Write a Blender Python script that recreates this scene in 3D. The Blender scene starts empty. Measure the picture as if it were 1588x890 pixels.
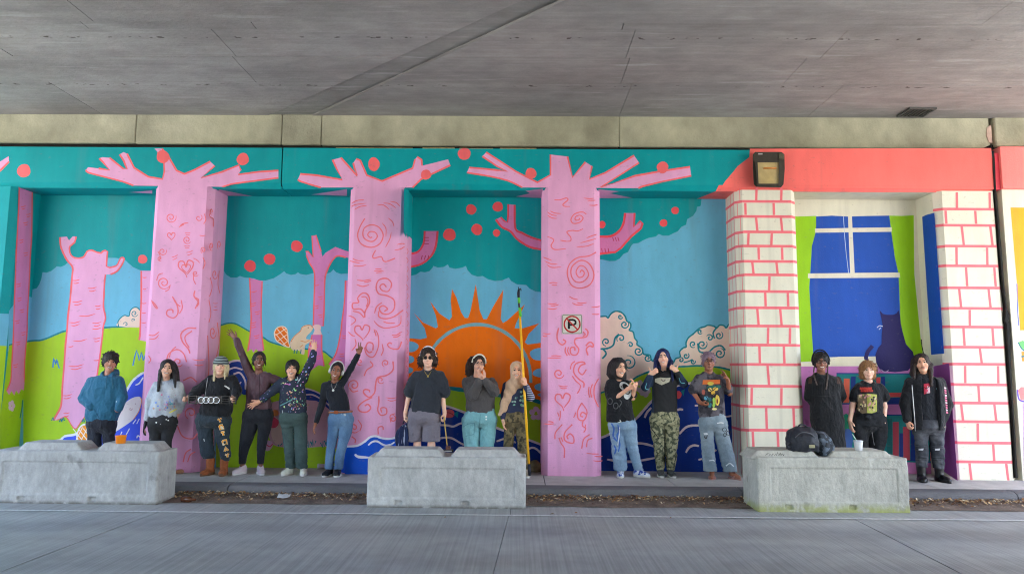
import bpy, math, random
import numpy as np
from mathutils import Vector, Matrix, noise as mnoise
from mathutils.geometry import tessellate_polygon
R = math.radians
SC = bpy.context.scene
COL = SC.collection
random.seed(7)

# ------------------------------------------------------------------ camera
CAM_H = 1.64
F_PX = 1059.0                       # focal length for a 1588 px wide frame
PITCH = math.atan(118 / F_PX)
CAM_ROT = Matrix.Rotation(R(0.6), 3, 'Z') @ Matrix.Rotation(R(90) + PITCH, 3, 'X') @ Matrix.Rotation(R(0.45), 3, 'Z')
cam_data = bpy.data.cameras.new('camera')
cam_data.sensor_width = 36.0
cam_data.lens = F_PX / 1588 * 36.0
cam_data.clip_start = 0.05
cam_data.clip_end = 3000
cam = bpy.data.objects.new('camera', cam_data)
cam.matrix_world = Matrix.Translation((0, 0, CAM_H)) @ CAM_ROT.to_4x4()
COL.objects.link(cam)
SC.camera = cam

# ------------------------------------------------------------------ daylight
SUN_EL, SUN_AZ = R(55), R(160)      # azimuth from +Y, clockwise
world = bpy.data.worlds.new('World')
SC.world = world
world.use_nodes = True
wn = world.node_tree
sky = wn.nodes.new('ShaderNodeTexSky')
sky.sky_type = 'NISHITA'
sky.sun_disc = False
sky.sun_elevation = SUN_EL
sky.sun_rotation = SUN_AZ
sky.air_density = 1.0
sky.dust_density = 2.0
wn.links.new(sky.outputs[0], wn.nodes['Background'].inputs[0])
wn.nodes['Background'].inputs[1].default_value = 0.15
sun_data = bpy.data.lights.new('sun', 'SUN')
sun_data.energy = 4.2
sun_data.angle = R(0.5)
sun_data.color = (1.0, 0.95, 0.88)
sun = bpy.data.objects.new('sun', sun_data)
sdir = Vector((math.sin(SUN_AZ) * math.cos(SUN_EL), math.cos(SUN_AZ) * math.cos(SUN_EL), math.sin(SUN_EL)))
sun.rotation_euler = sdir.to_track_quat('Z', 'Y').to_euler()
sun.location = sdir * 60
COL.objects.link(sun)
SC.view_settings.view_transform = 'Standard'
SC.view_settings.look = 'None'
SC.view_settings.exposure = 3.33
SC.view_settings.gamma = 1.0
SC.view_settings.use_curve_mapping = False
SC.render.engine = 'CYCLES'
SC.cycles.use_denoising = True
SC.cycles.filter_width = 1.1
SC.cycles.max_bounces = 8
SC.cycles.diffuse_bounces = 5
SC.cycles.caustics_reflective = False
SC.cycles.caustics_refractive = False

# ------------------------------------------------------------------ places of the big planes
YW = 9.55        # front of the painted pillars
YB = 10.05       # back of the recesses
ZP = 0.115       # pavement
ZS = 4.108       # underside of the painted header
ZT = 4.70        # top of the header
ZD = 5.255        # underside of the bridge deck

def ray(x, y):
    return CAM_ROT @ Vector(((x - 794) / F_PX, -(y - 445) / F_PX, -1.0))
CP = Vector((0, 0, CAM_H))
def S(x, y, Y):
    d = ray(x, y); return CP + d * (Y / d.y)
def SX(x, y, X):
    d = ray(x, y); return CP + d * (X / d.x)
def SZ(x, y, Z):
    d = ray(x, y); return CP + d * ((Z - CAM_H) / d.z)

# ------------------------------------------------------------------ helpers
def tag(o, label=None, cat=None, group=None, kind=None):
    if label: o['label'] = label
    if cat: o['category'] = cat
    if group: o['group'] = group
    if kind: o['kind'] = kind
    return o
def thing(name, label, cat, loc=(0, 0, 0), group=None, kind=None):
    o = bpy.data.objects.new(name, None)
    o.empty_display_size = 0.1
    COL.objects.link(o)
    o.location = loc
    return tag(o, label, cat, group, kind)
def wloc(o):
    v = Vector((0, 0, 0))
    while o is not None:
        v += o.location; o = o.parent
    return v
def link(name, me, mats, parent=None, smooth=False):
    for m in (mats if isinstance(mats, (list, tuple)) else [mats]):
        me.materials.append(m)
    if smooth:
        me.polygons.foreach_set('use_smooth', [True] * len(me.polygons))
    o = bpy.data.objects.new(name, me)
    COL.objects.link(o)
    if parent is not None:
        o.parent = parent
    return o
def mesh(name, verts, faces, mats, parent=None, midx=None, smooth=False, origin=None):
    """verts in world space; the object takes its parent's place (or origin)."""
    off = wloc(parent) if parent is not None else Vector((0, 0, 0))
    if origin is not None:
        off = Vector(origin)
    me = bpy.data.meshes.new(name)
    V = np.asarray([tuple(v) for v in verts], dtype=float) - np.array(off)
    me.from_pydata(V.tolist(), [], [tuple(f) for f in faces])
    if midx is not None:
        me.polygons.foreach_set('material_index', midx)
    me.validate(); me.update()
    o = link(name, me, mats, parent, smooth)
    if origin is not None:
        o.location = Vector(origin) - (wloc(parent) if parent is not None else Vector((0, 0, 0)))
    return o

class MB:
    """collects boxes, tubes, lathes and sheets; build() makes ONE mesh object"""
    def __init__(s): s.v = []; s.f = []; s.m = []
    def add(s, vs, fs, mi=0):
        b = len(s.v); s.v += [Vector(v) for v in vs]
        for f in fs: s.f.append(tuple(i + b for i in f)); s.m.append(mi)
        return s
    def box(s, x0, x1, y0, y1, z0, z1, mi=0):
        v = [(x0, y0, z0), (x1, y0, z0), (x1, y1, z0), (x0, y1, z0), (x0, y0, z1), (x1, y0, z1), (x1, y1, z1), (x0, y1, z1)]
        return s.add(v, [(0, 3, 2, 1), (4, 5, 6, 7), (0, 1, 5, 4), (1, 2, 6, 5), (2, 3, 7, 6), (3, 0, 4, 7)], mi)
    def bbox(s, x0, x1, y0, y1, z0, z1, b=0.01, mi=0):
        """box with chamfered edges"""
        xs = [x0, x0 + b, x1 - b, x1]; ys = [y0, y0 + b, y1 - b, y1]; zs = [z0, z0 + b, z1 - b, z1]
        pts = {}; vs = []
        for i in range(4):
            for j in range(4):
                for k in range(4):
                    e = (i in (0, 3)) + (j in (0, 3)) + (k in (0, 3))
                    if e == 1: pts[(i, j, k)] = len(vs); vs.append((xs[i], ys[j], zs[k]))
        fs = []
        for a in (0, 3):
            q = [pts[(a, j, k)] for j, k in ((1, 1), (2, 1), (2, 2), (1, 2))]; fs.append(q if a == 3 else q[::-1])
            q = [pts[(i, a, k)] for i, k in ((1, 1), (2, 1), (2, 2), (1, 2))]; fs.append(q[::-1] if a == 3 else q)
            q = [pts[(i, j, a)] for i, j in ((1, 1), (2, 1), (2, 2), (1, 2))]; fs.append(q if a == 3 else q[::-1])
        n = lambda t: 1 if t == 0 else 2
        for a in (0, 3):
            for c in (0, 3):
                fs.append([pts[(a, n(c), 1)], pts[(a, n(c), 2)], pts[(n(a), c, 2)], pts[(n(a), c, 1)]])
                fs.append([pts[(a, 1, n(c))], pts[(a, 2, n(c))], pts[(n(a), 2, c)], pts[(n(a), 1, c)]])
                fs.append([pts[(1, a, n(c))], pts[(2, a, n(c))], pts[(2, n(a), c)], pts[(1, n(a), c)]])
                for d in (0, 3):
                    fs.append([pts[(a, n(c), n(d))], pts[(n(a), c, n(d))], pts[(n(a), n(c), d)]])
        return s.add(vs, fs, mi)
    def tube(s, pts, rad, seg=8, mi=0, cap=True):
        pts = [Vector(p) for p in pts]
        if not isinstance(rad, (list, tuple)): rad = [rad] * len(pts)
        rings = []; prev = None; b0 = len(s.v)
        for i, p in enumerate(pts):
            t = (pts[min(i + 1, len(pts) - 1)] - pts[max(i - 1, 0)]).normalized()
            ref = Vector((0, 0, 1)) if abs(t.z) < 0.9 else Vector((1, 0, 0))
            u = t.cross(ref).normalized() if prev is None else (prev - t * prev.dot(t)).normalized()
            prev = u; w = t.cross(u)
            rings.append([p + (u * math.cos(a) + w * math.sin(a)) * rad[i] for a in [2 * math.pi * k / seg for k in range(seg)]])
        vs = [v for r in rings for v in r]; fs = []
        for i in range(len(rings) - 1):
            for k in range(seg):
                k2 = (k + 1) % seg
                fs.append((i * seg + k, i * seg + k2, (i + 1) * seg + k2, (i + 1) * seg + k))
        if cap:
            fs.append(tuple(range(seg))[::-1]); fs.append(tuple((len(rings) - 1) * seg + k for k in range(seg)))
        return s.add(vs, fs, mi)
    def lathe(s, c, prof, seg=16, mi=0):
        c = Vector(c); vs = []; fs = []
        for r, z in prof:
            for k in range(seg):
                a = 2 * math.pi * k / seg; vs.append(c + Vector((r * math.cos(a), r * math.sin(a), z)))
        for i in range(len(prof) - 1):
            for k in range(seg):
                k2 = (k + 1) % seg
                fs.append((i * seg + k, i * seg + k2, (i + 1) * seg + k2, (i + 1) * seg + k))
        fs.append(tuple(range(seg))[::-1]); fs.append(tuple((len(prof) - 1) * seg + k for k in range(seg)))
        return s.add(vs, fs, mi)
    def build(s, name, mats, parent=None, smooth=False, origin=None):
        return mesh(name, s.v, s.f, mats, parent, s.m, smooth, origin)

# ------------------------------------------------------------------ materials
def lin(c):
    return tuple(((v / 255) / 12.92 if v / 255 <= 0.04045 else ((v / 255 + 0.055) / 1.055) ** 2.4) for v in c)
def nt(name):
    m = bpy.data.materials.new(name); m.use_nodes = True
    t = m.node_tree
    return m, t.nodes, t.links, t.nodes['Principled BSDF']
def noise_col(N, L, pos, scale, detail, lo, hi, stretch=None, dims='3D'):
    """a value map: noise stretched between lo and hi"""
    vec = pos
    if stretch:
        mp = N.new('ShaderNodeMapping'); mp.inputs['Scale'].default_value = stretch
        L.new(pos, mp.inputs[0]); vec = mp.outputs[0]
    n = N.new('ShaderNodeTexNoise'); n.inputs['Scale'].default_value = scale; n.inputs['Detail'].default_value = detail
    L.new(vec, n.inputs['Vector'])
    r = N.new('ShaderNodeMapRange'); r.inputs[1].default_value = 0.3; r.inputs[2].default_value = 0.7
    r.inputs[3].default_value = lo; r.inputs[4].default_value = hi
    L.new(n.outputs['Fac'], r.inputs[0])
    return r.outputs[0]
def mul(N, L, a, b):
    m = N.new('ShaderNodeMath'); m.operation = 'MULTIPLY'; L.new(a, m.inputs[0])
    if isinstance(b, (int, float)): m.inputs[1].default_value = b
    else: L.new(b, m.inputs[1])
    return m.outputs[0]
def scale_col(N, L, col, fac):
    m = N.new('ShaderNodeVectorMath'); m.operation = 'SCALE'
    if isinstance(col, tuple): m.inputs[0].default_value = col[:3]
    else: L.new(col, m.inputs[0])
    L.new(fac, m.inputs['Scale'])
    return m.outputs[0]
def mixc(N, L, fac, a, b):
    m = N.new('ShaderNodeMix'); m.data_type = 'RGBA'
    L.new(fac, m.inputs[0]) if not isinstance(fac, float) else setattr(m.inputs[0], 'default_value', fac)
    for i, c in ((6, a), (7, b)):
        if isinstance(c, tuple): m.inputs[i].default_value = c[:3] + (1,)
        else: L.new(c, m.inputs[i])
    return m.outputs[2]
def bump(N, L, P, h, strength, dist):
    b = N.new('ShaderNodeBump'); b.inputs['Strength'].default_value = strength; b.inputs['Distance'].default_value = dist
    L.new(h, b.inputs['Height']); L.new(b.outputs[0], P.inputs['Normal'])
def step(N, L, v, a, b):
    r = N.new('ShaderNodeMapRange'); r.interpolation_type = 'SMOOTHSTEP'
    r.inputs[1].default_value = a; r.inputs[2].default_value = b
    L.new(v, r.inputs[0]); return r.outputs[0]

_paint = {}
def paint(rgb, rough=0.55):
    """brushed wall paint on rendered concrete: slight roller mottling, orange-peel relief"""
    k = (rgb, rough)
    if k in _paint: return _paint[k]
    m, N, L, P = nt('wall_paint')
    pos = N.new('ShaderNodeNewGeometry').outputs['Position']
    a = noise_col(N, L, pos, 1.3, 4, 0.93, 1.05)
    b = noise_col(N, L, pos, 9, 5, 0.955, 1.035, (1, 1, 0.35))
    c = noise_col(N, L, pos, 2.0, 6, 0.96, 1.02, (3, 3, 0.12))
    col = scale_col(N, L, lin(rgb), mul(N, L, mul(N, L, a, b), c))
    gr = mul(N, L, step(N, L, noise_col(N, L, pos, 1.0, 7, 0, 1, (4.5, 4.5, 0.22)), 0.62, 1.0), 0.16)      # run-down dirt
    sc = mul(N, L, step(N, L, noise_col(N, L, pos, 14, 6, 0, 1, (1, 1, 2.0)), 0.88, 1.0), 0.2)             # scuffs and chips
    mx = N.new('ShaderNodeMath'); mx.operation = 'MAXIMUM'; L.new(gr, mx.inputs[0]); L.new(sc, mx.inputs[1])
    L.new(mixc(N, L, mx.outputs[0], col, lin((112, 106, 100))), P.inputs['Base Color'])
    P.inputs['Roughness'].default_value = rough
    P.inputs['Specular IOR Level'].default_value = 0.2
    bump(N, L, P, noise_col(N, L, pos, 55, 3, 0, 1), 0.12, 0.01)
    _paint[k] = m
    return m
def flat(name, rgb, rough=0.6, metal=0.0, var=0.06, scale=12, bmp=0.0, spec=0.4):
    m, N, L, P = nt(name)
    pos = N.new('ShaderNodeNewGeometry').outputs['Position']
    L.new(scale_col(N, L, lin(rgb), noise_col(N, L, pos, scale, 4, 1 - var, 1 + var)), P.inputs['Base Color'])
    P.inputs['Roughness'].default_value = rough; P.inputs['Metallic'].default_value = metal
    P.inputs['Specular IOR Level'].default_value = spec
    if bmp: bump(N, L, P, noise_col(N, L, pos, scale * 4, 4, 0, 1), bmp, 0.01)
    return m
def concrete(name, rgb, dark=0.75, streak=(1, 1, 1), pit=0.25, tint=None, tint_amt=0.3, moss=False, rust=False, boards=False, big=0.7, mott=0):
    m, N, L, P = nt(name)
    pos = N.new('ShaderNodeNewGeometry').outputs['Position']
    info = N.new('ShaderNodeObjectInfo')
    rnd = N.new('ShaderNodeMapRange'); rnd.inputs[3].default_value = 0.94; rnd.inputs[4].default_value = 1.05
    L.new(info.outputs['Random'], rnd.inputs[0])
    a = noise_col(N, L, pos, big, 6, dark, 1.12, streak)
    b = noise_col(N, L, pos, 6, 6, 0.86, 1.08, streak)
    c = noise_col(N, L, pos, 60, 4, 0.93, 1.05)
    f = mul(N, L, mul(N, L, mul(N, L, a, b), c), rnd.outputs[0])
    if mott: f = mul(N, L, f, mul(N, L, noise_col(N, L, pos, 24, 6, 1 - mott, 1 + mott * .5, (1, 1, .55)), noise_col(N, L, pos, 2.6, 7, 1 - mott, 1 + mott * .4, (1, 1, .35))))
    base = lin(rgb)
    col = base
    if tint:
        col = mixc(N, L, mul(N, L, noise_col(N, L, pos, 0.45, 5, 0, 1, streak), tint_amt), base, lin(tint))
    if boards:
        w = N.new('ShaderNodeTexNoise'); w.inputs['Scale'].default_value = 1.0; w.inputs['Detail'].default_value = 8
        mp = N.new('ShaderNodeMapping'); mp.inputs['Scale'].default_value = (0.5, 22, 1); L.new(pos, mp.inputs[0]); L.new(mp.outputs[0], w.inputs['Vector'])
        r = N.new('ShaderNodeMapRange'); r.inputs[1].default_value = 0.3; r.inputs[2].default_value = 0.7; r.inputs[3].default_value = 0.93; r.inputs[4].default_value = 1.05
        L.new(w.outputs['Fac'], r.inputs[0]); f = mul(N, L, f, r.outputs[0])
        lime = step(N, L, noise_col(N, L, pos, 3.0, 9, 0, 1, (0.35, 3.0, 1)), 0.72, 1.0)
        col = mixc(N, L, mul(N, L, lime, 0.55), col, lin((190, 186, 182)))
    if rust:
        sx = N.new('ShaderNodeSeparateXYZ'); L.new(pos, sx.inputs[0])
        spots = None
        for y in rust:
            d = N.new('ShaderNodeMath'); d.operation = 'SUBTRACT'; L.new(sx.outputs[1], d.inputs[0]); d.inputs[1].default_value = y
            ab = N.new('ShaderNodeMath'); ab.operation = 'ABSOLUTE'; L.new(d.outputs[0], ab.inputs[0])
            band = step(N, L, ab.outputs[0], 0.035, 0.015)
            s_ = mul(N, L, band, step(N, L, noise_col(N, L, pos, 11, 3, 0, 1, (1, 1.5, 1)), 0.74, 0.84))
            if spots is None: spots = s_
            else:
                ad = N.new('ShaderNodeMath'); ad.operation = 'MAXIMUM'; L.new(spots, ad.inputs[0]); L.new(s_, ad.inputs[1]); spots = ad.outputs[0]
        col = mixc(N, L, mul(N, L, spots, 0.75), col, lin((62, 44, 36)))
    L.new(scale_col(N, L, col, f), P.inputs['Base Color'])
    if moss:
        sx = N.new('ShaderNodeSeparateXYZ'); L.new(pos, sx.inputs[0])
        g = step(N, L, sx.outputs[2], 0.13 if moss == 1 else 0.05, 0.0)
        mm = mul(N, L, g, step(N, L, noise_col(N, L, pos, 9, 6, 0, 1), 0.0, 0.6))
        st = mul(N, L, step(N, L, noise_col(N, L, pos, 3.2, 7, 0, 1, (1, 1, 0.8)), 0.84, 1.0), 0.45)
        c1 = mixc(N, L, st, scale_col(N, L, col, f), lin((96, 96, 92)))
        c2 = mixc(N, L, mul(N, L, mm, 0.85), c1, lin((150, 156, 84)) if moss == 1 else lin((92, 88, 80)))
        L.new(c2, P.inputs['Base Color'])
    P.inputs['Roughness'].default_value = 0.85
    P.inputs['Specular IOR Level'].default_value = 0.25
    h = N.new('ShaderNodeMath'); h.operation = 'ADD'
    L.new(noise_col(N, L, pos, 30, 6, 0, 1, streak), h.inputs[0])
    v = N.new('ShaderNodeTexVoronoi'); v.inputs['Scale'].default_value = 45; L.new(pos, v.inputs['Vector'])
    L.new(mul(N, L, step(N, L, v.outputs['Distance'], 0.0, 0.35), 0.8), h.inputs[1])
    bump(N, L, P, h.outputs[0], pit, 0.02)
    return m
# ================================================================== THE SETTING
M_CEIL = concrete('deck_concrete', (172, 170, 166), 0.68, (0.6, 1.2, 1), 0.15, tint=(150, 136, 130), tint_amt=0.55, boards=True, rust=(7.30, 8.62))
M_GIRD = concrete('beam_concrete', (204, 200, 174), 0.64, (0.8, 1, 0.6), 0.25, big=1.6, tint=(146, 144, 112), tint_amt=0.7)
M_DARK = flat('shadow_gap', (28, 26, 24), 0.9, var=0.3)
M_PAVE = concrete('pavement_concrete', (192, 189, 184), 0.74, (1, 1, 1), 0.2, big=1.1)
M_KERB = concrete('kerb_concrete', (116, 115, 118), 0.6, (0.6, 1, 1.6), 0.35)
M_BARR = concrete('barrier_concrete', (194, 193, 190), 0.82, (1, 1, 0.6), 0.28, moss=2, mott=.14, tint=(180, 178, 174), tint_amt=0.5)
M_BARM = concrete('mossy_barrier_concrete', (194, 192, 182), 0.80, (1, 1, 0.6), 0.32, mott=.13, tint=(180, 178, 166), tint_amt=0.5, moss=1)

def road_material():
    m, N, L, P = nt('grooved_road_concrete')
    pos = N.new('ShaderNodeNewGeometry').outputs['Position']
    a = noise_col(N, L, pos, 0.35, 5, 0.86, 1.1, (0.25, 1.0, 1))       # wheel-track bands along the street
    b = noise_col(N, L, pos, 5, 6, 0.9, 1.07)
    c = mul(N, L, noise_col(N, L, pos, 1.0, 6, 0.82, 1.12, (38, 0.45, 1)), noise_col(N, L, pos, 1.4, 7, 0.84, 1.1, (0.6, 1.2, 1)))          # grooving across the street
    d = noise_col(N, L, pos, 120, 3, 0.9, 1.08)
    f = mul(N, L, mul(N, L, a, b), mul(N, L, c, d))
    sx = N.new('ShaderNodeSeparateXYZ'); L.new(pos, sx.inputs[0])
    tr = None
    for y0, w, k in ((6.95, 0.35, 0.84), (5.75, 0.5, 0.82), (3.6, 0.6, 0.85)):
        s_ = N.new('ShaderNodeMath'); s_.operation = 'SUBTRACT'; L.new(sx.outputs[1], s_.inputs[0]); s_.inputs[1].default_value = y0
        ab = N.new('ShaderNodeMath'); ab.operation = 'ABSOLUTE'; L.new(s_.outputs[0], ab.inputs[0])
        r = N.new('ShaderNodeMapRange'); r.interpolation_type = 'SMOOTHSTEP'
        r.inputs[1].default_value = 0.05; r.inputs[2].default_value = w; r.inputs[3].default_value = k; r.inputs[4].default_value = 1.0
        L.new(ab.outputs[0], r.inputs[0])
        tr = r.outputs[0] if tr is None else mul(N, L, tr, r.outputs[0])
    f = mul(N, L, f, tr)
    col = mixc(N, L, noise_col(N, L, pos, 0.8, 4, 0, 1), lin((160, 162, 164)), lin((168, 167, 162)))
    L.new(scale_col(N, L, col, f), P.inputs['Base Color'])
    P.inputs['Roughness'].default_value = 0.7
    w = N.new('ShaderNodeTexWave'); w.wave_type = 'BANDS'; w.bands_direction = 'X'
    w.inputs['Scale'].default_value = 11.0; w.inputs['Distortion'].default_value = 1.2; w.inputs['Detail'].default_value = 2; w.inputs['Detail Scale'].default_value = 0.4
    L.new(pos, w.inputs['Vector'])
    bump(N, L, P, w.outputs['Fac'], 0.12, 0.01)
    return m
M_ROAD = road_material()
M_GROUND = concrete('outside_ground', (180, 174, 160), 0.8, (1, 1, 1), 0.2)
M_TAR = flat('joint_tar', (48, 47, 48), 0.8, var=0.2)
M_LINE = flat('worn_road_line', (208, 208, 206), 0.8, var=0.2, scale=30)

# ground and road ---------------------------------------------------
g = MB(); g.add([(-700, -700, -0.06), (700, -700, -0.06), (700, 700, -0.06), (-700, 700, -0.06)], [(0, 1, 2, 3)])
tag(g.build('ground', M_GROUND), kind='structure')
g = MB(); g.add([(-60, -9, -0.018), (60, -9, -0.018), (60, 8.64, -0.018), (-60, 8.64, -0.018)], [(0, 1, 2, 3)])
road = tag(g.build('road', M_TAR), kind='structure')
xs_j = [-60, -40, -22.6, -18.8, -15.1, -11.35, -7.65, -3.9, -0.08, 3.65, 7.4, 11.1, 14.8, 18.6, 40, 60]
ys_j = [-9, -1.9, 1.75, 7.665, 8.60]
for yi in range(len(ys_j) - 1):
    for xi in range(len(xs_j) - 1):
        x0, x1, y0, y1 = xs_j[xi], xs_j[xi + 1], ys_j[yi], ys_j[yi + 1]
        if yi == 3 and xi % 2: continue
        if yi == 3 and xi + 2 < len(xs_j): x1 = xs_j[xi + 2]
        sk = 0.045 if yi < 3 else 0.0
        dz = random.uniform(-0.002, 0.002)
        b = MB()
        gl = 0.007 if abs(x0 + 3.9) < .01 or abs(x0 - 3.65) < .01 else 0.0028
        gr_ = 0.007 if abs(x1 + 3.9) < .01 or abs(x1 - 3.65) < .01 else 0.0028; gy = 0.003
        v = [(x0 + gl - sk * (8 - y0), y0 + gy), (x1 - gr_ - sk * (8 - y0), y0 + gy), (x1 - gr_ - sk * (8 - y1), y1 - gy), (x0 + gl - sk * (8 - y1), y1 - gy)]
        if abs(x0) > 25 or abs(x1) > 25: v = [(x0, y0 + gy), (x1, y0 + gy), (x1, y1 - gy), (x0, y1 - gy)]
        b.add([(p[0], p[1], dz) for p in v] + [(p[0], p[1], -0.03) for p in v],
              [(0, 1, 2, 3), (0, 4, 5, 1), (1, 5, 6, 2), (2, 6, 7, 3), (3, 7, 4, 0)])
        b.build('road_slab', M_ROAD, road)
# worn pale line along the slab joint
b = MB(); b.add([(-14, 7.60, 0.006), (14, 7.60, 0.006), (14, 7.652, 0.006), (-14, 7.652, 0.006)], [(0, 1, 2, 3)])
b.build('road_line', M_LINE, road)

# kerb ----------------------------------------------------------------
kerb = thing('kerb', 'dark worn concrete kerb along the edge of the pavement, behind the three blocks', 'kerb', (0, 8.69, 0), kind='structure')
kx = [-40, -14, -10.9, -7.2, -3.58, -0.4, 2.75, 6.1, 9.3, 14, 40]
for a, c in zip(kx[:-1], kx[1:]):
    n = 10
    vs = []; fs = []
    for i in range(n + 1):
        x = a + 0.006 + (c - a - 0.012) * i / n
        w = mnoise.noise(Vector((x * 1.7, 0, 3))) * 0.006
        prof = [(8.59, -0.03), (8.595 + w, 0.0), (8.62 + w, 0.075), (8.635 + w, 0.1), (8.68, ZP + 0.001), (8.84, ZP + 0.003), (8.84, -0.03)]
        vs += [(x, p[0], p[1]) for p in prof]
    for i in range(n):
        for k in range(6): fs.append((i * 7 + k, (i + 1) * 7 + k, (i + 1) * 7 + k + 1, i * 7 + k + 1))
    fs.append(tuple(range(7))); fs.append(tuple(n * 7 + k for k in range(7))[::-1])
    mesh('kerb_stone', vs, fs, M_KERB, kerb)
# pavement --------------------------------------------------------------
g = MB(); g.box(-40, 40, 8.85, YB + 0.3, -0.05, ZP - 0.012)
pave = tag(g.build('pavement', M_TAR), kind='structure')
px = [-40, -14, -11.2, -8.1, -5.6, -3.58, -1.75, 0.35, 2.0, 3.55, 5.3, 7.6, 9.6, 14, 40]
for a, c in zip(px[:-1], px[1:]):
    b = MB(); b.bbox(a + 0.005, c - 0.005, 8.846, YB + 0.25, ZP - 0.04, ZP + random.uniform(-0.001, 0.002), 0.004)
    b.build('paving_slab', M_PAVE, pave)

# gutter dirt and leaves --------------------------------------------------
dirt_m, N, L, P = nt('gutter_dirt')
pos = N.new('ShaderNodeNewGeometry').outputs['Position']
L.new(scale_col(N, L, mixc(N, L, noise_col(N, L, pos, 6, 6, 0, 1), lin((92, 78, 70)), lin((140, 122, 108))), noise_col(N, L, pos, 40, 4, 0.7, 1.2)), P.inputs['Base Color'])
P.inputs['Roughness'].default_value = 0.95
bump(N, L, P, noise_col(N, L, pos, 50, 5, 0, 1), 0.6, 0.02)
vs = []; fs = []; n = 160
for i in range(n + 1):
    x = -11 + 23 * i / n
    w = mnoise.noise(Vector((x * 1.3, 1, 0))) * 0.06 + mnoise.noise(Vector((x * 6, 1, 0))) * 0.03
    vs += [(x, 8.10 + w, 0.0045), (x, 8.38 + w * 0.3, 0.013), (x, 8.60, 0.030)]
for i in range(n):
    for k in range(2): fs.append((i * 3 + k, (i + 1) * 3 + k, (i + 1) * 3 + k + 1, i * 3 + k + 1))
tag(mesh('gutter_dirt', vs, fs, dirt_m), kind='stuff')
LEAF = [flat('dry_leaf', c, 0.9, var=0.25, scale=60) for c in ((150, 108, 70), (196, 164, 122), (100, 70, 52), (214, 200, 172), (130, 116, 96))]
vs = []; fs = []; mi = []
for i in range(7500):
    x = random.uniform(-9.5, 9.8)
    t = abs(random.gauss(0, 0.5))
    y = 8.585 - min(t, 1.6) * 0.26 - (0.1 if random.random() < 0.1 else 0)
    dens = 0.45 + 0.7 * (0.5 + mnoise.noise(Vector((x * 0.9, 4, 0)))) + (0.25 if x > 0.3 else 0)
    if random.random() > dens: continue
    s = random.uniform(0.007, 0.027); a = random.uniform(0, 6.28)
    z = 0.012 + max(0, (y - 8.3)) * 0.07 + random.uniform(0, 0.012)
    u = Vector((math.cos(a), math.sin(a), random.uniform(-0.5, 0.5))) * s
    w = Vector((-math.sin(a), math.cos(a), random.uniform(-0.6, 0.6))) * s * random.uniform(0.4, 0.7)
    c = Vector((x, y, z + s * 0.4))
    b = len(vs); vs += [c - u, c + w, c + u, c - w + Vector((0, 0, s * 0.2))]
    fs.append((b, b + 1, b + 2, b + 3)); mi.append(random.choice((0, 0, 1, 1, 2, 2, 3, 4)))
tag(mesh('fallen_leaves', vs, fs, LEAF, None, mi), kind='stuff')
# a few single leaves lying on the road slabs
for (x, y, s) in ((856, 797, 0.03), (893, 795, 0.02), (690, 802, 0.014), (1040, 803, 0.012)):
    c = SZ(x, y, 0.012)
    vs = [c + Vector((-s, 0, 0)), c + Vector((0, -s * 0.7, 0.006)), c + Vector((s * 1.1, 0, 0.004)), c + Vector((s * 0.2, s * 0.7, 0.012))]
    vs = [Vector(v) for v in vs]
    tag(mesh('leaf', vs, [(0, 1, 2, 3)], LEAF[4 if s > 0.025 else 0], origin=c),
        {0.03: 'larger greenish dry leaf on the road in front of the spiral pillar', 0.02: 'small brown leaf on the road beside the larger leaf',
         0.014: 'tiny brown leaf on the road in front of the middle concrete block', 0.012: 'tiny brown leaf on the road left of the mossy concrete block'}[s], 'leaf', 'leaves on the road')

# bridge deck ----------------------------------------------------------------
YFR = -7.0
XL, XR = -10.2, 11.0
deck = thing('bridge_deck', 'grey board-marked concrete underside of the road bridge overhead', 'bridge', (0, 4, ZD))
b = MB(); b.box(XL, XR, YFR, YB + 1.5, ZD + 0.03, ZD + 0.9); b.build('deck_core', M_CEIL, deck)
rows = [YFR, 0, 3, 5.6, 6.25, 6.95, SZ(800, 47, ZD).y, SZ(800, 90, ZD).y, SZ(800, 130, ZD).y, 9.74]
PJ = [[], [], [], [-5.2, -0.6, 4.4], [-4.6, 0.2, 4.9], [-4.75, -2.9, 1.1, 3.7], [-6.1, -3.4, -1.45, 1.25, 3.55], [-3.45, -2.6, 1.3, 3.4], [-6.2, -3.7, -1.75, 1.45, 4.2]]
# the slab joint (a slightly sunk closure strip) crosses the deck on the skew
A0, A1 = SZ(442, 168, ZD), SZ(800, 6, ZD)
B0, B1 = SZ(503, 171, ZD), SZ(872, 0, ZD)
def xa(y): return A0.x + (A1.x - A0.x) * (y - A0.y) / (A1.y - A0.y)
def xb(y): return B0.x + (B1.x - B0.x) * (y - B0.y) / (B1.y - B0.y)
M_CEIL2 = concrete('closure_concrete', (150, 147, 142), 0.75, (0.7, 1.2, 1), 0.2, boards=True)
def deck_piece(name, quad, dz, mat, gap=0.0022):
    c = sum((Vector(q) for q in quad), Vector((0, 0))) / 4
    q = [Vector(p) + (c - Vector(p)).normalized() * gap * 1.4 for p in quad]
    vs = [(p.x, p.y, ZD + dz) for p in q] + [(p.x, p.y, ZD + 0.034) for p in q]
    return mesh(name, vs, [(3, 2, 1, 0), (0, 1, 5, 4), (1, 2, 6, 5), (2, 3, 7, 6), (3, 0, 4, 7)], mat, deck)
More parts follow.
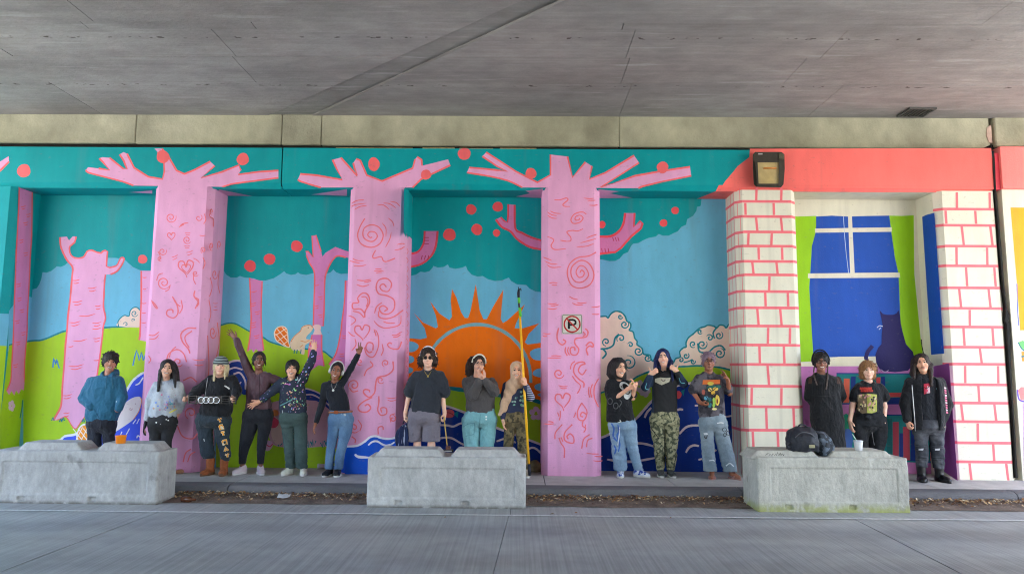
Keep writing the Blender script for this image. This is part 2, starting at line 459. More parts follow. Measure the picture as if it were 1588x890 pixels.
for i in range(len(rows) - 1):
    y0, y1 = rows[i], rows[i + 1]
    cuts = sorted(PJ[i])
    left = [XL] + [c for c in cuts if c < min(xa(y0), xa(y1)) - 0.3]
    right = [c for c in cuts if c > max(xb(y0), xb(y1)) + 0.3] + [XR]
    if y0 < 5:
        deck_piece('deck_panel', [(XL, y0), (XR, y0), (XR, y1), (XL, y1)], random.uniform(0, 0.002), M_CEIL); continue
    for k in range(len(left)):
        r0 = r1 = left[k + 1] if k + 1 < len(left) else None
        if r0 is None: r0, r1 = xa(y0), xa(y1)
        deck_piece('deck_panel', [(left[k], y0), (r0, y0), (r1, y1), (left[k], y1)], random.uniform(-0.002, 0.003), M_CEIL)
    for k in range(len(right)):
        l0 = l1 = right[k - 1] if k else None
        if l0 is None: l0, l1 = xb(y0), xb(y1)
        deck_piece('deck_panel', [(l0, y0), (right[k], y0), (right[k], y1), (l1, y1)], random.uniform(-0.002, 0.003), M_CEIL)
deck_piece('closure_strip', [(xa(5.0), 5.0), (xb(5.0), 5.0), (xb(9.74), 9.74), (xa(9.74), 9.74)], 0.014, M_CEIL2, 0.001)
# pale mortar lip along the strip's right edge
b = MB()
pts = [(xb(y) + 0.02 * mnoise.noise(Vector((y * 3, 0, 0))), y) for y in np.linspace(9.7, 5.2, 40)]
for k in range(len(pts) - 1):
    (x0, y0), (x1, y1) = pts[k], pts[k + 1]; w = 0.03 + 0.02 * mnoise.noise(Vector((y0 * 5, 2, 0)))
    b.add([(x0 - w, y0, ZD - 0.006), (x0 + w, y0, ZD - 0.006), (x1 + w, y1, ZD - 0.006), (x1 - w, y1, ZD - 0.006), (x0 + w, y0, ZD + 0.02), (x1 + w, y1, ZD + 0.02)],
          [(0, 3, 2, 1), (1, 2, 5, 4)])
b.build('mortar_lip', concrete('pale_mortar', (170, 166, 158), 0.7, (1, 1, 1), 0.3), deck)
b = MB(); b.box(XL, XL + 0.4, YFR, 9.7, ZD - 0.15, ZD); b.build('deck_edge', M_GIRD, deck)
b = MB(); b.box(XR - 0.4, XR, YFR, 9.7, ZD - 0.15, ZD); b.build('deck_edge', M_GIRD, deck)

b = MB(); b.box(XL, XR, YFR - 0.6, YFR, -0.05, ZD); tag(b.build('unseen_opposite_wall', M_PAVE), kind='structure')  # out of view; added so that light enters only from the open ends
# drain grate in the deck
c = SZ(1421, 173, ZD)
gr = thing('drain_grate', 'small grey metal grate set into the concrete deck above the window pillar', 'grate', c)
def grate_pt(u, v, dz=0): return c + Vector((u, v, -dz))
Mg = flat('grate_metal', (92, 90, 88), 0.5, 0.5)
hu, hv = 0.19, 0.17
b = MB()
for (u0, u1, v0, v1) in ((-hu, hu, -hv, -hv + .03), (-hu, hu, hv - .03, hv), (-hu, -hu + .03, -hv + .03, hv - .03), (hu - .03, hu, -hv + .03, hv - .03)):
    b.box(c.x + u0, c.x + u1, c.y + v0, c.y + v1, c.z - 0.03, c.z - 0.004)
b.build('grate_frame', Mg, gr)
for k in range(6):
    u = -hu + 0.06 + k * 0.052
    b = MB(); b.box(c.x + u, c.x + u + 0.02, c.y - hv + .03, c.y + hv - .03, c.z - 0.024, c.z - 0.008); b.build('slat', Mg, gr)
b = MB(); b.box(c.x - hu + .03, c.x + hu - .03, c.y - hv + .03, c.y + hv - .03, c.z - 0.007, c.z - 0.005); b.build('grate_back', M_DARK, gr)

# beam ends (the olive concrete band above the mural) --------------------------
YG = 9.74
beam = thing('end_beam', 'weathered olive concrete beam running along the top of the painted wall', 'beam', (0, YG, 4.8))
cutsx = [XL, -8.5, S(211, 200, YG).x, S(437, 200, YG).x, S(499, 200, YG).x, S(960, 200, YG).x, S(1534, 200, YG).x]
zt = [ZD + 0.02] * 7
for k in range(len(cutsx) - 1):
    a, c2 = cutsx[k] + 0.003, cutsx[k + 1] - 0.003
    off = [0, 0, 0.004, -0.002, 0.012, 0.008][k]
    zb = [4.82, 4.82, 4.815, 4.81, 4.80, 4.80][k]
    b = MB(); b.bbox(a, c2, YG - off, YG + 0.9, zb, ZD + 0.025, 0.012)
    b.build('beam_segment', M_GIRD, beam)
xj = S(1538, 200, YG).x
b = MB(); b.bbox(S(1541, 200, YG).x, XR, YG - 0.03, YG + 0.9, 4.83, ZD + 0.02, 0.012); b.build('beam_segment', M_GIRD, beam)
b = MB(); b.box(XL, XR, YG + 0.04, YG + 0.5, ZT - 0.05, 4.87); b.build('shadow_gap', M_DARK, beam)
# pink mortar plug in the joint
q = [S(x, y, YG - 0.02) for x, y in ((1531, 198), (1537, 194), (1539, 222), (1534, 221), (1530, 210))]
q2 = [p + Vector((0, 0.1, 0)) for p in q]
mesh('mortar_plug', q + q2, [(4, 3, 2, 1, 0)] + [(i, (i + 1) % 5, 5 + (i + 1) % 5, 5 + i) for i in range(5)], flat('pink_mortar', (205, 176, 160), 0.9, var=0.15), beam)
# torn tan filler board showing in the gap above the header
Mf = flat('filler_board', (176, 158, 112), 0.9, var=0.3, scale=20)
for (x0, x1) in ((520, 640), (655, 705), (712, 765), (775, 832)):
    p0, p1 = S(x0, 230, YW + 0.1), S(x1, 230, YW + 0.1)
    b = MB(); b.bbox(p0.x, p1.x, YW + 0.09 + random.uniform(0, .03), YW + 0.16, ZT - 0.02, ZT + random.uniform(0.03, 0.055), 0.006)
    b.build('filler_board', Mf, beam)
# ================================================================== THE PAINTED WALL
TEAL = (0, 154, 158); SKY = (108, 184, 214); GREEN = (168, 206, 36); PINK = (230, 166, 205); CORAL = (243, 108, 110)
HEADC = (254, 118, 110); BRICK = (242, 116, 126); WHITE = (226, 221, 202); ORANGE = (238, 112, 4); WATER = (6, 50, 136)
WATERL = (66, 92, 228); WATERP = (14, 84, 200); CREAM = (232, 208, 190); DTEAL = (14, 128, 140); FOAM = (226, 206, 210)
WINB = (26, 80, 178); LIME = (152, 208, 26); CAT = (30, 22, 90); MAUVE = (206, 128, 190); SHELF = (16, 134, 136); BOOKR = (226, 84, 84); NAVY = (22, 56, 140)

def catmull(pts, n=6, closed=False):
    P = [Vector((p[0], p[1])) for p in pts]
    if len(P) < 3: return P
    out = []; m = len(P)
    rng = range(m) if closed else range(m - 1)
    for i in rng:
        p1, p2 = P[i], P[(i + 1) % m]
        p0 = P[(i - 1) % m] if (closed or i > 0) else p1 * 2 - p2
        p3 = P[(i + 2) % m] if (closed or i + 2 < m) else p2 * 2 - p1
        for k in range(n):
            t = k / n
            out.append(0.5 * ((2 * p1) + (p2 - p0) * t + (2 * p0 - 5 * p1 + 4 * p2 - p3) * t * t + (3 * p1 - p0 - 3 * p2 + p3) * t ** 3))
    if not closed: out.append(P[-1])
    return out

class Motif:
    """one painted figure: flat paint skins a millimetre or so off the wall, all in one mesh.
    pl(x, y, o) turns a picture point into a point on the wall's plane, o metres proud of it"""
    def __init__(s, pl, base): s.pl = pl; s.o = base * 0.3; s.v = []; s.f = []; s.m = []; s.mats = []
    def _mi(s, rgb):
        m = paint(rgb)
        if m not in s.mats: s.mats.append(m)
        return s.mats.index(m)
    def nxt(s, d=0.00004): s.o += d
    def fill(s, pts, rgb, smooth=0, o=None):
        P = catmull(pts, smooth, True) if smooth else [Vector((p[0], p[1])) for p in pts]
        s.nxt(0.00012); b = len(s.v)
        for p in P: s.v.append(s.pl(p[0], p[1], s.o))
        mi = s._mi(rgb)
        for t in tessellate_polygon([[Vector((p[0], p[1], 0)) for p in P]]):
            s.f.append(tuple(b + i for i in t)); s.m.append(mi)
        return s
    def line(s, pts, w, rgb, smooth=5, taper=0.0, closed=False):
        P = catmull(pts, smooth, closed) if smooth and len(pts) > 2 else [Vector((p[0], p[1])) for p in pts]
        if closed: P = P + [P[0], P[1]]
        s.nxt(); b = len(s.v); n = len(P); mi = s._mi(rgb)
        for i, p in enumerate(P):
            t = (P[min(i + 1, n - 1)] - P[max(i - 1, 0)])
            if t.length < 1e-6: t = Vector((1, 0))
            t.normalize(); q = Vector((-t.y, t.x))
            u = i / (n - 1)
            ww = w * (0.41 if rgb == (240, 118, 126) else 0.5) * (1 - taper * (2 * u - 1) ** 4 * 0.9) * (1 + 0.10 * math.sin(i * 1.7 + p.x))
            s.v.append(s.pl(*(p + q * ww), s.o)); s.v.append(s.pl(*(p - q * ww), s.o))
        for i in range(n - 1):
            s.f.append((b + 2 * i, b + 2 * i + 1, b + 2 * i + 3, b + 2 * i + 2)); s.m.append(mi)
        return s
    def disc(s, x, y, r, rgb, ry=None, n=22):
        ry = ry or r
        return s.fill([(x + r * math.cos(a) * (1 + 0.05 * math.sin(3 * a + x)), y + ry * math.sin(a) * (1 + 0.05 * math.cos(2 * a + y))) for a in [2 * math.pi * k / n for k in range(n)]], rgb)
    def spiral(s, x, y, r, turns, a0, w, rgb, sx=1.0, cw=1, tail=None, r0=0.12):
        pts = []
        n = int(14 * turns) + 2
        for i in range(n):
            u = i / (n - 1); a = a0 + cw * 2 * math.pi * turns * (1 - u)
            rr = r * (r0 + (1 - r0) * u)
            pts.append((x + rr * math.cos(a) * sx, y + rr * math.sin(a)))
        if tail: pts += tail
        return s.line(pts, w, rgb, 2, 0.6)
    def heart(s, x, y, r, w, rgb, tail=0):
        pts = [(x + 0.15 * r, y + r * (1.1 + tail)), (x - 0.1 * r, y + 0.8 * r), (x - 0.9 * r, y + 0.05 * r), (x - 0.85 * r, y - 0.65 * r), (x - 0.3 * r, y - 0.7 * r), (x, y - 0.2 * r),
               (x + 0.35 * r, y - 0.85 * r), (x + 0.95 * r, y - 0.6 * r), (x + 0.85 * r, y + 0.1 * r), (x + 0.2 * r, y + 0.95 * r)]
        return s.line(pts, w, rgb, 5, 0.5)
    def ticks(s, x, y, w, n, gap, lw, rgb, slope=0.0):
        for k in range(n):
            d = (k % 2) * w * 0.15
            s.line([(x - w / 2 + d, y + k * gap + slope * w), (x, y + k * gap + 0.08 * w), (x + w / 2 - d * 0.5, y + k * gap - slope * w)], lw, rgb, 4, 0.8)
        return s
    def done(s, name, parent, label=None):
        o = mesh(name, s.v, s.f, s.mats, parent, s.m)
        if label: o['label'] = label
        return o

def front(x, y, o): return S(x, y, YW - o)
def back(x, y, o): return S(x, y, YB - o)

wall = thing('mural_wall', 'long painted underpass wall with teal and coral header and recessed mural panels', 'mural wall', (0, YW, ZP))
# pillar extents (front face incl. chamfers), read at picture height y=490
def fx(x, y=490): return S(x, y, YW).x
PX = [(-12.5, fx(7.5)), (fx(224), fx(319)), (fx(535), fx(627)), (fx(840.5), fx(932)), (fx(1147), fx(1243)), (fx(1463), fx(1562.5))]
CH = 0.085
# --- header: three lengths split by the joints at 437 and 1540
hx = [-12.5, fx(437.5, 260), fx(1540, 260)]
M_TEAL = paint(TEAL); M_HEADC = paint(HEADC); M_WHITE = paint(WHITE)
def header(x0, x1, yf, zs, zt, mat, name='header_beam'):
    prof = [(yf, zt), (yf, zs + 0.075), (yf + 0.06, zs), (YB + 0.4, zs), (YB + 0.4, zt)]
    vs = [(x0, p[0], p[1]) for p in prof] + [(x1, p[0], p[1]) for p in prof]
    fs = [(i, 5 + i, 5 + (i + 1) % 5, (i + 1) % 5) for i in range(5)] + [(4, 3, 2, 1, 0), (5, 6, 7, 8, 9)]
    return mesh(name, vs, fs, mat, wall)
h1 = header(hx[0], hx[1] - 0.012, YW, ZS, ZT, M_TEAL)
h2 = header(hx[1] + 0.006, hx[2], YW - 0.004, ZS, ZT, M_TEAL)
b = MB(); b.box(hx[1] - 0.02, hx[1] + 0.014, YW + 0.03, YB + 0.3, ZS + 0.03, ZT - 0.01); b.build('header_joint', M_DARK, wall)

# coral length of the header, over the teal one: sheet on front, chamfer and soffit
f2 = lambda x, y, o: S(x, y, YW - 0.004 - o)
m = Motif(f2, 0.0015)
m.fill([(1163, 231), (1162, 244), (1153, 251), (1144, 258), (1136, 268), (1124, 282), (1118.5, 291), (1545, 294), (1537, 230)], HEADC)
m.done('header_coral_paint', wall)
zc = ZS + 0.075
cx0 = fx(1117, 295)
b = MB(); e = 0.0025
b.add([(cx0 - 0.02, YW - 0.004 - e, zc), (hx[2], YW - 0.004 - e, zc), (hx[2], YW + 0.056 - e, ZS - e * 0.4), (cx0 - 0.05, YW + 0.056 - e, ZS - e * 0.4)], [(0, 3, 2, 1)], 0)
x4 = PX[4][0]
b.add([(cx0 - 0.05, YW + 0.056 - e, ZS - e * 0.4), (x4 + 0.3, YW + 0.056 - e, ZS - e * 0.4), (x4 + 0.3, YB, ZS - e), (cx0 - 0.2, YB, ZS - e)], [(0, 3, 2, 1)], 0)
b.add([(x4 + 0.3, YW + 0.058, ZS - e), (hx[2], YW + 0.058, ZS - e), (hx[2], YB, ZS - e), (x4 + 0.3, YB, ZS - e)], [(0, 3, 2, 1)], 1)
b.build('header_coral_paint', [M_HEADC, M_WHITE], wall)

# --- back panels of the five recesses
bays = [(PX[k][1], PX[k + 1][0]) for k in range(5)]
panel_lab = ['forest panel with fat pink tree, white otter and blue water', 'panel with beaver gnawing a pink tree on a green hill', 'panel with the big orange rising sun',
             'panel with swirling cream clouds over a dark blue river', 'panel with blue window, lime curtains and a sitting cat']
panels = []
for k, (x0, x1) in enumerate(bays):
    b = MB(); b.box(x0 - 0.25, x1 + 0.25, YB, YB + 0.3, ZP - 0.03, ZS + 0.02)
    o = b.build('wall_panel', paint(SKY) if k < 4 else M_WHITE, wall); o['label'] = panel_lab[k]
    panels.append(o)

# ---------------------------------------------------------------- bay 1
def skirt(top, y=742, grow=0):
    return list(top) + [(top[-1][0], y), (top[0][0], y)]
can1 = [(38, 285), (250, 285), (250, 421), (229, 420), (217, 419), (206, 414), (198, 407), (193, 402), (180, 400), (150, 400), (116, 400), (105, 407), (101, 411), (94, 414), (88, 413), (86, 415), (80, 420), (72, 423), (66, 422), (64, 433), (61, 441), (57, 447), (38, 452)]
hill1 = [(36, 530), (53, 528), (63, 527.5), (74, 524), (88, 518), (102, 513), (130, 509), (162, 508), (176, 507), (215, 506), (250, 505)]
m = Motif(back, 0.001); m.fill(can1, TEAL); m.done('painted_canopy', panels[0])
m = Motif(back, 0.002); m.fill(skirt(hill1), GREEN); m.line(hill1, 2.6, DTEAL)
for P_ in ([(82, 570), (83.4, 555), (86.5, 565), (88, 557), (90, 565), (92, 571)], [(206, 567), (212, 543), (216, 559), (219.4, 546), (222.5, 559), (226, 548)]): m.line(P_, 2.2, (60, 130, 190), 2)
m.done('painted_hill', panels[0])
m = Motif(back, 0.005)
cl = [(184, 506), (183, 499), (187, 493), (193, 489), (200, 490), (202, 482), (207, 477), (213, 477), (218, 482), (226, 484), (226, 506)]
m.fill(cl, CREAM, 3); m.line(cl[:9], 1.6, DTEAL, 4); m.spiral(208.5, 486, 5.5, 1.4, 0.3, 1.4, DTEAL); m.spiral(207, 496, 3, 1.1, 2, 1.2, DTEAL); m.spiral(195, 503, 4, 0.9, 3.2, 1.3, DTEAL)
m.done('painted_cloud', panels[0])
m = Motif(back, 0.0075)
th = [(219, 420), (219, 460), (218, 490), (217, 520), (215.5, 527), (225, 529), (245, 529), (245, 420)]
m.fill(th, PINK); m.line(th[:5], 2.6, CORAL, 2)
m.ticks(224, 430, 7, 2, 18, 1.4, CORAL); m.ticks(223, 470, 8, 3, 15, 1.4, CORAL)
m.disc(221, 402, 7.2, CORAL)
m.done('painted_tree', panels[0])
tr1 = [(92.8, 368), (94, 381), (97.5, 391), (104, 403.5), (112.5, 414.5), (111.7, 428.6), (110, 450.7), (108.5, 466), (105.4, 490), (104, 511), (101.5, 535), (100, 558.6), (96.7, 599.5), (96, 616), (94, 631), (88, 642.5), (82.6, 652)]
tr1b = [(88, 651), (94, 649), (102, 645.6), (108.5, 655), (113, 662), (118, 664.5), (122.7, 658), (130.5, 647), (140, 640)]
tr1c = [(148, 600), (153, 565), (155, 551), (157, 535), (159, 519), (160.4, 505), (163.6, 492.6), (160.4, 476), (161, 460), (162, 438), (163.6, 426)]
tr1d = [(171.4, 425.5), (181, 421), (188.7, 411), (192.7, 401), (187, 400), (182.4, 410), (176, 413.7), (165, 413), (166.7, 390), (159, 390), (157, 392.5), (149.4, 391), (142, 388), (135, 390), (131, 397), (126, 400), (116.4, 400), (110, 395.6), (107.7, 388), (108.5, 382), (115.6, 376), (118, 367)]
m = Motif(back, 0.010)
m.fill(tr1 + tr1b + tr1c + tr1d + [(113, 366.5), (107, 373), (103.8, 367)], PINK)
m.line(tr1, 2.8, CORAL, 3); m.line(tr1c, 2.4, CORAL, 3); m.line(tr1d, 2.4, CORAL, 2); m.line(tr1b, 1.6, CORAL, 2)
for (x, y, w, n) in ((118, 434, 12, 2), (143, 446, 14, 2), (120, 467, 16, 2), (152, 474, 10, 2), (135, 488, 26, 1), (116, 499, 18, 2), (150, 500, 14, 3), (124, 527, 22, 1), (150, 524, 12, 2), (110, 537, 8, 1), (118, 566, 24, 2), (150, 558, 10, 1), (104, 612, 16, 2), (103, 640, 10, 2)):
    m.ticks(x, y, w, n, 4.5, 1.5, CORAL, 0.06)
for x, y in ((82, 650), (98, 650), (129, 652), (94, 652)): m.line([(x - 2, y + 2), (x, y - 3), (x + 2, y + 2)], 2, DTEAL, 1)
m.done('painted_tree', panels[0], 'fat painted pink tree stump with two raised arms')
wt1 = [(70, 686), (78.6, 684), (93, 682), (100.7, 676), (119.5, 672), (140, 655), (165, 640), (180, 625), (194, 609), (199.7, 599.5), (206, 590), (215.5, 582), (224, 577.5), (250, 570)]
m = Motif(back, 0.0145)
m.fill(skirt(wt1), WATERL); m.line(wt1, 3.4, (232, 232, 236), 4)
for P_ in ([(210, 597), (216, 594), (222, 585)], [(206, 657), (211, 650)], [(212, 657), (216, 649)], [(194, 677), (201, 664)], [(187, 674), (189, 669)], [(217, 690), (218, 680), (214, 675), (212, 679)]): m.line(P_, 2.2, (235, 235, 238), 3, 0.3)
m.done('painted_water', panels[0])
m = Motif(back, 0.0175)
ot = [(175, 645), (193.5, 625), (206, 616.5), (217, 615), (219.4, 620.5), (215.5, 636), (207.6, 649), (196.6, 658), (177.7, 670), (168, 674)]
m.fill(ot, (238, 226, 222), 4); m.line([(217, 615), (219.6, 621), (215.5, 637), (207, 650)], 1.2, (236, 150, 90))
for x, y in ((202, 633), (210, 626), (204, 635)): m.disc(x, y, 1.1, (205, 180, 178), n=8)
m.line([(200, 634), (203, 636), (206, 633)], 0.9, (205, 170, 170))
m.done('painted_otter', panels[0])
m = Motif(back, 0.020)
m.disc(132, 675, 14, (240, 234, 226), 18); m.disc(132, 674, 11.5, (250, 158, 50), 15)
for d in (-9, -1, 7): m.line([(124 + d, 688), (137 + d, 662)], 1.2, (240, 234, 226), 0); m.line([(122 + d, 664), (138 + d, 684)], 1.2, (240, 234, 226), 0)
m.done('painted_tail', panels[0])

# ---------------------------------------------------------------- bay 2
can2 = [(335, 285), (550, 285), (550, 424), (536, 424), (529, 425), (521.5, 422.4), (517, 418), (512.5, 422.4), (508, 424), (496, 421), (484, 424), (475, 426.4), (466, 425), (462, 422.4), (458.6, 425), (451.4, 426.4), (444, 424), (440.6, 420.6), (435, 425), (424.5, 431.5), (412, 435), (401, 435), (394, 431.5), (379.5, 430.5), (372, 428), (367, 430.5), (358, 430.5), (351, 426), (347, 420), (335, 420)]
m = Motif(back, 0.001); m.fill(can2, TEAL); m.done('painted_canopy', panels[1])
hill2 = [(335, 507), (343.6, 504), (354.4, 501), (365, 502), (376, 507.5), (387.6, 514), (406.5, 522), (417, 529), (430, 533.6), (448, 538), (475, 541), (500, 544), (514, 554), (528, 560), (550, 566)]
m = Motif(back, 0.002); m.fill(skirt(hill2), GREEN); m.line(hill2, 2.2, DTEAL)
m.done('painted_hill', panels[1])
m = Motif(back, 0.0045)
pond = [(414, 628), (440, 620), (470, 617), (495, 619), (520, 628), (540, 640), (540, 694), (505, 692), (470, 694), (430, 692), (418, 680), (412, 655)]
m.fill(pond, (206, 160, 172), 3)
bl = [(350, 568), (360, 561), (374, 561), (386, 572), (388, 598), (382, 612), (368, 606), (356, 590)]
m.fill(bl, NAVY, 3); m.line([(349, 566), (360, 560), (374, 560), (386, 570)], 3, FOAM); m.line([(352, 574), (364, 570), (376, 573)], 2.6, FOAM); m.line([(362, 580), (372, 578), (380, 590), (381, 604)], 2.8, FOAM); m.line([(366, 593), (370, 596), (374, 592)], 2.0, FOAM)
bd = [(470, 602), (478, 603), (490, 607), (502, 614), (520, 628), (520, 642), (505, 630), (490, 621), (470, 619)]
m.fill(bd, NAVY, 2); m.line(bd[:5], 2.2, FOAM); m.line([(472, 612), (485, 612), (500, 620), (515, 632)], 2.4, FOAM)
for x, y in ((432, 690), (437, 688), (478, 692), (484, 690), (500, 692), (506, 689)): m.line([(x - 3, y - 6), (x, y + 2), (x + 1, y - 9), (x + 3, y + 1), (x + 6, y - 7)], 1.8, DTEAL, 1)
m.done('painted_pond', panels[1])
m = Motif(back, 0.0075)
m.fill([(422, 660), (432, 654), (440, 664), (438, 686), (428, 688), (421, 676)], (224, 190, 180), 3); m.disc(424, 655, 8.5, (226, 84, 110)); m.disc(427, 640, 5, (232, 150, 90)); m.line([(416, 648), (424, 645), (431, 650)], 1.6, (240, 200, 200))
m.fill([(410, 690), (416, 682), (424, 688), (418, 698), (411, 698)], (222, 170, 200), 2); m.line([(412, 688), (418, 692), (423, 688)], 1.6, (226, 84, 110))
m.done('painted_rabbit', panels[1])
m = Motif(back, 0.006)
l1 = [(387, 431), (388, 450), (389, 480), (389.4, 495), (387.6, 522), (384, 545)]; r1 = [(409, 543.5), (405.6, 513), (405, 477), (406, 450), (406.5, 436)]
m.fill(l1 + [(390, 541), (393, 547), (397, 541), (402, 546)] + r1, (214, 130, 184)); m.line(l1, 2.2, CORAL, 3); m.line(r1, 2.0, CORAL, 3)
for x, y, n in ((393, 470, 2), (399, 483, 2), (393, 500, 3), (398, 520, 2), (394, 452, 1)): m.ticks(x, y, 9, n, 3.5, 1.3, CORAL, 0.1)
for x, y in ((388.0, 412.6), (418, 402), (460, 382)): m.disc(x, y, 9, (232, 84, 92))
m.done('painted_tree', panels[1], 'thin painted pink trunk on the hill crest')
m = Motif(back, 0.009)
lf = [(474, 390), (478, 390), (485.6, 399), (483.8, 366), (490, 365), (498, 390), (500, 398), (505, 392), (520, 383), (536, 389), (545, 391)]
rt = [(545, 401), (536, 399), (523, 397), (514, 406), (507, 420.6), (503.6, 435), (502.6, 480), (501, 506)]
lt = [(486, 506), (486.5, 480), (488, 435), (486.5, 419), (480, 408), (475, 395.5)]
m.fill(lf + rt + lt, (216, 132, 186)); m.line(rt[1:], 2.2, CORAL, 3); m.line(lt, 2.2, CORAL, 3); m.line(lf[:6], 1.8, CORAL, 1)
m.fill([(485, 506), (490, 503), (498, 505), (497, 512), (499, 519), (492, 521), (485, 519), (488, 512)], (236, 196, 190), 2)
st = [(484, 519), (499, 519), (499, 543.5), (502.6, 568), (494, 566), (483, 574), (478, 551)]
m.fill(st, (216, 118, 180)); m.line([(484, 519), (478, 551), (483, 574)], 2, CORAL); m.line([(499, 519), (499, 543), (502.6, 568)], 2, CORAL)
for x, y, n in ((491, 442, 1), (497, 460, 2), (491, 474, 2), (497, 488, 2), (490, 535, 2), (494, 552, 2)): m.ticks(x, y, 8, n, 3.5, 1.2, CORAL, 0.1)
m.done('painted_tree', panels[1], 'painted pink tree gnawed through above its stump')
m = Motif(back, 0.0125)
rl = [(536, 435), (534, 470), (530, 500), (528.7, 513), (521.5, 547), (510, 565)]
m.fill(rl + [(516, 572), (524, 566), (530, 573), (550, 570), (550, 435)], (216, 132, 186)); m.line(rl, 2.2, CORAL, 3)
for x, y in ((530, 548), (534, 520), (526, 558)): m.ticks(x, y, 9, 2, 4, 1.3, CORAL)
m.done('painted_tree', panels[1], 'painted pink tree flaring beside the heart pillar')
m = Motif(back, 0.015)
tl = [(437, 506), (429, 509), (425.4, 517), (428, 527), (434, 532), (441, 536), (449, 538), (447, 529), (446, 517), (444, 509)]
m.fill(tl, ORANGE, 3)
for P_ in ([(430, 510), (447, 530)], [(427, 517), (444, 537)], [(437, 507), (446, 517)], [(444, 509), (427, 520)], [(446, 518), (430, 529)], [(447, 528), (438, 535)]): m.line(P_, 1.2, (246, 220, 190), 0)
m.line(tl, 1.6, (246, 220, 190), 3, closed=True)
bv = [(450.5, 529), (457, 520), (466, 513), (469, 506.6), (474, 504), (480, 504), (485.6, 508), (482, 514.7), (476.6, 520), (475, 525.5), (484, 527), (478, 532), (473, 536), (472, 549), (466, 548), (464, 543.5), (455, 543.5), (450.5, 538)]
m.fill(bv, (232, 204, 170), 3); m.line([(451, 530), (457, 521), (466, 513), (469, 507), (480, 504), (485, 508)], 1.1, (226, 140, 80)); m.line([(466, 528), (474, 530), (480, 527)], 1.1, (226, 140, 80)); m.line([(465, 538), (470, 535)], 1, (226, 140, 80)); m.disc(478, 508, 0.9, (90, 60, 50), n=8)
for x in (460, 466, 456): m.line([(x, 548), (x + 1, 542)], 1.5, DTEAL, 0)
m.done('painted_beaver', panels[1])

# ---------------------------------------------------------------- bay 3
can3 = [(622, 285), (852, 285), (852, 456), (839.4, 453), (830.4, 452), (821.4, 447.5), (816, 442), (801.7, 441), (792.7, 435.8), (789, 430.4), (778, 435), (767.5, 435.8), (756.7, 433), (748.6, 428), (740.5, 429), (731.5, 426), (725, 418.7), (722.5, 412.4), (717, 415), (706, 417), (697, 415), (694.6, 410), (688, 414), (679, 415), (672, 412.4), (671, 415), (666, 420.5), (658.7, 422.3), (652, 421.4), (645, 426), (637, 427.7), (622, 428)]
m = Motif(back, 0.001); m.fill(can3, TEAL)
for x, y, r in ((730.6, 325, 8), (772, 320.7, 8), (697, 364, 9.8), (739.6, 356, 8.6), (770, 361.5, 5.6)): m.disc(x, y, r, (236, 86, 92))
m.done('painted_canopy', panels[2])
sunp = [(622, 525), (637, 524.4), (652.4, 526), (662, 523.5), (658.7, 509), (641.6, 485), (656, 500), (675.8, 509), (679, 507), (675.8, 489), (667, 467), (681, 485.8), (697, 496.5), (701, 491), (699, 466), (701, 448), (708, 462), (715, 484), (720.7, 493), (726, 493), (729.7, 482), (737.8, 440.8), (744, 482), (749.5, 494.7), (755, 494.7), (764, 476.7), (780.6, 449), (778, 475), (776.5, 494.7), (780, 501), (787, 496.5), (814, 472), (800, 502), (798, 509), (810.6, 509), (836.7, 501), (819.6, 518), (814, 530.7), (818, 534), (841, 531), (852, 531), (852, 625), (622, 604)]
m = Motif(back, 0.002); m.fill(sunp, ORANGE)
for (x, y, rx, ry) in ((838, 549, 17, 9.5), (842, 578, 16, 7.5), (844, 600, 16, 6.5), (846, 612, 12, 4), (637, 537.5, 12, 8), (633, 557, 10, 6), (632, 574, 9, 5)): m.disc(x, y, rx, SKY, ry)
arc = [(740 + 83 * math.cos(a), 588 + 85 * math.sin(a)) for a in [math.pi * (1.0 + 0.04 + k * (1.0 - 0.02) / 30) for k in range(31)]]
m.line(arc, 5, (120, 170, 176), 2)
m.done('painted_sun', panels[2])
m = Motif(back, 0.007)
hl = [(622, 598), (637, 598), (690, 601), (721, 605), (775, 613), (826, 620), (852, 630)]
m.fill(skirt(hl), (160, 196, 40)); m.line(hl, 6, (10, 120, 128), 4)
for k in range(5):
    a = k * 1.257 - 1.57; m.disc(831 + 6.2 * math.cos(a), 641 + 7 * math.sin(a), 4.4, (214, 178, 206), n=12)
m.done('painted_hill', panels[2])
m = Motif(back, 0.011)
wl = [(622, 618), (655, 622), (691, 629), (717, 638), (749, 650), (770, 663), (800, 674), (840.5, 689.5), (852, 692)]
m.fill(skirt(wl), WATER); m.line(wl, 3.4, FOAM)
for P_ in ([(640, 668), (665, 660), (691, 659), (703, 661), (716, 656), (730, 662)], [(660, 684), (683, 679), (700, 679), (719, 689), (735, 690)], [(815, 699), (824, 694), (832, 696), (842, 706)], [(770, 684), (785, 680), (800, 686)], [(806, 716), (825, 722), (842, 720)]): m.line(P_, 3.2, FOAM, 5, 0.3)
m.disc(696, 641, 9, (226, 84, 92), 7); m.fill([(703, 641), (711, 637), (710, 648)], DTEAL); m.line([(690, 638), (700, 641), (704, 645)], 1.2, (150, 40, 60))
m.done('painted_water', panels[2])
m = Motif(back, 0.0155)
la = [(625, 394), (637, 393.5), (648.8, 390), (657, 377), (658.7, 358.5)]; lb = [(678.5, 358.5), (675.8, 381), (668.6, 397), (654, 409), (637, 414), (625, 416)]
m.fill(la + lb, (212, 126, 178)); m.line(la, 3, (226, 76, 90), 3); m.line(lb, 3, (226, 76, 90), 3)
for y in (368.5, 373, 378): m.line([(658, y), (665, y)], 1.3, (170, 60, 90), 0)
for x in (653, 658, 663): m.line([(x, 403), (x + 2, 396)], 1.3, (170, 60, 90), 0)
m.done('painted_branch', panels[2], 'painted pink branch bending up beside the heart pillar')
m = Motif(back, 0.0155)
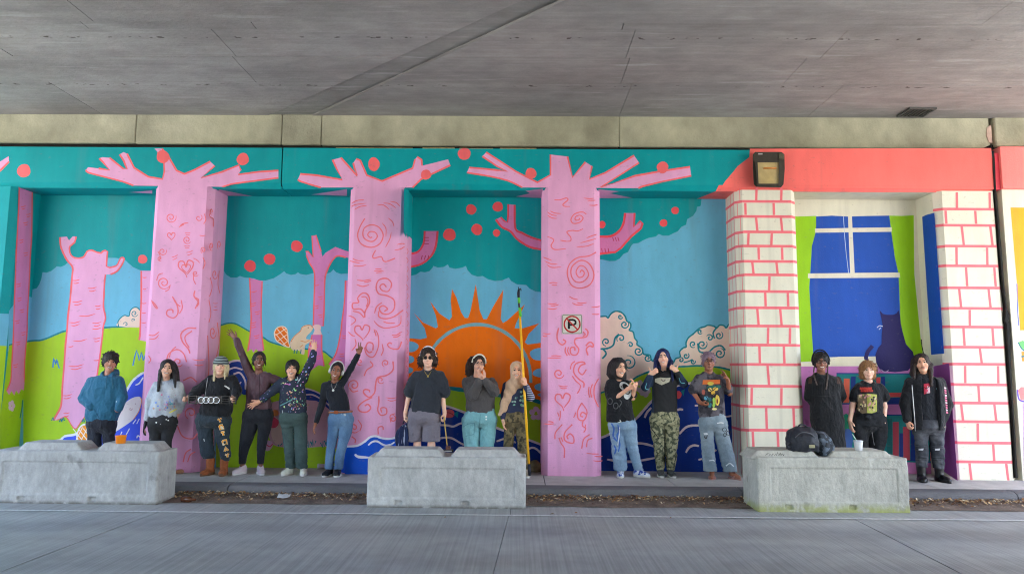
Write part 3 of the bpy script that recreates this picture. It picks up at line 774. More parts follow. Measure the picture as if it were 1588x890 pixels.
ra = [(798, 318), (799, 354), (809, 361), (823, 368), (840, 373), (855, 376)]; rb = [(855, 390), (840, 387), (823, 383.6), (810.6, 377), (800, 369), (791.8, 359), (778, 352), (769, 340.5)]; rc = [(776.5, 337), (787, 345), (788, 317)]
m.fill(ra + rb + rc, (212, 126, 178)); m.line(ra, 3, (226, 76, 90), 3); m.line(rb, 3, (226, 76, 90), 3); m.line(rc, 2.4, (226, 76, 90), 2)
m.done('painted_branch', panels[2], 'painted pink forked branch left of the spiral pillar')

# ---------------------------------------------------------------- bay 4
can4 = [(918, 285), (1090, 285), (1087, 318), (1086, 320), (1081, 321), (1080, 327), (1074.7, 335), (1065.7, 340), (1064, 348.6), (1056.7, 352), (1051, 359), (1044, 362), (1037, 365.6), (1028, 365.6), (1021.6, 363), (1017, 367), (1006, 369), (997, 373), (990, 377), (982, 378), (979, 381), (974, 391), (966.8, 394), (961, 401), (954, 404.7), (945, 405), (936, 403), (918, 400)]
m = Motif(back, 0.001); m.fill(can4, TEAL)
for x, y, r in ((1047, 326.6, 6), (1029, 346, 6), (933.5, 348.5, 5.6)): m.disc(x, y, r, (240, 86, 92))
m.done('painted_canopy', panels[3])
m = Motif(back, 0.003)
aa = [(920, 367), (931, 367), (947, 366.5), (959.6, 359), (966.8, 347), (969.5, 330.6)]; ab_ = [(984, 330.6), (983, 352), (993, 343), (996.4, 347), (994, 354), (979, 366.5), (963, 384.5), (954, 391), (931, 393.5), (920, 394)]
m.fill(aa + ab_, (216, 130, 180)); m.line(aa, 3.4, (234, 80, 92), 3); m.line(ab_, 3.2, (234, 80, 92), 1)
for x in (950, 954, 958): m.line([(x, 368), (x + 2, 374)], 1.2, (190, 60, 90), 0)
for x in (933, 938, 943): m.line([(x, 385), (x + 1, 391)], 1.2, (190, 60, 90), 0)
m.done('painted_branch', panels[3])
m = Motif(back, 0.003)
c1 = [(918, 492), (933.5, 490.5), (940, 490.5), (943, 493), (947, 487), (954, 482.7), (963, 484), (969.5, 490.5), (972, 497.7), (977.6, 501), (978, 507.6), (975.8, 512), (982, 514.7), (984, 523.7), (988, 529), (988, 534.5), (995.5, 540), (998, 549), (1008, 550.7), (1010, 558), (1017, 560.6), (1032, 563)]
m.fill(c1 + [(1030, 600), (918, 620)], CREAM); m.line(c1, 2.4, DTEAL, 3)
for x, y, r, t, a in ((968.5, 503, 7, 1.5, -0.8), (940, 530, 6.5, 1.3, 1.6), (963, 524.6, 7, 1.3, 2.4), (977.6, 534.5, 4.5, 1.2, 3.4), (990, 544.4, 7.5, 1.5, -0.6), (1004.5, 555, 5.5, 1.3, 0.4), (975, 562.4, 11.5, 1.5, -1.8), (962, 491, 4, 1.2, 0)): m.spiral(x, y, r, t, a, 2.2, DTEAL)
m.line([(930, 541), (942, 540), (951, 535), (954, 524), (960, 518)], 2.8, DTEAL); m.line([(934, 540), (940, 548), (934, 556)], 2.6, DTEAL)
m.done('painted_cloud', panels[3], 'painted cream cloud with teal swirls against the spiral pillar')
m = Motif(back, 0.006)
c2 = [(1036, 566), (1044, 562.4), (1047.7, 556), (1055, 553.4), (1054, 545), (1060, 539), (1064, 538), (1064, 531), (1067.5, 523.7), (1074.7, 518), (1080, 513), (1085.5, 508.5), (1092.7, 506.6), (1098, 504), (1107, 505.8), (1111.5, 508.5), (1116, 504), (1123, 505), (1126, 508.5), (1130.4, 503), (1136, 502), (1155, 502)]
m.fill(c2 + [(1155, 590), (1036, 590)], CREAM); m.line(c2, 2.4, DTEAL, 3)
for x, y, r, t, a in ((1089, 534, 8, 1.5, -0.6), (1116, 548, 8.5, 1.5, -1.4), (1115, 520, 6.5, 1.4, -1.0), (1100.7, 523.7, 5.5, 1.3, 3.6), (1085.5, 514, 4.2, 1.2, 0.6), (1074.7, 533.6, 5.5, 1.3, 1.0), (1064, 551.6, 5, 1.3, -1), (1056, 558, 4.2, 1.2, -2), (1074.7, 560.6, 4, 1.2, -0.4)): m.spiral(x, y, r, t, a, 2.2, DTEAL)
m.line([(1082, 532), (1085, 545), (1098, 546), (1108, 538), (1118, 536), (1125, 543)], 2.6, DTEAL); m.line([(1112, 507), (1106, 516), (1108, 525)], 2.4, DTEAL); m.line([(1060, 562), (1068, 560), (1074, 557)], 2, DTEAL)
m.done('painted_cloud', panels[3], 'painted cream cloud with teal swirls against the brick pillar')
m = Motif(back, 0.0095)
h4 = [(918, 614), (940, 606), (975.8, 592), (988, 584), (1004.5, 577), (1025, 571), (1049.5, 568.7), (1064, 568), (1082, 567), (1109, 568.7), (1123, 571), (1137.6, 575), (1155, 579)]
m.fill(skirt(h4), (158, 196, 40)); m.line(h4, 2.8, DTEAL)
for cx_, cy_ in ((991, 599), (1000, 606)):
    for k in range(5):
        a = k * 1.257; m.disc(cx_ + 5 * math.cos(a), cy_ + 6 * math.sin(a), 4.2, (186, 170, 178), n=10)
m.done('painted_hill', panels[3])
m = Motif(back, 0.0155)
w4 = [(918, 682), (938.5, 676), (966, 661), (985, 650), (1000, 633.7), (1011, 621.7), (1030, 606), (1048, 598.5), (1057, 596), (1072, 594), (1100, 594), (1141, 596), (1155, 597)]
m.fill(skirt(w4), WATER); m.line(w4, 4, FOAM)
def z5(P_): return [(920 + x / 5.396, 580 + y / 5.396) for x, y in P_]
for P_ in ([(430, 365), (450, 320), (485, 280)], [(700, 300), (725, 294), (752, 297)], [(720, 500), (770, 448), (820, 430), (890, 428)], [(775, 655), (800, 615), (840, 595), (885, 600)], [(355, 575), (430, 582), (515, 605)], [(115, 712), (220, 728), (350, 728), (515, 700)], [(1090, 358), (1185, 344)], [(1000, 655), (1030, 632)], [(880, 715), (910, 708)], [(850, 262), (885, 262)]): m.line(z5(P_), 3.6, FOAM, 5, 0.3)
m.disc(1052, 612, 5, (226, 84, 92), 6); m.fill([(1056, 606), (1062, 603), (1060, 614)], DTEAL)
m.done('painted_water', panels[3])

# ---------------------------------------------------------------- bay 5
m = Motif(back, 0.001)
m.fill([(1225, 335), (1237, 336), (1266, 335), (1266, 358), (1259, 382), (1257, 417), (1255, 446), (1258, 498), (1262, 560), (1225, 562)], LIME)
m.done('painted_curtain', panels[4], 'lime painted curtain along the brick pillar')
m = Motif(back, 0.001)
m.fill([(1379, 334.5), (1398, 335), (1417, 334), (1418, 425.6), (1422.8, 475), (1428.6, 533.6), (1433, 560), (1397, 560), (1396.5, 504), (1395, 463.5), (1393.5, 425.6), (1387.7, 399), (1382, 358)], LIME)
m.line([(1428.8, 526), (1430, 538), (1433, 552)], 1.4, (30, 40, 40)); m.done('painted_curtain', panels[4], 'lime painted curtain behind the cat')
m = Motif(back, 0.0025)
m.fill([(1265.6, 336), (1290, 334.5), (1315, 336), (1345, 335), (1379, 334.5), (1382, 358), (1387.7, 399), (1393.5, 425.6), (1395, 463.5), (1396.5, 504), (1397, 553), (1330, 553), (1261.5, 554), (1258, 498.6), (1255, 446), (1257, 417), (1259, 382), (1265.6, 358)], WINB)
m.fill([(1264, 354.5), (1383, 352.5), (1383, 359.5), (1264, 361)], WHITE); m.fill([(1315, 333), (1321, 333), (1325.5, 425), (1318.5, 425)], WHITE); m.fill([(1253, 424), (1395, 422.5), (1396, 430.5), (1253, 431.5)], WHITE)
m.line([(1308, 336), (1311, 380), (1316, 424)], 0.9, (180, 200, 220), 3)
m.done('painted_window', panels[4])
m = Motif(back, 0.0055)
m.fill([(1225, 562), (1262, 561), (1300, 553), (1400, 552), (1438, 553), (1470, 553), (1470, 570), (1225, 569)], (236, 228, 200))
m.fill([(1225, 568), (1470, 567), (1470, 744), (1225, 744)], MAUVE)
m.done('painted_sill', panels[4])
def z1(P_): return [(1230 + x / 4.046, 530 + y / 4.046) for x, y in P_]
m = Motif(back, 0.0085)
m.fill(z1([(272, 196), (955, 198), (955, 386), (272, 386)]), SHELF); m.line(z1([(272, 198), (955, 200), (955, 388), (272, 388)]), 1.8, NAVY, 0, closed=False)
m.fill(z1([(272, 456), (975, 456), (980, 765), (272, 735)]), SHELF); m.line(z1([(272, 458), (972, 458), (978, 762), (640, 735), (272, 735)]), 1.8, NAVY, 0)
def book(m, x0, x1, y0, y1, c, lean=0): m.fill(z1([(x0 + lean, y0), (x1 + lean, y0), (x1, y1), (x0, y1)]), c)
for a in ((315, 352, 230, 382, (240, 112, 84), 3), (358, 388, 216, 382, NAVY, 5), (520, 545, 222, 300, BOOKR, 3), (555, 580, 218, 385, NAVY, -3), (592, 690, 318, 346, BOOKR, 0), (592, 690, 350, 386, NAVY, 0), (860, 950, 230, 384, (70, 150, 150), 0)): book(m, *a)
for a in ((625, 663, 502, 722, (186, 66, 84), 0), (667, 690, 572, 732, NAVY, 0), (692, 733, 532, 742, (186, 66, 84), -3), (736, 782, 500, 742, NAVY, 2), (860, 900, 520, 745, BOOKR, 0), (925, 950, 500, 750, NAVY, 0), (590, 620, 480, 730, (18, 110, 112), 0)): book(m, *a)
m.fill(z1([(312, 465), (352, 462), (362, 620), (375, 735), (330, 735), (310, 560)]), (24, 158, 120), 2); m.fill(z1([(318, 560), (350, 545), (372, 580), (368, 660), (335, 668)]), (66, 110, 190), 2)
m.done('painted_bookshelf', panels[4])
m = Motif(back, 0.014)
cat = [(1364, 481), (1369, 486.5), (1374.6, 488), (1384.8, 488), (1390, 486), (1393.5, 481), (1396, 490), (1397, 501.5), (1399.4, 513), (1405, 533.6), (1415.5, 545), (1418, 555), (1418, 563), (1408, 574.5), (1388, 577), (1366, 575), (1359, 563), (1357.5, 550), (1362, 539), (1367, 533.6), (1367.5, 517), (1368.7, 504), (1367, 494)]
m.fill(cat, CAT); m.line([(1346, 562), (1343, 555), (1346, 545), (1350, 540), (1353, 536)], 6, CAT); m.line([(1345, 558), (1350, 570), (1360, 572)], 5, CAT)
m.line([(1360, 508), (1364, 505), (1369, 506)], 1.2, (210, 210, 225)); m.line([(1363, 511), (1366, 508)], 1.2, (210, 210, 225)); m.line([(1360, 576), (1366, 573), (1372, 577), (1378, 574)], 1.2, (190, 170, 210))
m.done('painted_cat', panels[4])

# ---------------------------------------------------------------- header trees (front of the header)
M1 = [(133.5, 263.6), (136.6, 259.5), (153, 261.5), (170, 264), (160, 252), (154, 246), (158.5, 244), (170, 245), (190.7, 261.6), (197, 262.6), (191.7, 249), (185.5, 239.7), (191.7, 236), (197, 238.7), (208, 260.5), (230, 274.4), (252, 278), (255, 265.7), (254, 251), (244.7, 236.5), (239.5, 230.5), (251, 230.5), (263, 246), (273.8, 264.7), (286, 270), (301, 264), (326, 250.8), (333, 257.4), (312, 276), (344.4, 266.8), (370.4, 256.4), (373.5, 264.7), (369.4, 271), (400.5, 266.8), (431.7, 264.7), (431.7, 276), (400.5, 280), (359, 285.5), (345, 290)]
M1b = [(207, 288), (190.7, 282), (160, 274), (136.6, 267.8)]
M2 = [(462, 278.4), (465.6, 270), (490, 272), (531, 279), (522, 262), (515.8, 248), (528.6, 244.7), (554, 273), (550, 262), (547.8, 253), (552.4, 246.5), (558.7, 249), (568.8, 272), (592.5, 281), (640, 261), (643.7, 247.4), (647, 243.4), (653.7, 248), (654.6, 257.4), (694.8, 247.4), (698.4, 256.5), (667.4, 271), (652.8, 278.4), (640, 291)]
M2b = [(497.6, 291), (480, 286), (464.7, 281)]
M3 = [(724, 268), (727.7, 260), (750, 262), (770.5, 264), (787, 266.6), (770.5, 258), (748, 242.7), (754, 236.4), (800.8, 266.6), (833.5, 283), (853.7, 271.6), (853.7, 240), (880, 243), (887.7, 275.4), (907.8, 251.5), (918, 257.8), (914, 278), (939, 268), (983.4, 241.4), (991, 252.7), (931.7, 290.5), (984.6, 273), (1027.5, 265.3), (1070, 259), (1072, 273), (1027.5, 281.7), (997, 289), (990, 292)]
M3b = [(810, 291), (788, 280.5), (758, 273.4)]
for (pts, pb, ends, apples, pl, lab) in ((M1, M1b, (0, 1, 5, 6, 11, 12, 19, 20, 26, 31, 34), ((252.6, 243.3, 10, 10), (376.6, 247, 9.5, 9.5)), front, 'crown over the pillar behind the woman with long dark hair'),
                                    (M2, M2b, (0, 5, 9, 15, 18, 19), ((579.7, 255, 9, 10.5), (660.5, 271, 8, 8), (720, 239, 10, 9.5)), f2, 'crown over the heart pillar'),
                                    (M3, M3b, (0, 6, 11, 14, 18, 23), ((823.4, 269, 8.5, 8.5), (1027.5, 260, 9, 9)), f2, 'crown over the spiral pillar')):
    m = Motif(pl, 0.0012)
    m.fill(pts + pb, PINK)
    cur = [pts[0]]
    for k in range(1, len(pts)):
        if k - 1 in ends:
            if len(cur) > 1: m.line(cur, 2.6, CORAL, 0)
            cur = []
        cur.append(pts[k])
    if len(cur) > 1: m.line(cur, 2.6, CORAL, 0)
    m.line(pb + [pts[0]], 2.4, CORAL, 2)
    for (x, y, rx, ry) in apples: m.disc(x, y, rx, CORAL, ry)
    m.done('painted_branches', wall, lab)
m = Motif(front, 0.0012); m.disc(37, 265, 10.5, CORAL); m.fill([(-30, 262), (0, 251), (13.5, 242.5), (14, 251), (0, 265), (-30, 285)], PINK); m.line([(-30, 285), (0, 265), (14, 251)], 3, CORAL, 0)
m.done('painted_fruit', wall)
# pink slivers where the painted boughs run on under the header
def soff(x, y, o): return SZ(x, y, ZS - o)
m = Motif(soff, 0.0012)
for P_ in ([(200, 298.5), (236, 295.5), (236, 300.5)], [(340, 294), (391, 304.5), (352, 303.5), (335, 300)], [(483, 302), (538, 293.5), (538, 304)], [(800, 305), (822, 300), (815, 296), (842, 293), (842, 308)], [(928, 294), (960, 297), (945, 300), (980, 307), (930, 308)]): m.fill(P_, PINK)
m.done('painted_branches', wall)
# the next wall length, beyond the expansion joint
nx = fx(1565.5)
wall2 = thing('mural_wall', 'next length of painted wall beyond the ragged expansion joint, white with an orange window', 'mural wall', (nx, YW, ZP))
b = MB(); b.box(nx + 0.012, XR, YW - 0.01, YB + 0.4, ZP - 0.03, ZS + 0.03); b.build('wall_panel', M_WHITE, wall2)
b = MB(); b.box(fx(1549, 262), XR, YW - 0.055, YB + 0.4, ZS + 0.033, ZT + 0.05); b.build('header_beam', paint((255, 136, 130)), wall2)
b = MB(); b.box(fx(1541.5, 262), fx(1549, 262) - 0.001, YW - 0.015, YB, ZS + 0.03, ZT - 0.03); b.build('header_return', paint((232, 76, 92)), wall2)
f3 = lambda x, y, o: S(x, y, YW - 0.01 - o)
m = Motif(f3, 0.0012)
m.fill([(1567, 322), (1640, 322), (1640, 512), (1582, 512), (1577, 440)], (255, 170, 30)); m.fill([(1584, 545), (1640, 545), (1640, 560), (1585, 560)], (250, 160, 60)); m.line([(1577, 440), (1578, 480), (1580, 505)], 1.3, (70, 90, 200)); m.disc(1587, 519, 4.5, (240, 236, 230)); m.fill([(1579, 531), (1586, 528), (1600, 536), (1588, 545)], (120, 200, 120)); m.line([(1579, 531), (1584, 540), (1590, 545)], 1.5, (30, 110, 140)); m.line([(1584, 553), (1590, 552)], 2.2, DTEAL)
m.fill([(1579, 605), (1583, 600), (1640, 600), (1640, 622), (1583, 620)], (248, 140, 140)); m.line([(1578, 604), (1579, 615), (1583, 621), (1600, 624)], 2.2, (110, 80, 190)); m.fill([(1586, 625), (1640, 625), (1640, 744), (1588, 744)], (200, 160, 210))
m.done('painted_window', wall2)
# ragged black joint
b = MB(); b.box(fx(1540, 262) , fx(1541.5, 262), YW + 0.01, YB + 0.2, ZS, ZT + 0.1)
pts = [(1541, 234), (1542, 262), (1543.5, 292), (1548, 340), (1552, 390), (1556.5, 440), (1561, 480), (1563, 490), (1561, 497), (1564, 503), (1566, 560), (1570, 620), (1574, 680), (1577, 741)]
vs = []; fs = []
for k, (x, y) in enumerate(pts):
    w = 1.0 + 0.6 * (k % 3 == 1) + (1.6 if 480 < y < 505 else 0)
    for dx in (-w, w):
        p = S(x + dx, y, YW - 0.018); vs.append(p); vs.append(p + Vector((0, 0.06, 0)))
for k in range(len(pts) - 1):
    i, j = 4 * k, 4 * (k + 1)
    fs += [(i, j, j + 2, i + 2), (i, i + 1, j + 1, j), (i + 2, j + 2, j + 3, i + 3)]
b.add(vs, fs); b.build('expansion_joint', M_DARK, wall2)

# ================================================================== PILLARS
def pillar(k, mat, label, back_y=YB + 0.02):
    x0, x1 = PX[k]
    p = thing('pillar', label, 'pillar', ((x0 + x1) / 2 if k else x1 - 0.4, YW, ZP), group='pillars of the painted wall')
    y0 = YW + 0.001 * (1 if k else 0)
    prof = [(x0, back_y), (x0, y0 + CH), (x0 + CH, y0), (x1 - CH, y0), (x1, y0 + CH), (x1, back_y)]
    n = 6; z0, z1 = ZP - 0.01, ZS + (0.077 if k in (1, 2, 3) else 0.01)
    vs = [(a, c, z0) for a, c in prof] + [(a, c, z1) for a, c in prof]
    fs = [(i, i + 1, n + i + 1, n + i) for i in range(n - 1)]
    # sloped stop of the chamfer into the header
    o = mesh('pillar_shaft', vs, fs, mat, p)
    return p, prof
def facet(prof, i):
    a, c = Vector(prof[i]), Vector(prof[i + 1]); d = (c - a).normalized(); return a, c, Vector((d.y, -d.x))
def zsheet(mb, prof, i, u0, u1, z0, z1, e, mi=0):
    a, c, n = facet(prof, i); p0 = a + (c - a) * u0 + n * e; p1 = a + (c - a) * u1 + n * e
    mb.add([(p0.x, p0.y, z0), (p1.x, p1.y, z0), (p1.x, p1.y, z1), (p0.x, p0.y, z1)], [(0, 1, 2, 3)], mi)
def zf(y, x=800): return S(x, y, YW).z

# P0: the wall end on the far left
p0, pr0 = pillar(0, M_TEAL, 'wall end at the left edge, painted teal over sky and green with a slim pink tree on its side')
mb = MB()
for i in (2, 3):
    zsheet(mb, pr0, i, 0, 1, zf(536, 5), zf(486, 5), 0.0012, 0); zsheet(mb, pr0, i, 0, 1, ZP + 0.01, zf(536, 5), 0.0016, 1)
mb.build('painted_hill', [paint(SKY), paint(GREEN)], p0)
X0 = pr0[4][0]
side0 = lambda x, y, o: SX(x, y, X0 + o)
m = Motif(side0, 0.0012)
m.fill([(23, 470), (45.6, 460), (55, 463), (60, 470), (60, 545), (12, 545), (14, 482)], SKY)
hl0 = [(14, 535), (19, 533.5), (41.7, 529.5), (47, 531), (60, 534)]
m.fill(hl0 + [(60, 730), (-16, 760), (-6, 690), (4, 620)], GREEN); m.line(hl0, 2, DTEAL, 2)
tl = [(30, 290), (29, 322), (26.7, 366), (25, 397), (23.6, 436.5), (22, 476), (20.5, 527), (18, 566.5), (16.5, 590), (10, 606)]
trr = [(42, 598), (38, 590), (38.5, 558.6), (41.7, 519), (42.5, 489.5), (45, 444), (47, 397), (49, 366), (50, 297)]
m.fill(tl + [(14, 612), (18, 606), (22, 613), (25, 605), (29, 611), (33, 603), (38, 606)] + trr, (222, 138, 190)); m.line(tl, 2, CORAL, 3); m.line(trr, 2, CORAL, 3)
for x, y in ((36, 320), (44, 332), (33, 372), (40, 392), (29, 440), (30, 462), (27, 497), (36, 515), (28, 530), (24, 565), (34, 480), (40, 345)): m.ticks(x, y, 8, 2, 3.6, 1.3, CORAL, 0.1)
for k in range(5):
    a = k * 1.257; m.disc(18 + 3 * math.cos(a), 629 + 5 * math.sin(a), 2.6, (226, 190, 214), 4, n=10)
for x in (31, 35, 39): m.line([(x, 648), (x + 3, 632), (x + 4, 620)], 1.6, (40, 140, 120), 2)
m.done('painted_tree', p0)

# P1..P3 pink
M_PINK = paint(PINK)
p1, pr1 = pillar(1, M_PINK, 'pink painted pillar with small coral scribbles, behind the woman in the grey sweatshirt')
p2, pr2 = pillar(2, M_PINK, 'pink painted pillar with coral hearts and a blue wave at its foot')
p3, pr3 = pillar(3, M_PINK, 'pink painted pillar with coral spirals and the no parking sign')
C = (240, 118, 126)
def z(bx, by, s): return lambda *P_: [(bx + x / s, by + y / s) for x, y in P_]
q = z(200, 280, 4.45)
m = Motif(front, 0.0015)
m.spiral(265, 337.5, 8.5, 1.7, -0.4, 1.7, C); m.line(q((345, 325), (370, 300), (410, 292)), 2.2, C, 4, .8); m.line(q((350, 318), (380, 303)), 1.5, C)
m.heart(265.5, 366, 6, 1.8, C); m.spiral(290, 372, 6.5, 1.6, 0.5, 1.7, C); m.ticks(291, 361, 9, 2, 3, 1.3, C); m.ticks(290, 381, 10, 2, 3, 1.3, C)
m.spiral(308, 338, 6, 1.2, -1, 1.6, C); m.line(q((520, 230), (530, 270), (515, 300)), 1.6, C); m.ticks(314, 365, 10, 1, 3, 1.6, C)
m.spiral(252, 390, 6.5, 1.5, -0.6, 1.7, C); m.spiral(248, 401, 4, 1.2, 1, 1.6, C); m.line(q((200, 490), (215, 520), (210, 550)), 1.6, C); m.ticks(271, 397, 10, 2, 4, 1.5, C, .2); m.ticks(294, 390, 11, 2, 4, 1.5, C, .15)
m.heart(288, 414, 12, 2.4, C, .25); m.heart(288.5, 416, 7, 1.8, C); m.line(q((440, 535), (470, 550), (490, 570)), 1.6, C, 4, .8); m.spiral(303, 424, 5, 1.3, 0.4, 1.7, C); m.line(q((450, 640), (445, 680), (460, 715)), 1.8, C)
m.spiral(316 - 1, 388, 5.5, 1.5, 2, 1.6, C, 0.7); m.line(q((510, 530), (525, 570), (510, 610)), 1.8, C)
m.spiral(254, 438.5, 10.5, 1.8, 0.3, 2, C); m.line(q((190, 690), (205, 650), (235, 640)), 1.6, C); m.line(q((285, 720), (275, 750), (250, 765)), 1.6, C)
m.line(q((160, 830), (185, 860), (200, 885)), 2, C, 4, .7); m.line(q((455, 760), (450, 800), (480, 840), (470, 870)), 2.2, C); m.line(q((300, 800), (320, 840), (355, 870)), 2, C)
q = z(200, 450, 5.935)
m.line(q((400, 60), (440, 130), (450, 210), (410, 255), (350, 230), (355, 185), (400, 180), (405, 210)), 2.4, C); m.line(q((480, 90), (490, 160), (465, 215)), 2, C); m.line(q((205, 90), (230, 140), (260, 175)), 2.2, C, 4, .7)
m.line(q((600, 20), (600, 60), (640, 90), (610, 170)), 2.2, C); m.line(q((180, 410), (230, 415), (280, 380)), 2.2, C, 4, .7); m.line(q((185, 450), (240, 445), (275, 410)), 2, C, 4, .7)
m.line(q((620, 350), (540, 350), (480, 400), (490, 470), (545, 540), (560, 580)), 2.6, C); m.line(q((580, 375), (520, 420), (520, 470), (555, 530)), 2.2, C)
m.line(q((345, 640), (370, 580), (440, 545), (500, 580), (530, 660)), 2.4, C); m.spiral(276, 561, 8, 1.3, 0.5, 2.4, C); m.line(q((430, 520), (390, 560), (370, 620)), 2, C); m.ticks(308, 557, 20, 2, 8, 2, C); m.line(q((180, 600), (200, 640), (180, 670)), 2, C)
m.line([(231, 625), (238, 640), (233, 655)], 2.2, C); m.spiral(296, 640, 10, 1.3, 2, 2.4, C); m.line([(284, 590), (296, 585), (305, 592)], 2.4, C); m.line([(275, 660), (283, 676), (298, 680), (306, 672)], 2.4, C); m.line([(284, 716), (288, 702), (296, 696)], 2.4, C); m.line([(291, 716), (295, 705), (303, 700)], 2.2, C); m.line([(268, 610), (282, 618), (300, 612)], 2.2, C); m.line([(240, 690), (250, 700), (262, 696)], 2.2, C)
m.done('painted_scribbles', p1)
X1 = pr1[4][0]; sd1 = lambda x, y, o: SX(x, y, X1 + o)
m = Motif(sd1, 0.0015)
m.line([(328, 324), (325, 335), (331, 340), (331, 352)], 1.6, C); m.spiral(328, 328, 5, 1.3, 1, 1.6, C, 0.6); m.spiral(328, 382, 7, 1.4, 1, 1.6, C, 0.5); m.spiral(340, 380, 8, 1.2, 2, 1.5, C, 0.4); m.spiral(333, 425, 9, 1.3, 0, 1.7, C, 0.5); m.line([(326, 430), (329, 445), (325, 460)], 1.6, C); m.line([(340, 420), (338, 440), (341, 455)], 1.5, C); m.ticks(334, 470, 8, 3, 5, 1.5, C); m.line([(324, 465), (327, 485), (324, 500)], 1.7, C); m.spiral(330, 515, 11, 1.4, 0, 2, C, 0.5); m.line([(337, 500), (340, 530), (334, 560)], 1.8, C); m.line([(322, 520), (324, 570), (320, 600)], 1.8, C); m.ticks(330, 590, 12, 2, 8, 1.8, C); m.spiral(328, 640, 11, 1.3, 2, 2, C, 0.5); m.line([(330, 680), (326, 700), (332, 715)], 1.8, C)
m.done('painted_scribbles', p1)

q = z(520, 280, 5.93)
m = Motif(front, 0.0015)
for P_ in ([(150, 210), (200, 185), (265, 178)], [(145, 240), (190, 222), (285, 210)], [(175, 268), (230, 240), (290, 232)], [(385, 228), (440, 225), (500, 270)], [(440, 208), (500, 215), (560, 255)], [(500, 192), (560, 205), (595, 240)], [(430, 390), (465, 440), (465, 520)], [(485, 345), (525, 380), (540, 425)], [(515, 475), (500, 540), (460, 615)], [(545, 640), (600, 630), (640, 605)], [(565, 590), (610, 580), (640, 583)], [(130, 738), (180, 750), (230, 762)], [(155, 715), (200, 735), (265, 737)], [(170, 785), (230, 787), (285, 775)], [(365, 815), (400, 812), (430, 818)], [(355, 832), (400, 830), (450, 836)], [(375, 850), (400, 845), (430, 846)]): m.line(q(*P_), 1.8, C, 4, .7)
m.line(q((270, 350), (225, 430), (205, 510), (240, 585), (330, 615), (410, 580), (440, 500), (400, 430), (330, 408), (265, 440), (255, 510), (290, 550), (345, 560), (385, 520), (370, 480), (320, 470), (298, 500), (320, 525), (340, 520)), 2.3, C, 4)
m.line(q((370, 640), (345, 690), (355, 715), (420, 700), (440, 735), (470, 745), (550, 715)), 2.2, C, 4)
q = z(520, 420, 5.93)
for P_ in ([(200, 85), (260, 90), (330, 78)], [(265, 105), (300, 100), (330, 92)], [(195, 125), (250, 143), (310, 130)], [(355, 460), (400, 505), (470, 525), (590, 495), (605, 410)], [(440, 465), (490, 480), (550, 478)], [(120, 410), (170, 430), (185, 460), (140, 500)], [(430, 290), (380, 330), (360, 390)], [(520, 590), (560, 590), (610, 560)], [(530, 610), (570, 605), (600, 585)], [(180, 620), (190, 680), (150, 735)], [(430, 670), (440, 730), (420, 780)], [(120, 560), (150, 590), (180, 600)], [(370, 540), (395, 600), (395, 700), (350, 790), (290, 770), (265, 700)], [(355, 535), (370, 580), (375, 600)]): m.line(q(*P_), 2.2, C, 4, .5)
m.line(q((505, 165), (480, 190), (430, 180), (410, 145), (440, 120), (470, 150)), 2.4, C, 4); m.line(q((510, 160), (515, 110), (470, 70), (400, 85), (375, 150), (400, 210), (480, 230), (540, 270), (540, 350), (490, 395), (430, 390), (405, 345), (440, 320), (480, 350), (450, 370)), 2.6, C, 4); m.line(q((400, 370), (400, 420), (460, 440), (540, 420), (625, 360)), 2.4, C, 4)
m.line(q((270, 430), (275, 370), (315, 290), (300, 220), (250, 205), (205, 250), (215, 290), (160, 300), (165, 350), (230, 350), (270, 390)), 2.6, C, 4); m.line(q((240, 240), (280, 240), (300, 280), (285, 330)), 2, C); m.line(q((160, 370), (220, 385), (265, 430)), 2.2, C)
m.heart(561.5, 514, 12, 2.5, C, .1)
m.line(q((345, 730), (345, 670), (300, 660), (280, 710), (310, 750), (340, 740)), 2.5, C, 4); m.line(q((610, 650), (580, 715), (510, 710), (480, 680), (500, 660), (520, 670)), 2.5, C, 4)
q = z(520, 560, 5.93)
m.line(q((530, 0), (530, 80), (470, 130), (390, 150), (370, 220), (360, 290), (310, 330), (260, 290), (270, 260), (310, 265), (315, 285)), 2.8, C, 4); m.line(q((340, 330), (260, 370), (210, 420), (230, 460), (290, 465), (325, 430), (300, 395), (270, 410)), 2.8, C, 4); m.spiral(590.5, 589, 6, 1.2, 0.6, 2.2, C)
m.line(q((320, 0), (345, 40), (290, 80), (265, 135)), 2.4, C, 4); m.spiral(549, 597, 9, 1.4, 2.8, 2.4, C); m.line(q((130, 245), (160, 280), (210, 270)), 2.2, C)
m.line(q((400, 320), (400, 380), (390, 450), (420, 495), (470, 480), (465, 430), (420, 430), (425, 470)), 2.6, C, 4); m.ticks(607, 616, 18, 2, 4, 1.8, C); m.spiral(609, 649, 5.5, 1.2, -1.6, 2.4, C); m.line(q((510, 560), (505, 500), (550, 480)), 2, C); m.spiral(549, 663, 8.5, 1.4, 0.6, 2.6, C); m.line(q((210, 540), (240, 590), (225, 640)), 2, C); m.line(q((395, 670), (395, 610), (435, 600), (440, 630)), 2.4, C, 4); m.line(q((150, 690), (185, 720), (180, 750)), 2.4, C); m.spiral(598, 563, 6, 1.3, 2, 2.2, C); m.spiral(558, 561, 5.5, 1.2, 1, 2.2, C)
m.done('painted_scribbles', p2)
m = Motif(front, 0.006)
wv = [(535, 692), (548, 691.5), (556, 690), (566, 684), (574, 677.5), (583, 676), (592, 679), (605, 680), (617, 677), (622, 675)]
m.fill(skirt(wv, 736), WATERP); m.line(wv, 3.2, (232, 228, 236), 4); m.line([(571, 690), (577, 685), (585, 684), (596, 690), (606, 689), (612, 685)], 3, (232, 230, 238), 4, .4); m.line([(550, 704), (556, 708), (572, 709)], 4, (232, 230, 238), 3, .4)
m.done('painted_wave', p2)
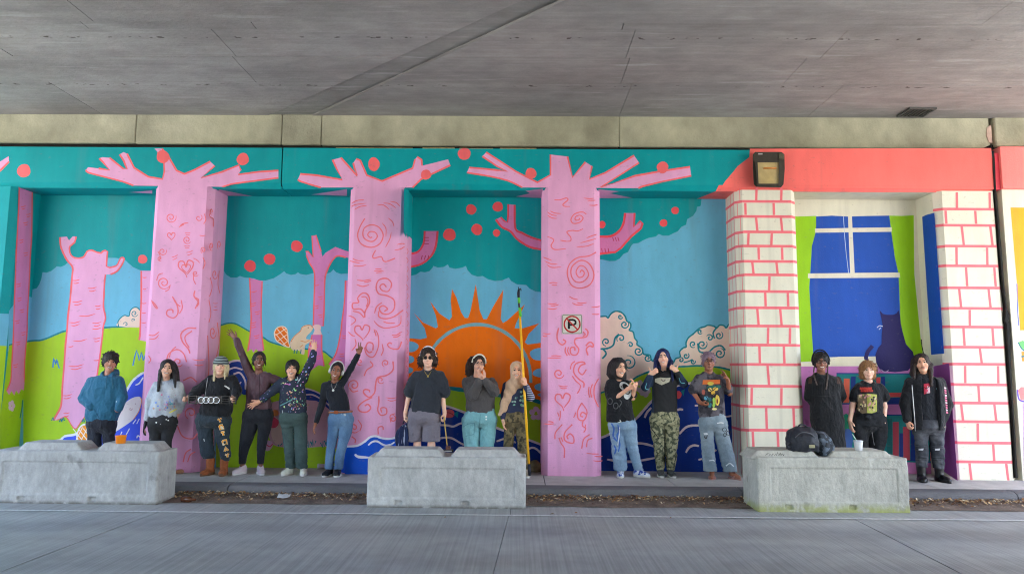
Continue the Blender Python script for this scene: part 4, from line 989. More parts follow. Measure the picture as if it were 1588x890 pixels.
mb = MB(); zw = zf(690, 580)
zsheet(mb, pr2, 1, 0, 1, ZP + 0.012, zf(692, 540), 0.0015); zsheet(mb, pr2, 3, 0, 1, ZP + 0.012, zf(676, 622), 0.0015); zsheet(mb, pr2, 4, 0, 1, ZP + 0.012, zf(660, 632), 0.0015)
mb.build('painted_wave', paint(WATERP), p2)
X2 = pr2[4][0]; sd2 = lambda x, y, o: SX(x, y, X2 + o)
m = Motif(sd2, 0.0015)
m.fill([(626.5, 292), (640, 298), (640, 372), (634, 366), (632.5, 371), (630.5, 361), (629, 368), (626, 360)], TEAL)
for y in range(385, 660, 14): m.line([(630 + (y % 3), y), (632 + (y % 2), y + 5), (631, y + 9)], 1.2, C, 2)
m.done('painted_canopy', p2)

q = z(820, 280, 5.935)
m = Motif(front, 0.0015)
for P_ in ([(235, 178), (290, 178), (345, 162), (360, 180), (315, 220), (330, 238), (380, 240)], [(350, 0 + 560), (385, 555), (385, 520), (350, 475), (400, 460), (450, 465), (500, 445)], [(290, 550), (330, 558), (350, 560)], [(170, 515), (230, 545), (205, 600), (240, 635), (340, 628)]): m.line(q(*P_), 2.1, C, 4, .4)
for P_ in ([(505, 162), (560, 168), (600, 165)], [(540, 185), (580, 185), (615, 183)], [(555, 228), (600, 230), (635, 224)], [(170, 290), (210, 315), (260, 325)], [(195, 280), (240, 300), (300, 305)], [(170, 320), (215, 345), (260, 350)], [(475, 575), (550, 555), (620, 535)], [(530, 530), (580, 510), (630, 495)], [(440, 610), (530, 605), (600, 580)], [(130, 705), (170, 720), (215, 737)], [(145, 740), (200, 765), (265, 770)], [(165, 775), (215, 800), (300, 795)]): m.line(q(*P_), 1.9, C, 4, .7)
m.line(q((530, 310), (490, 290), (420, 310), (388, 360), (410, 395), (470, 385), (500, 345), (470, 320), (430, 335), (430, 365), (465, 360), (462, 345)), 2.1, C, 4)
m.line(q((620, 660), (550, 695), (450, 710), (375, 770), (355, 860), (390, 960), (470, 990), (560, 960), (600, 870), (560, 770), (480, 735), (400, 790), (390, 870), (430, 930), (500, 930), (550, 870), (520, 800), (470, 785), (435, 840), (460, 890), (500, 880), (510, 845), (485, 825), (470, 850)), 2.3, C, 4)
q = z(820, 420, 5.935)
for P_ in ([(185, 115), (220, 108), (265, 112)], [(210, 130), (240, 132), (262, 132)], [(370, 235), (410, 255), (455, 265)], [(400, 295), (440, 312), (500, 312)], [(440, 290), (480, 298), (535, 292)], [(170, 300), (220, 305), (260, 298)], [(200, 322), (240, 320), (280, 308)], [(165, 345), (220, 352), (262, 344)], [(575, 335), (620, 332), (660, 325)], [(580, 398), (620, 400), (650, 398)], [(130, 575), (170, 580), (205, 576)], [(130, 600), (150, 602), (170, 600)], [(205, 782), (250, 780), (305, 788)], [(170, 800), (230, 800), (300, 800)]): m.line(q(*P_), 2.0, C, 4, .7)
m.line(q((275, 525), (260, 590), (270, 650), (310, 680), (340, 650), (315, 630)), 2.7, C, 4); m.line(q((520, 530), (545, 560), (530, 605), (480, 615), (430, 625), (425, 670), (460, 720), (440, 770), (390, 765), (385, 710), (420, 705), (425, 735)), 2.7, C, 4); m.line(q((500, 560), (520, 585), (500, 600)), 2.2, C); m.line(q((340, 700), (335, 740), (355, 780)), 2.4, C); m.line(q((365, 700), (358, 740), (375, 775)), 2.2, C)
m.line(q((545, 775), (530, 720), (560, 690), (590, 700), (590, 670), (560, 655), (525, 690)), 2.8, C, 4)
q = z(820, 560, 4.811)
m.spiral(866.5, 579, 8.5, 1.5, 0.2, 2.5, C); m.line(q((310, 60), (320, 20), (345, 0)), 2.2, C); m.line(q((430, 60), (400, 100), (370, 70), (390, 30), (420, 20), (400, 5), (350, 20), (335, 80), (370, 130), (410, 160), (410, 195)), 2.7, C, 4); m.line(q((325, 110), (350, 145), (385, 180), (375, 220), (360, 240)), 2.2, C)
m.ticks(873, 598, 15, 2, 3, 2, C, -.05); m.heart(872.5, 620, 12, 2.7, C, .3); m.line(q((235, 370), (235, 410), (228, 440)), 2.2, C); m.line(q((215, 380), (225, 410)), 2, C)
m.line(q((395, 310), (365, 370), (370, 430), (410, 440), (430, 400), (400, 380), (385, 405), (405, 415)), 2.5, C, 4); m.line(q((395, 310), (430, 360), (435, 395)), 2.2, C); m.line(q((405, 445), (400, 480), (425, 500), (410, 530)), 2.2, C); m.line(q((425, 470), (420, 500)), 2, C); m.line(q((350, 380), (345, 400), (335, 420)), 2, C)
m.line(q((325, 470), (270, 530), (270, 590), (330, 610), (335, 570), (310, 540), (285, 560), (295, 580)), 2.6, C, 4); m.line(q((250, 470), (200, 530), (195, 580)), 2.4, C); m.line(q((225, 570), (240, 610), (265, 650), (265, 720)), 2.4, C); m.line(q((240, 565), (255, 600)), 2, C)
m.line(q((455, 545), (410, 580), (395, 650)), 2.4, C); m.line(q((475, 572), (440, 590), (430, 640)), 2.4, C)
for P_ in ([(430, 685), (480, 690), (525, 690)], [(490, 708), (530, 710), (550, 706)], [(480, 740), (520, 745), (550, 740)], [(110, 465), (150, 468), (190, 465)], [(140, 450), (165, 450), (185, 456)]): m.line(q(*P_), 2.2, C, 4, .6)
m.line(q((520, 130), (490, 190), (490, 270), (520, 340)), 2.4, C); m.line(q((475, 170), (460, 220), (470, 270)), 2.2, C); m.line(q((450, 190), (445, 230), (455, 270)), 2, C)
m.done('painted_scribbles', p3)

# P4, P5 white with painted brick courses
def brick_pillar(k, label, ys, xs, xref, side_lines):
    p, pr = pillar(k, M_WHITE, label)
    mb = MB(); hw = 0.019
    a, c, n = facet(pr, 2)
    Z = [zf(y, xref) for y in ys]
    for r, zz in enumerate(Z[1:-1]):
        for i in ((0, 1, 2, 3, 4) if side_lines else (1, 2, 3)):
            jit = 0.004 * math.sin(r * 2.3 + i)
            zsheet(mb, pr, i, 0, 1, zz - hw + jit, zz + hw + jit, 0.0016)
    for r, row in enumerate(xs):
        z1_, z0_ = Z[r] - (hw if r else -0.004), Z[r + 1] + hw
        ym = (ys[r] + ys[r + 1]) / 2
        for x in row:
            u = (S(x, ym, YW).x - a.x) / (c.x - a.x)
            if 0.03 < u < 0.97:
                w = 0.017 / (c.x - a.x); sk = 0.006 / (c.x - a.x) * ((r * 7) % 3 - 1)
                p0_, p1_ = a + (c - a) * (u - w), a + (c - a) * (u + w); e_ = 0.0016
                s1 = sk * (c.x - a.x)
                mb.add([(p0_.x + s1, a.y - e_, z0_), (p1_.x + s1, a.y - e_, z0_), (p1_.x - s1, a.y - e_, z1_), (p0_.x - s1, a.y - e_, z1_)], [(0, 1, 2, 3)])
        if side_lines:
            for i, us in ((0, (0.22, 0.6, 0.93)), (1, (0.35,) if r % 2 else (0.7,)), (4, (0.5,))):
                for u in us: zsheet(mb, pr, i, u - 0.02, u + 0.02 + 0.03 * (i == 1), z0_, z1_, 0.0016)
    mb.build('painted_brick_courses', paint(BRICK), p)
    return p, pr
ys4 = [291, 313, 335.6, 360, 382, 405, 426.6, 452, 477, 506, 534.7, 565, 599, 630, 667, 740]
xs4 = [(1173, 1211.7), (1156, 1200), (1173.5, 1212), (1160.5, 1196.5), (1176.6, 1213), (1167.6, 1205), (1193, 1230), (1187, 1222), (1175.4, 1211), (1191, 1225), (1178, 1216), (1191.5, 1236), (1165.6, 1211.7), (1188.6, 1231), (1169, 1207.7)]
p4, pr4 = brick_pillar(4, 'white pillar painted with coral brick lines, under the flood light', ys4, xs4, 1190, True)
ys5 = [299, 325, 349.3, 382, 412.7, 446, 478.5, 507, 538, 565, 596, 624.7, 654, 686, 716, 746]
xs5 = [(1484, 1535), (1467, 1513), (1493, 1537.5), (1483.5, 1531), (1499, 1543), (1489, 1534.6), (1504, 1551.7), (1495, 1540), (1521,), (1496.8, 1548), (1518,), (1492, 1543.5), (1516.5, 1566), (1541,), (1505, 1562)]
p5, pr5 = brick_pillar(5, 'white pillar painted with coral brick lines, beside the ragged wall joint', ys5, xs5, 1515, False)
X5 = pr5[0][0]; sd5 = lambda x, y, o: SX(x, y, X5 - o)
m = Motif(sd5, 0.0015)
m.fill([(1430, 336.5), (1436, 333.5), (1449, 330), (1464, 548), (1444, 550)], WINB)
m.fill([(1441, 569), (1472, 563), (1485, 745), (1455, 725)], (176, 96, 176))
m.done('painted_curtain', p5)
X4 = pr4[4][0]; sd4 = lambda x, y, o: SX(x, y, X4 + o)
# ================================================================== SHAPE GROWING (distance fields -> one continuous skin)
class Field:
    """primitives blended in a voxel grid and skinned by surface nets"""
    def __init__(s, h): s.h = h; s.P = []
    def add(s, fn, lo, hi, k=0.0, op='u'): s.P.append((fn, np.array(lo, float), np.array(hi, float), k, op)); return s
    def cap(s, a, b, r0, r1, k=0.01, op='u', flat=None):
        a = np.array(a, float); b = np.array(b, float); ba = b - a; L2 = max(ba @ ba, 1e-12); R_ = max(r0, r1)
        def fn(X, Y, Z):
            t = ((X - a[0]) * ba[0] + (Y - a[1]) * ba[1] + (Z - a[2]) * ba[2]) / L2
            tc = np.clip(t, 0, 1)
            d = np.sqrt((X - a[0] - tc * ba[0]) ** 2 + (Y - a[1] - tc * ba[1]) ** 2 + (Z - a[2] - tc * ba[2]) ** 2) - (r0 + (r1 - r0) * tc)
            if flat: d = np.maximum(d, (t - 1) * math.sqrt(L2) - flat)
            return d
        return s.add(fn, np.minimum(a, b) - R_, np.maximum(a, b) + R_, k, op)
    def ell(s, c, r, k=0.01, op='u', M=None):
        c = np.array(c, float); r = np.array(r, float)
        M = np.eye(3) if M is None else np.array(M)
        ext = np.abs(M.T) @ r          # M rows: local axes in world
        def fn(X, Y, Z):
            x, y, z_ = X - c[0], Y - c[1], Z - c[2]
            q = 0
            for i in range(3): q = q + ((M[i, 0] * x + M[i, 1] * y + M[i, 2] * z_) / r[i]) ** 2
            return (np.sqrt(q) - 1) * r.min()
        return s.add(fn, c - ext, c + ext, k, op)
    def loft(s, rows, k=0.01, op='u', M=None, c=(0, 0, 0), p=2.0):
        """rows: (z, cx, cy, a, b) in the local frame M (rows = local axes in world) about c"""
        rows = sorted(rows); A = np.array(rows, float)
        zz = np.linspace(A[0, 0], A[-1, 0], 60)
        def smooth(col):
            d = np.gradient(A[:, col], A[:, 0]) if len(A) > 2 else np.zeros(len(A))
            if len(A) <= 2: return np.interp(zz, A[:, 0], A[:, col])
            i = np.clip(np.searchsorted(A[:, 0], zz) - 1, 0, len(A) - 2)
            h = A[i + 1, 0] - A[i, 0]; t = (zz - A[i, 0]) / h
            return (2 * t**3 - 3 * t**2 + 1) * A[i, col] + (t**3 - 2 * t**2 + t) * h * d[i] + (-2 * t**3 + 3 * t**2) * A[i + 1, col] + (t**3 - t**2) * h * d[i + 1]
        T = [smooth(j) for j in range(1, 5)]
        T[2] = np.maximum(T[2], 0.004); T[3] = np.maximum(T[3], 0.004)
        M = np.eye(3) if M is None else np.array(M); c = np.array(c, float)
        lo = np.array([(T[0] - T[2]).min(), (T[1] - T[3]).min(), zz[0]]); hi = np.array([(T[0] + T[2]).max(), (T[1] + T[3]).max(), zz[-1]])
        cor = np.array([[(lo, hi)[i][0], (lo, hi)[j][1], (lo, hi)[l][2]] for i in (0, 1) for j in (0, 1) for l in (0, 1)]) @ M + c
        ident = np.allclose(M, np.eye(3))
        def fn(X, Y, Z):
            x, y, z_ = X - c[0], Y - c[1], Z - c[2]
            if not ident: x, y, z_ = (M[i, 0] * x + M[i, 1] * y + M[i, 2] * z_ for i in range(3))
            cx, cy, a, b = (np.interp(z_, zz, t) for t in T)
            if p == 2.0: q = np.sqrt(((x - cx) / a) ** 2 + ((y - cy) / b) ** 2)
            else: q = (np.abs((x - cx) / a) ** p + np.abs((y - cy) / b) ** p) ** (1 / p)
            d = (q - 1) * np.minimum(a, b)
            return np.maximum(d, np.maximum(zz[0] - z_, z_ - zz[-1]))
        return s.add(fn, cor.min(0), cor.max(0), k, op)
    def box(s, lo, hi, r=0.01, k=0.0, op='u'):
        lo = np.array(lo, float); hi = np.array(hi, float); c = (lo + hi) / 2; e = (hi - lo) / 2 - r
        def fn(X, Y, Z):
            qx, qy, qz = np.abs(X - c[0]) - e[0], np.abs(Y - c[1]) - e[1], np.abs(Z - c[2]) - e[2]
            return np.sqrt(np.maximum(qx, 0) ** 2 + np.maximum(qy, 0) ** 2 + np.maximum(qz, 0) ** 2) + np.minimum(np.maximum(qx, np.maximum(qy, qz)), 0) - r
        return s.add(fn, lo, hi, k, op)
    def cut(s, p, n):
        """keep the side away from n"""
        p = np.array(p, float); n = np.array(n, float)
        return s.add(lambda X, Y, Z: (X - p[0]) * n[0] + (Y - p[1]) * n[1] + (Z - p[2]) * n[2], (0, 0, 0), (0, 0, 0), 0, 'c')
    def mesh(s):
        h = s.h
        U = [q for q in s.P if q[4] == 'u']
        lo = np.min([q[1] for q in U], 0) - 3 * h; hi = np.max([q[2] for q in U], 0) + 3 * h
        n = np.ceil((hi - lo) / h).astype(int) + 1
        ax = [lo[i] + h * np.arange(n[i]) for i in range(3)]
        F = np.full(n, 0.5, np.float32)
        for fn, a, b, k, op in s.P:
            if op == 'c':
                F = np.maximum(F, fn(ax[0][:, None, None], ax[1][None, :, None], ax[2][None, None, :]).astype(np.float32)); continue
            m = k + 2.5 * h
            i0 = np.clip(np.floor((a - m - lo) / h).astype(int), 0, n - 1); i1 = np.clip(np.ceil((b + m - lo) / h).astype(int) + 1, 1, n)
            if (i1 <= i0).any(): continue
            sl = tuple(slice(i0[j], i1[j]) for j in range(3))
            d = np.asarray(fn(ax[0][sl[0]][:, None, None], ax[1][sl[1]][None, :, None], ax[2][sl[2]][None, None, :]), np.float32)
            f = F[sl]
            if op == 'u':
                if k > 0:
                    t = np.clip(0.5 + 0.5 * (f - d) / k, 0, 1); F[sl] = f + (d - f) * t - k * t * (1 - t)
                else: F[sl] = np.minimum(f, d)
            else:
                d = -d
                if k > 0:
                    t = np.clip(0.5 - 0.5 * (f - d) / k, 0, 1); F[sl] = f + (d - f) * t + k * t * (1 - t)
                else: F[sl] = np.maximum(f, d)
        S_ = F < 0
        nx, ny, nz = n
        acc = np.zeros((nx - 1, ny - 1, nz - 1, 3), np.float32); cnt = np.zeros((nx - 1, ny - 1, nz - 1), np.float32)
        quads = []
        cellsl = lambda o, N_: slice(o, N_ - 1 + o)
        edges = []
        for axis in range(3):
            sa = [slice(None)] * 3; sb = [slice(None)] * 3; sa[axis] = slice(0, -1); sb[axis] = slice(1, None)
            fa, fb = F[tuple(sa)], F[tuple(sb)]
            cr = (fa < 0) != (fb < 0)
            I = np.argwhere(cr)
            va, vb = fa[cr], fb[cr]; t = va / (va - vb)
            pos = I.astype(np.float32); pos[:, axis] += t
            o1, o2 = [j for j in range(3) if j != axis]
            for d1 in (0, -1):
                for d2 in (0, -1):
                    J = I.copy(); J[:, o1] += d1; J[:, o2] += d2
                    ok = (J >= 0).all(1) & (J[:, 0] < nx - 1) & (J[:, 1] < ny - 1) & (J[:, 2] < nz - 1)
                    np.add.at(acc, tuple(J[ok].T), pos[ok]); np.add.at(cnt, tuple(J[ok].T), 1)
            edges.append((axis, o1, o2, I, va < 0))
        has = cnt > 0
        idx = -np.ones(cnt.shape, np.int64); idx[has] = np.arange(has.sum())
        V = acc[has] / cnt[has][:, None] * h + lo
        for axis, o1, o2, I, inside in edges:
            c = []
            for d1, d2 in ((0, 0), (-1, 0), (-1, -1), (0, -1)):
                J = I.copy(); J[:, o1] += d1; J[:, o2] += d2; J = np.clip(J, 0, np.array(cnt.shape) - 1)
                c.append(idx[tuple(J.T)])
            Q = np.stack(c, 1)
            flip = inside if axis != 1 else ~inside
            Q[~flip] = Q[~flip][:, ::-1]
            quads.append(Q[(Q >= 0).all(1)])
        Q = np.concatenate(quads)
        return V, Q
def normals(V, Q):
    n = np.cross(V[Q[:, 2]] - V[Q[:, 0]], V[Q[:, 3]] - V[Q[:, 1]])
    N_ = np.zeros_like(V)
    for j in range(4): np.add.at(N_, Q[:, j], n)
    return N_ / np.maximum(np.linalg.norm(N_, axis=1), 1e-9)[:, None]
def wob(V, f, seed, n=5):
    r = np.random.RandomState(seed); out = 0
    for i in range(n):
        d = r.normal(size=3); d /= np.linalg.norm(d); e = r.normal(size=3); e /= np.linalg.norm(e)
        out = out + np.sin(V @ d * f * r.uniform(0.7, 1.4) + 1.7 * np.sin(V @ e * f * 0.6 + r.uniform(0, 6)) + r.uniform(0, 6))
    return out / n
def crease(V, f, seed): return 0.45 - np.abs(wob(V, f, seed, 4)) * 1.6
def relax(V, Q, it=1, f=0.5):
    for _ in range(it):
        A = np.zeros_like(V); c = np.zeros(len(V))
        for j in range(4):
            np.add.at(A, Q[:, j], V[Q[:, (j + 1) % 4]] + V[Q[:, (j - 1) % 4]]); np.add.at(c, Q[:, j], 2)
        V = V * (1 - f) + f * A / np.maximum(c, 1)[:, None]
    return V
def skin(name, V, Q, mats, parent, midx=None, smooth=True):
    off = np.array(wloc(parent)) if parent is not None else np.zeros(3)
    me = bpy.data.meshes.new(name)
    me.vertices.add(len(V)); me.vertices.foreach_set('co', (V - off).astype(np.float32).ravel())
    me.loops.add(len(Q) * 4); me.loops.foreach_set('vertex_index', Q.astype(np.int32).ravel())
    me.polygons.add(len(Q)); me.polygons.foreach_set('loop_start', np.arange(0, len(Q) * 4, 4, dtype=np.int32))
    if midx is not None: me.polygons.foreach_set('material_index', np.asarray(midx, np.int32))
    me.update(calc_edges=True)
    return link(name, me, mats, parent, smooth)

# ================================================================== THE THREE CONCRETE BLOCKS
M_STAIN = flat('damp_stain', (96, 94, 84), 0.9, var=0.3, scale=40)
def block(x0, x1, yf, rot, mat, label, tong, seed, rough, H, th, dp=0.42):
    p = thing('concrete_block', label, 'concrete block', ((x0 + x1) / 2, yf + 0.2, 0), group='concrete blocks along the kerb')
    F = Field(0.0115); ya, yb = yf, yf + dp
    F.box((x0, ya, -0.02), (x1, yb, H), 0.012)
    for (a, b_) in tong:
        F.loft([(H - 0.03, (a + b_) / 2, (ya + yb) / 2, (b_ - a) / 2 + 0.10, dp / 2 - .035), (H + th, (a + b_) / 2, (ya + yb) / 2, (b_ - a) / 2, dp / 2 - .07)], 0.006, p=16.0)
    # shallow sunk panel on the long faces, lifting pockets at the foot
    F.box((x0 + 0.15, ya - 0.05, 0.115), (x1 - 0.13, ya + 0.012, H - 0.125), 0.004, 0.004, 's')
    F.box((x0 + 0.05, ya - 0.05, 0.095), (x1 - 0.05, ya + 0.008, 0.108), 0.002, 0.0, 's')
    for u in (0.2, 0.62): F.box((x0 + (x1 - x0) * u - 0.045, ya - 0.05, 0.03), (x0 + (x1 - x0) * u + 0.045, ya + 0.03, 0.075), 0.01, 0.004, 's')
    r = random.Random(seed)
    for k in range(16):      # chipped arrises
        cx = r.uniform(x0, x1); edge = r.choice(((ya, H), (ya, H), (yb, H)))
        F.ell((cx, edge[0], edge[1]), (r.uniform(.015, .05), r.uniform(.008, .02), r.uniform(.008, .02)), 0.006, 's')
    for xe in (x0, x1):
        for k in range(5): F.ell((xe, ya, r.uniform(0.02, H)), (.016, .016, r.uniform(.02, .07)), 0.006, 's')
    V, Q = F.mesh()
    N_ = normals(V, Q)
    d = 0.0007 * wob(V, 26, seed) + 0.0006 * wob(V, 90, seed + 1) + 0.002 * wob(V, 4, seed + 2)
    d += rough * (np.abs(wob(V * np.array([1.6, 1.6, 0.7]), 75, seed + 3)) - 0.3) * np.clip((V[:, 0] - x0 - 0.3) / 0.5, 0, 1)
    V = V + N_ * d[:, None]
    c, s_ = math.cos(rot), math.sin(rot); ox, oy = (x0 + x1) / 2, yf + 0.3
    X, Y = V[:, 0] - ox, V[:, 1] - oy
    V[:, 0], V[:, 1] = ox + c * X - s_ * Y, oy + s_ * X + c * Y
    skin('block_body', V, Q, mat, p)
    return p
BL = {}
def tx(*P_): return [(S(a, 696, 8.05).x, S(b_, 696, 8.05).x) for a, b_ in P_]
BL['m'] = block(-1.722, 0.092, 7.97, 0.0, M_BARR, 'middle concrete block, grey and dry, with a notched top, in front of the sun panel', tx((591, 679), (709, 797)), 3, 0.0002, 0.565, 0.082)
BL['r'] = block(2.709, 4.431, 7.96, 0.012, M_BARM, 'rightmost concrete block with green moss along its foot, the backpack on its top', tx((1172, 1258), (1290, 1374)), 5, 0.0022, 0.602, 0.068, 0.5)
BL['l'] = block(-6.10, -4.125, 8.0, -0.012, M_BARR, 'leftmost concrete block, cut by the edge of the picture, the orange cup on its top', tx((35, 118), (159, 236)), 8, 0.0002, 0.592, 0.088)
# scrawled marker writing on the tongue of the mossy block
mk = flat('marker_ink', (70, 68, 62), 0.8)
def bl_front(x, y, o): return S(x, y, 8.02 - o)
def tube_scrawl(pts):
    b = MB()
    for P_ in pts:
        q = []
        for (x, y) in catmull(P_, 4):
            p = S(x, y, 7.97); z_ = max(p.z, 0.612); yy = 7.96 + .035 + (z_ - 0.572) * 0.36 - 0.008
            q.append(S(x, y, yy))
        b.tube(q, 0.0035, 4)
    return b
tube_scrawl([[(1187, 706), (1189, 703), (1193, 702)], [(1188, 704), (1191, 704)], [(1192, 707), (1194, 704), (1196, 706), (1195, 711), (1193, 712)], [(1197, 706), (1199, 703), (1201, 706), (1203, 703)], [(1204, 706), (1206, 701), (1207, 706)], [(1208, 706), (1210, 702), (1211, 706), (1213, 703), (1215, 706), (1216, 703)]]).build('marker_scrawl', mk, BL['r'])

# ================================================================== SMALL THINGS
# flood light on the header
fl = thing('flood_light', 'bronze box flood light with a yellowed glass front, fixed over the brick pillar', 'flood light', S(1192, 262, YW - 0.12))
Mh = flat('bronze_housing', (66, 62, 54), 0.45, 0.5, var=0.15)
def U(x, y, Y): return S(x, y, Y)
def hull(name, ring_f, ring_b, mat):
    n = len(ring_f)
    return mesh(name, ring_f + ring_b, [tuple(range(n))[::-1], tuple(range(n, 2 * n))] + [(i, (i + 1) % n, n + (i + 1) % n, n + i) for i in range(n)], mat, fl)
outl = [(1167.5, 240), (1171, 236), (1212, 236), (1216.5, 240), (1217, 262), (1215, 286), (1211, 291), (1173, 290), (1169, 286), (1167.5, 262)]
hull('lamp_body', [S(x, y, YW - 0.15) for x, y in outl], [S(x + (1 if x < 1192 else -3), y, YW - 0.008) for x, y in outl], Mh)
rim = [(1171, 250), (1214, 250), (1213, 288), (1174, 288)]; inn = [(1175, 252), (1208, 252), (1207, 285), (1176.5, 285)]
Y1, Y2 = YW - 0.178, YW - 0.153
vs = [S(x, y, Y1) for x, y in rim] + [S(x, y, Y1) for x, y in inn] + [S(x, y, Y2) for x, y in rim] + [S(x, y, Y2 - 0.004) for x, y in inn]
fs = [(i, (i + 1) % 4, 4 + (i + 1) % 4, 4 + i) for i in range(4)] + [(i, 8 + i, 8 + (i + 1) % 4, (i + 1) % 4) for i in range(4)] + [(4 + i, 4 + (i + 1) % 4, 12 + (i + 1) % 4, 12 + i) for i in range(4)]
mesh('lens_frame', vs, fs, Mh, fl)
Mr = flat('lamp_reflector', (190, 166, 104), 0.4, 0.0, var=0.15, scale=8)
mesh('reflector', [S(x, y, Y2 - 0.0005) for x, y in inn], [(0, 1, 2, 3)], Mr, fl)
b = MB(); b.tube([S(1184, 261, Y2 - 0.006), S(1204, 261, Y2 - 0.006)], 0.012, 8); b.build('bulb', flat('amber_bulb', (214, 130, 30), 0.3), fl, True)
gm, N, L, P = nt('lamp_glass'); P.inputs['Alpha'].default_value = 0.10; P.inputs['Roughness'].default_value = 0.2; P.inputs['Base Color'].default_value = (0.5, 0.48, 0.4, 1)
mesh('lamp_glass', [S(x, y, Y1 + 0.004) for x, y in inn], [(0, 1, 2, 3)], gm, fl)
c = S(1211, 243, YW - 0.15); b = MB(); b.bbox(c.x - 0.035, c.x + 0.035, c.y - 0.02, c.y + 0.02, c.z - 0.045, c.z + 0.045, 0.006); b.build('latch_box', flat('latch_metal', (88, 84, 66), 0.5, 0.4, var=0.3, scale=80), fl)
c = S(1179, 239, YW - 0.151); b = MB(); b.box(c.x - 0.03, c.x + 0.03, c.y - 0.004, c.y, c.z - 0.009, c.z + 0.009); b.build('maker_plate', flat('plate_metal', (190, 190, 186), 0.4, 0.4), fl)

# no parking sign
sg = thing('parking_sign', 'white no parking sign with red slash, on the spiral pillar', 'sign', S(887, 502.5, YW - 0.004))
ys_ = YW - 0.012
def rr(x0, x1, y0, y1, r, Y, n=4):
    pts = []
    for cx, cy, a0 in ((x1 - r, y0 + r, -math.pi / 2), (x1 - r, y1 - r, 0), (x0 + r, y1 - r, math.pi / 2), (x0 + r, y0 + r, math.pi)):
        for k in range(n + 1): a = a0 + math.pi / 2 * k / n; pts.append((cx + r * math.cos(a), cy + r * math.sin(a)))
    return pts
sp = rr(871.5, 903, 487, 518, 2.5, ys_)
f_ = [S(x, y, ys_) for x, y in sp]; n = len(f_)
mesh('sign_plate', f_ + [v + Vector((0, 0.007, 0)) for v in f_], [tuple(range(n))] + [(i, n + i, n + (i + 1) % n, (i + 1) % n) for i in range(n)], flat('sign_white', (200, 196, 186), 0.4), sg)
sgp = lambda x, y, o: S(x, y, ys_ - o)
m = Motif(sgp, 0.0008)
m.line(rr(872.6, 901.9, 488.1, 516.9, 2, ys_), 0.7, (60, 56, 50), 0, closed=True)
m.fill([(880.5, 494.5), (884, 494.5), (884, 510), (880.5, 510)], (24, 22, 22)); m.line([(883.5, 496), (889, 496), (892.3, 498), (892.3, 501.5), (889, 503.6), (883.5, 503.6)], 3.0, (24, 22, 22), 4)
ring = [(887.2 + 12.2 * math.cos(a), 502.6 + 12.2 * math.sin(a)) for a in [2 * math.pi * k / 32 for k in range(32)]]
m.line(ring, 2.3, (178, 32, 36), 0, closed=True); m.line([(878.6, 494), (895.8, 511.2)], 2.3, (178, 32, 36), 0)
m.done('sign_face', sg)
for x, y in ((887.2, 489.3), (887.2, 516)):
    b = MB(); p = S(x, y, ys_ - 0.002); b.tube([p, p + Vector((0, -0.004, 0))], 0.006, 8); b.build('bolt', flat('bolt_steel', (120, 118, 112), 0.4, 0.7), sg)

# cups
def on_block(x, y, z): return SZ(x, y, z)
c = on_block(187, 687, 0.679)
b = MB(); b.lathe(c, [(0.046, 0), (0.05, 0.004), (0.058, 0.082), (0.061, 0.084), (0.061, 0.09), (0.054, 0.09), (0.048, 0.012), (0.0, 0.012)], 20)
tag(b.build('cup', flat('orange_plastic', (248, 140, 20), 0.35), None, True, origin=c), 'orange plastic cup standing on the leftmost concrete block', 'cup')
c = on_block(1331.5, 698, 0.669)
cu = thing('cup', 'white paper cup with a lid and straw on the mossy concrete block', 'cup', c)
b = MB(); b.lathe(c, [(0.036, 0), (0.04, 0.003), (0.049, 0.1), (0.049, 0.102)], 20); b.build('cup_body', flat('white_card', (226, 226, 228), 0.5), cu, True)
b = MB(); b.lathe(c, [(0.051, 0.1), (0.053, 0.103), (0.053, 0.112), (0.046, 0.114), (0.0, 0.116)], 20); b.build('lid', flat('lid_plastic', (206, 212, 222), 0.25), cu, True)
b = MB(); b.tube([c + Vector((-0.02, 0, 0.113)), c + Vector((-0.058, 0.01, 0.185))], 0.005, 8); b.build('straw', flat('straw_green', (170, 206, 190), 0.4), cu, True)
c = SZ(497, 726.5, ZP + 0.002)
b = MB(); b.tube([c + Vector((-0.04, 0, 0.036)), c + Vector((-0.02, 0, 0.036)), c + Vector((0.05, 0.02, 0.036))], [0.036, 0.036, 0.028], 16)
tag(b.build('cup', flat('pale_cup', (206, 200, 204), 0.5), None, True, origin=c), 'pale paper cup lying on the pavement left of the woman in headphones', 'cup')
# litter in the gutter
vs = []; fs = []
c = SZ(440, 769, 0.05)
for i in range(7):
    for j in range(4):
        vs.append(c + Vector(((i - 3) * 0.024, j * 0.022 - 0.03, 0.02 * mnoise.noise(Vector((i * .9, j * .9, 1))) + j * 0.012 - 0.012)))
for i in range(6):
    for j in range(3): fs.append((i * 4 + j, (i + 1) * 4 + j, (i + 1) * 4 + j + 1, i * 4 + j + 1))
tag(mesh('paper_scrap', vs, fs, flat('crumpled_plastic', (176, 178, 180), 0.4, var=0.2), smooth=True, origin=c), 'crumpled pale wrapper lying against the kerb in the gutter', 'litter')
c = SZ(292, 774, 0.035)
b = MB(); b.tube([c + Vector((-0.085, 0.02, 0)), c + Vector((-0.08, 0.02, 0)), c + Vector((0.02, 0, 0)), c + Vector((0.05, -.006, 0)), c + Vector((0.09, -.015, 0))], [0.028, 0.033, 0.033, 0.015, 0.013], 12)
tag(b.build('bottle', flat('brown_glass', (84, 48, 30), 0.25, var=0.1), None, True, origin=c), 'brown bottle lying in the gutter beside the leftmost concrete block', 'bottle')
c = SZ(278, 733.5, ZP)
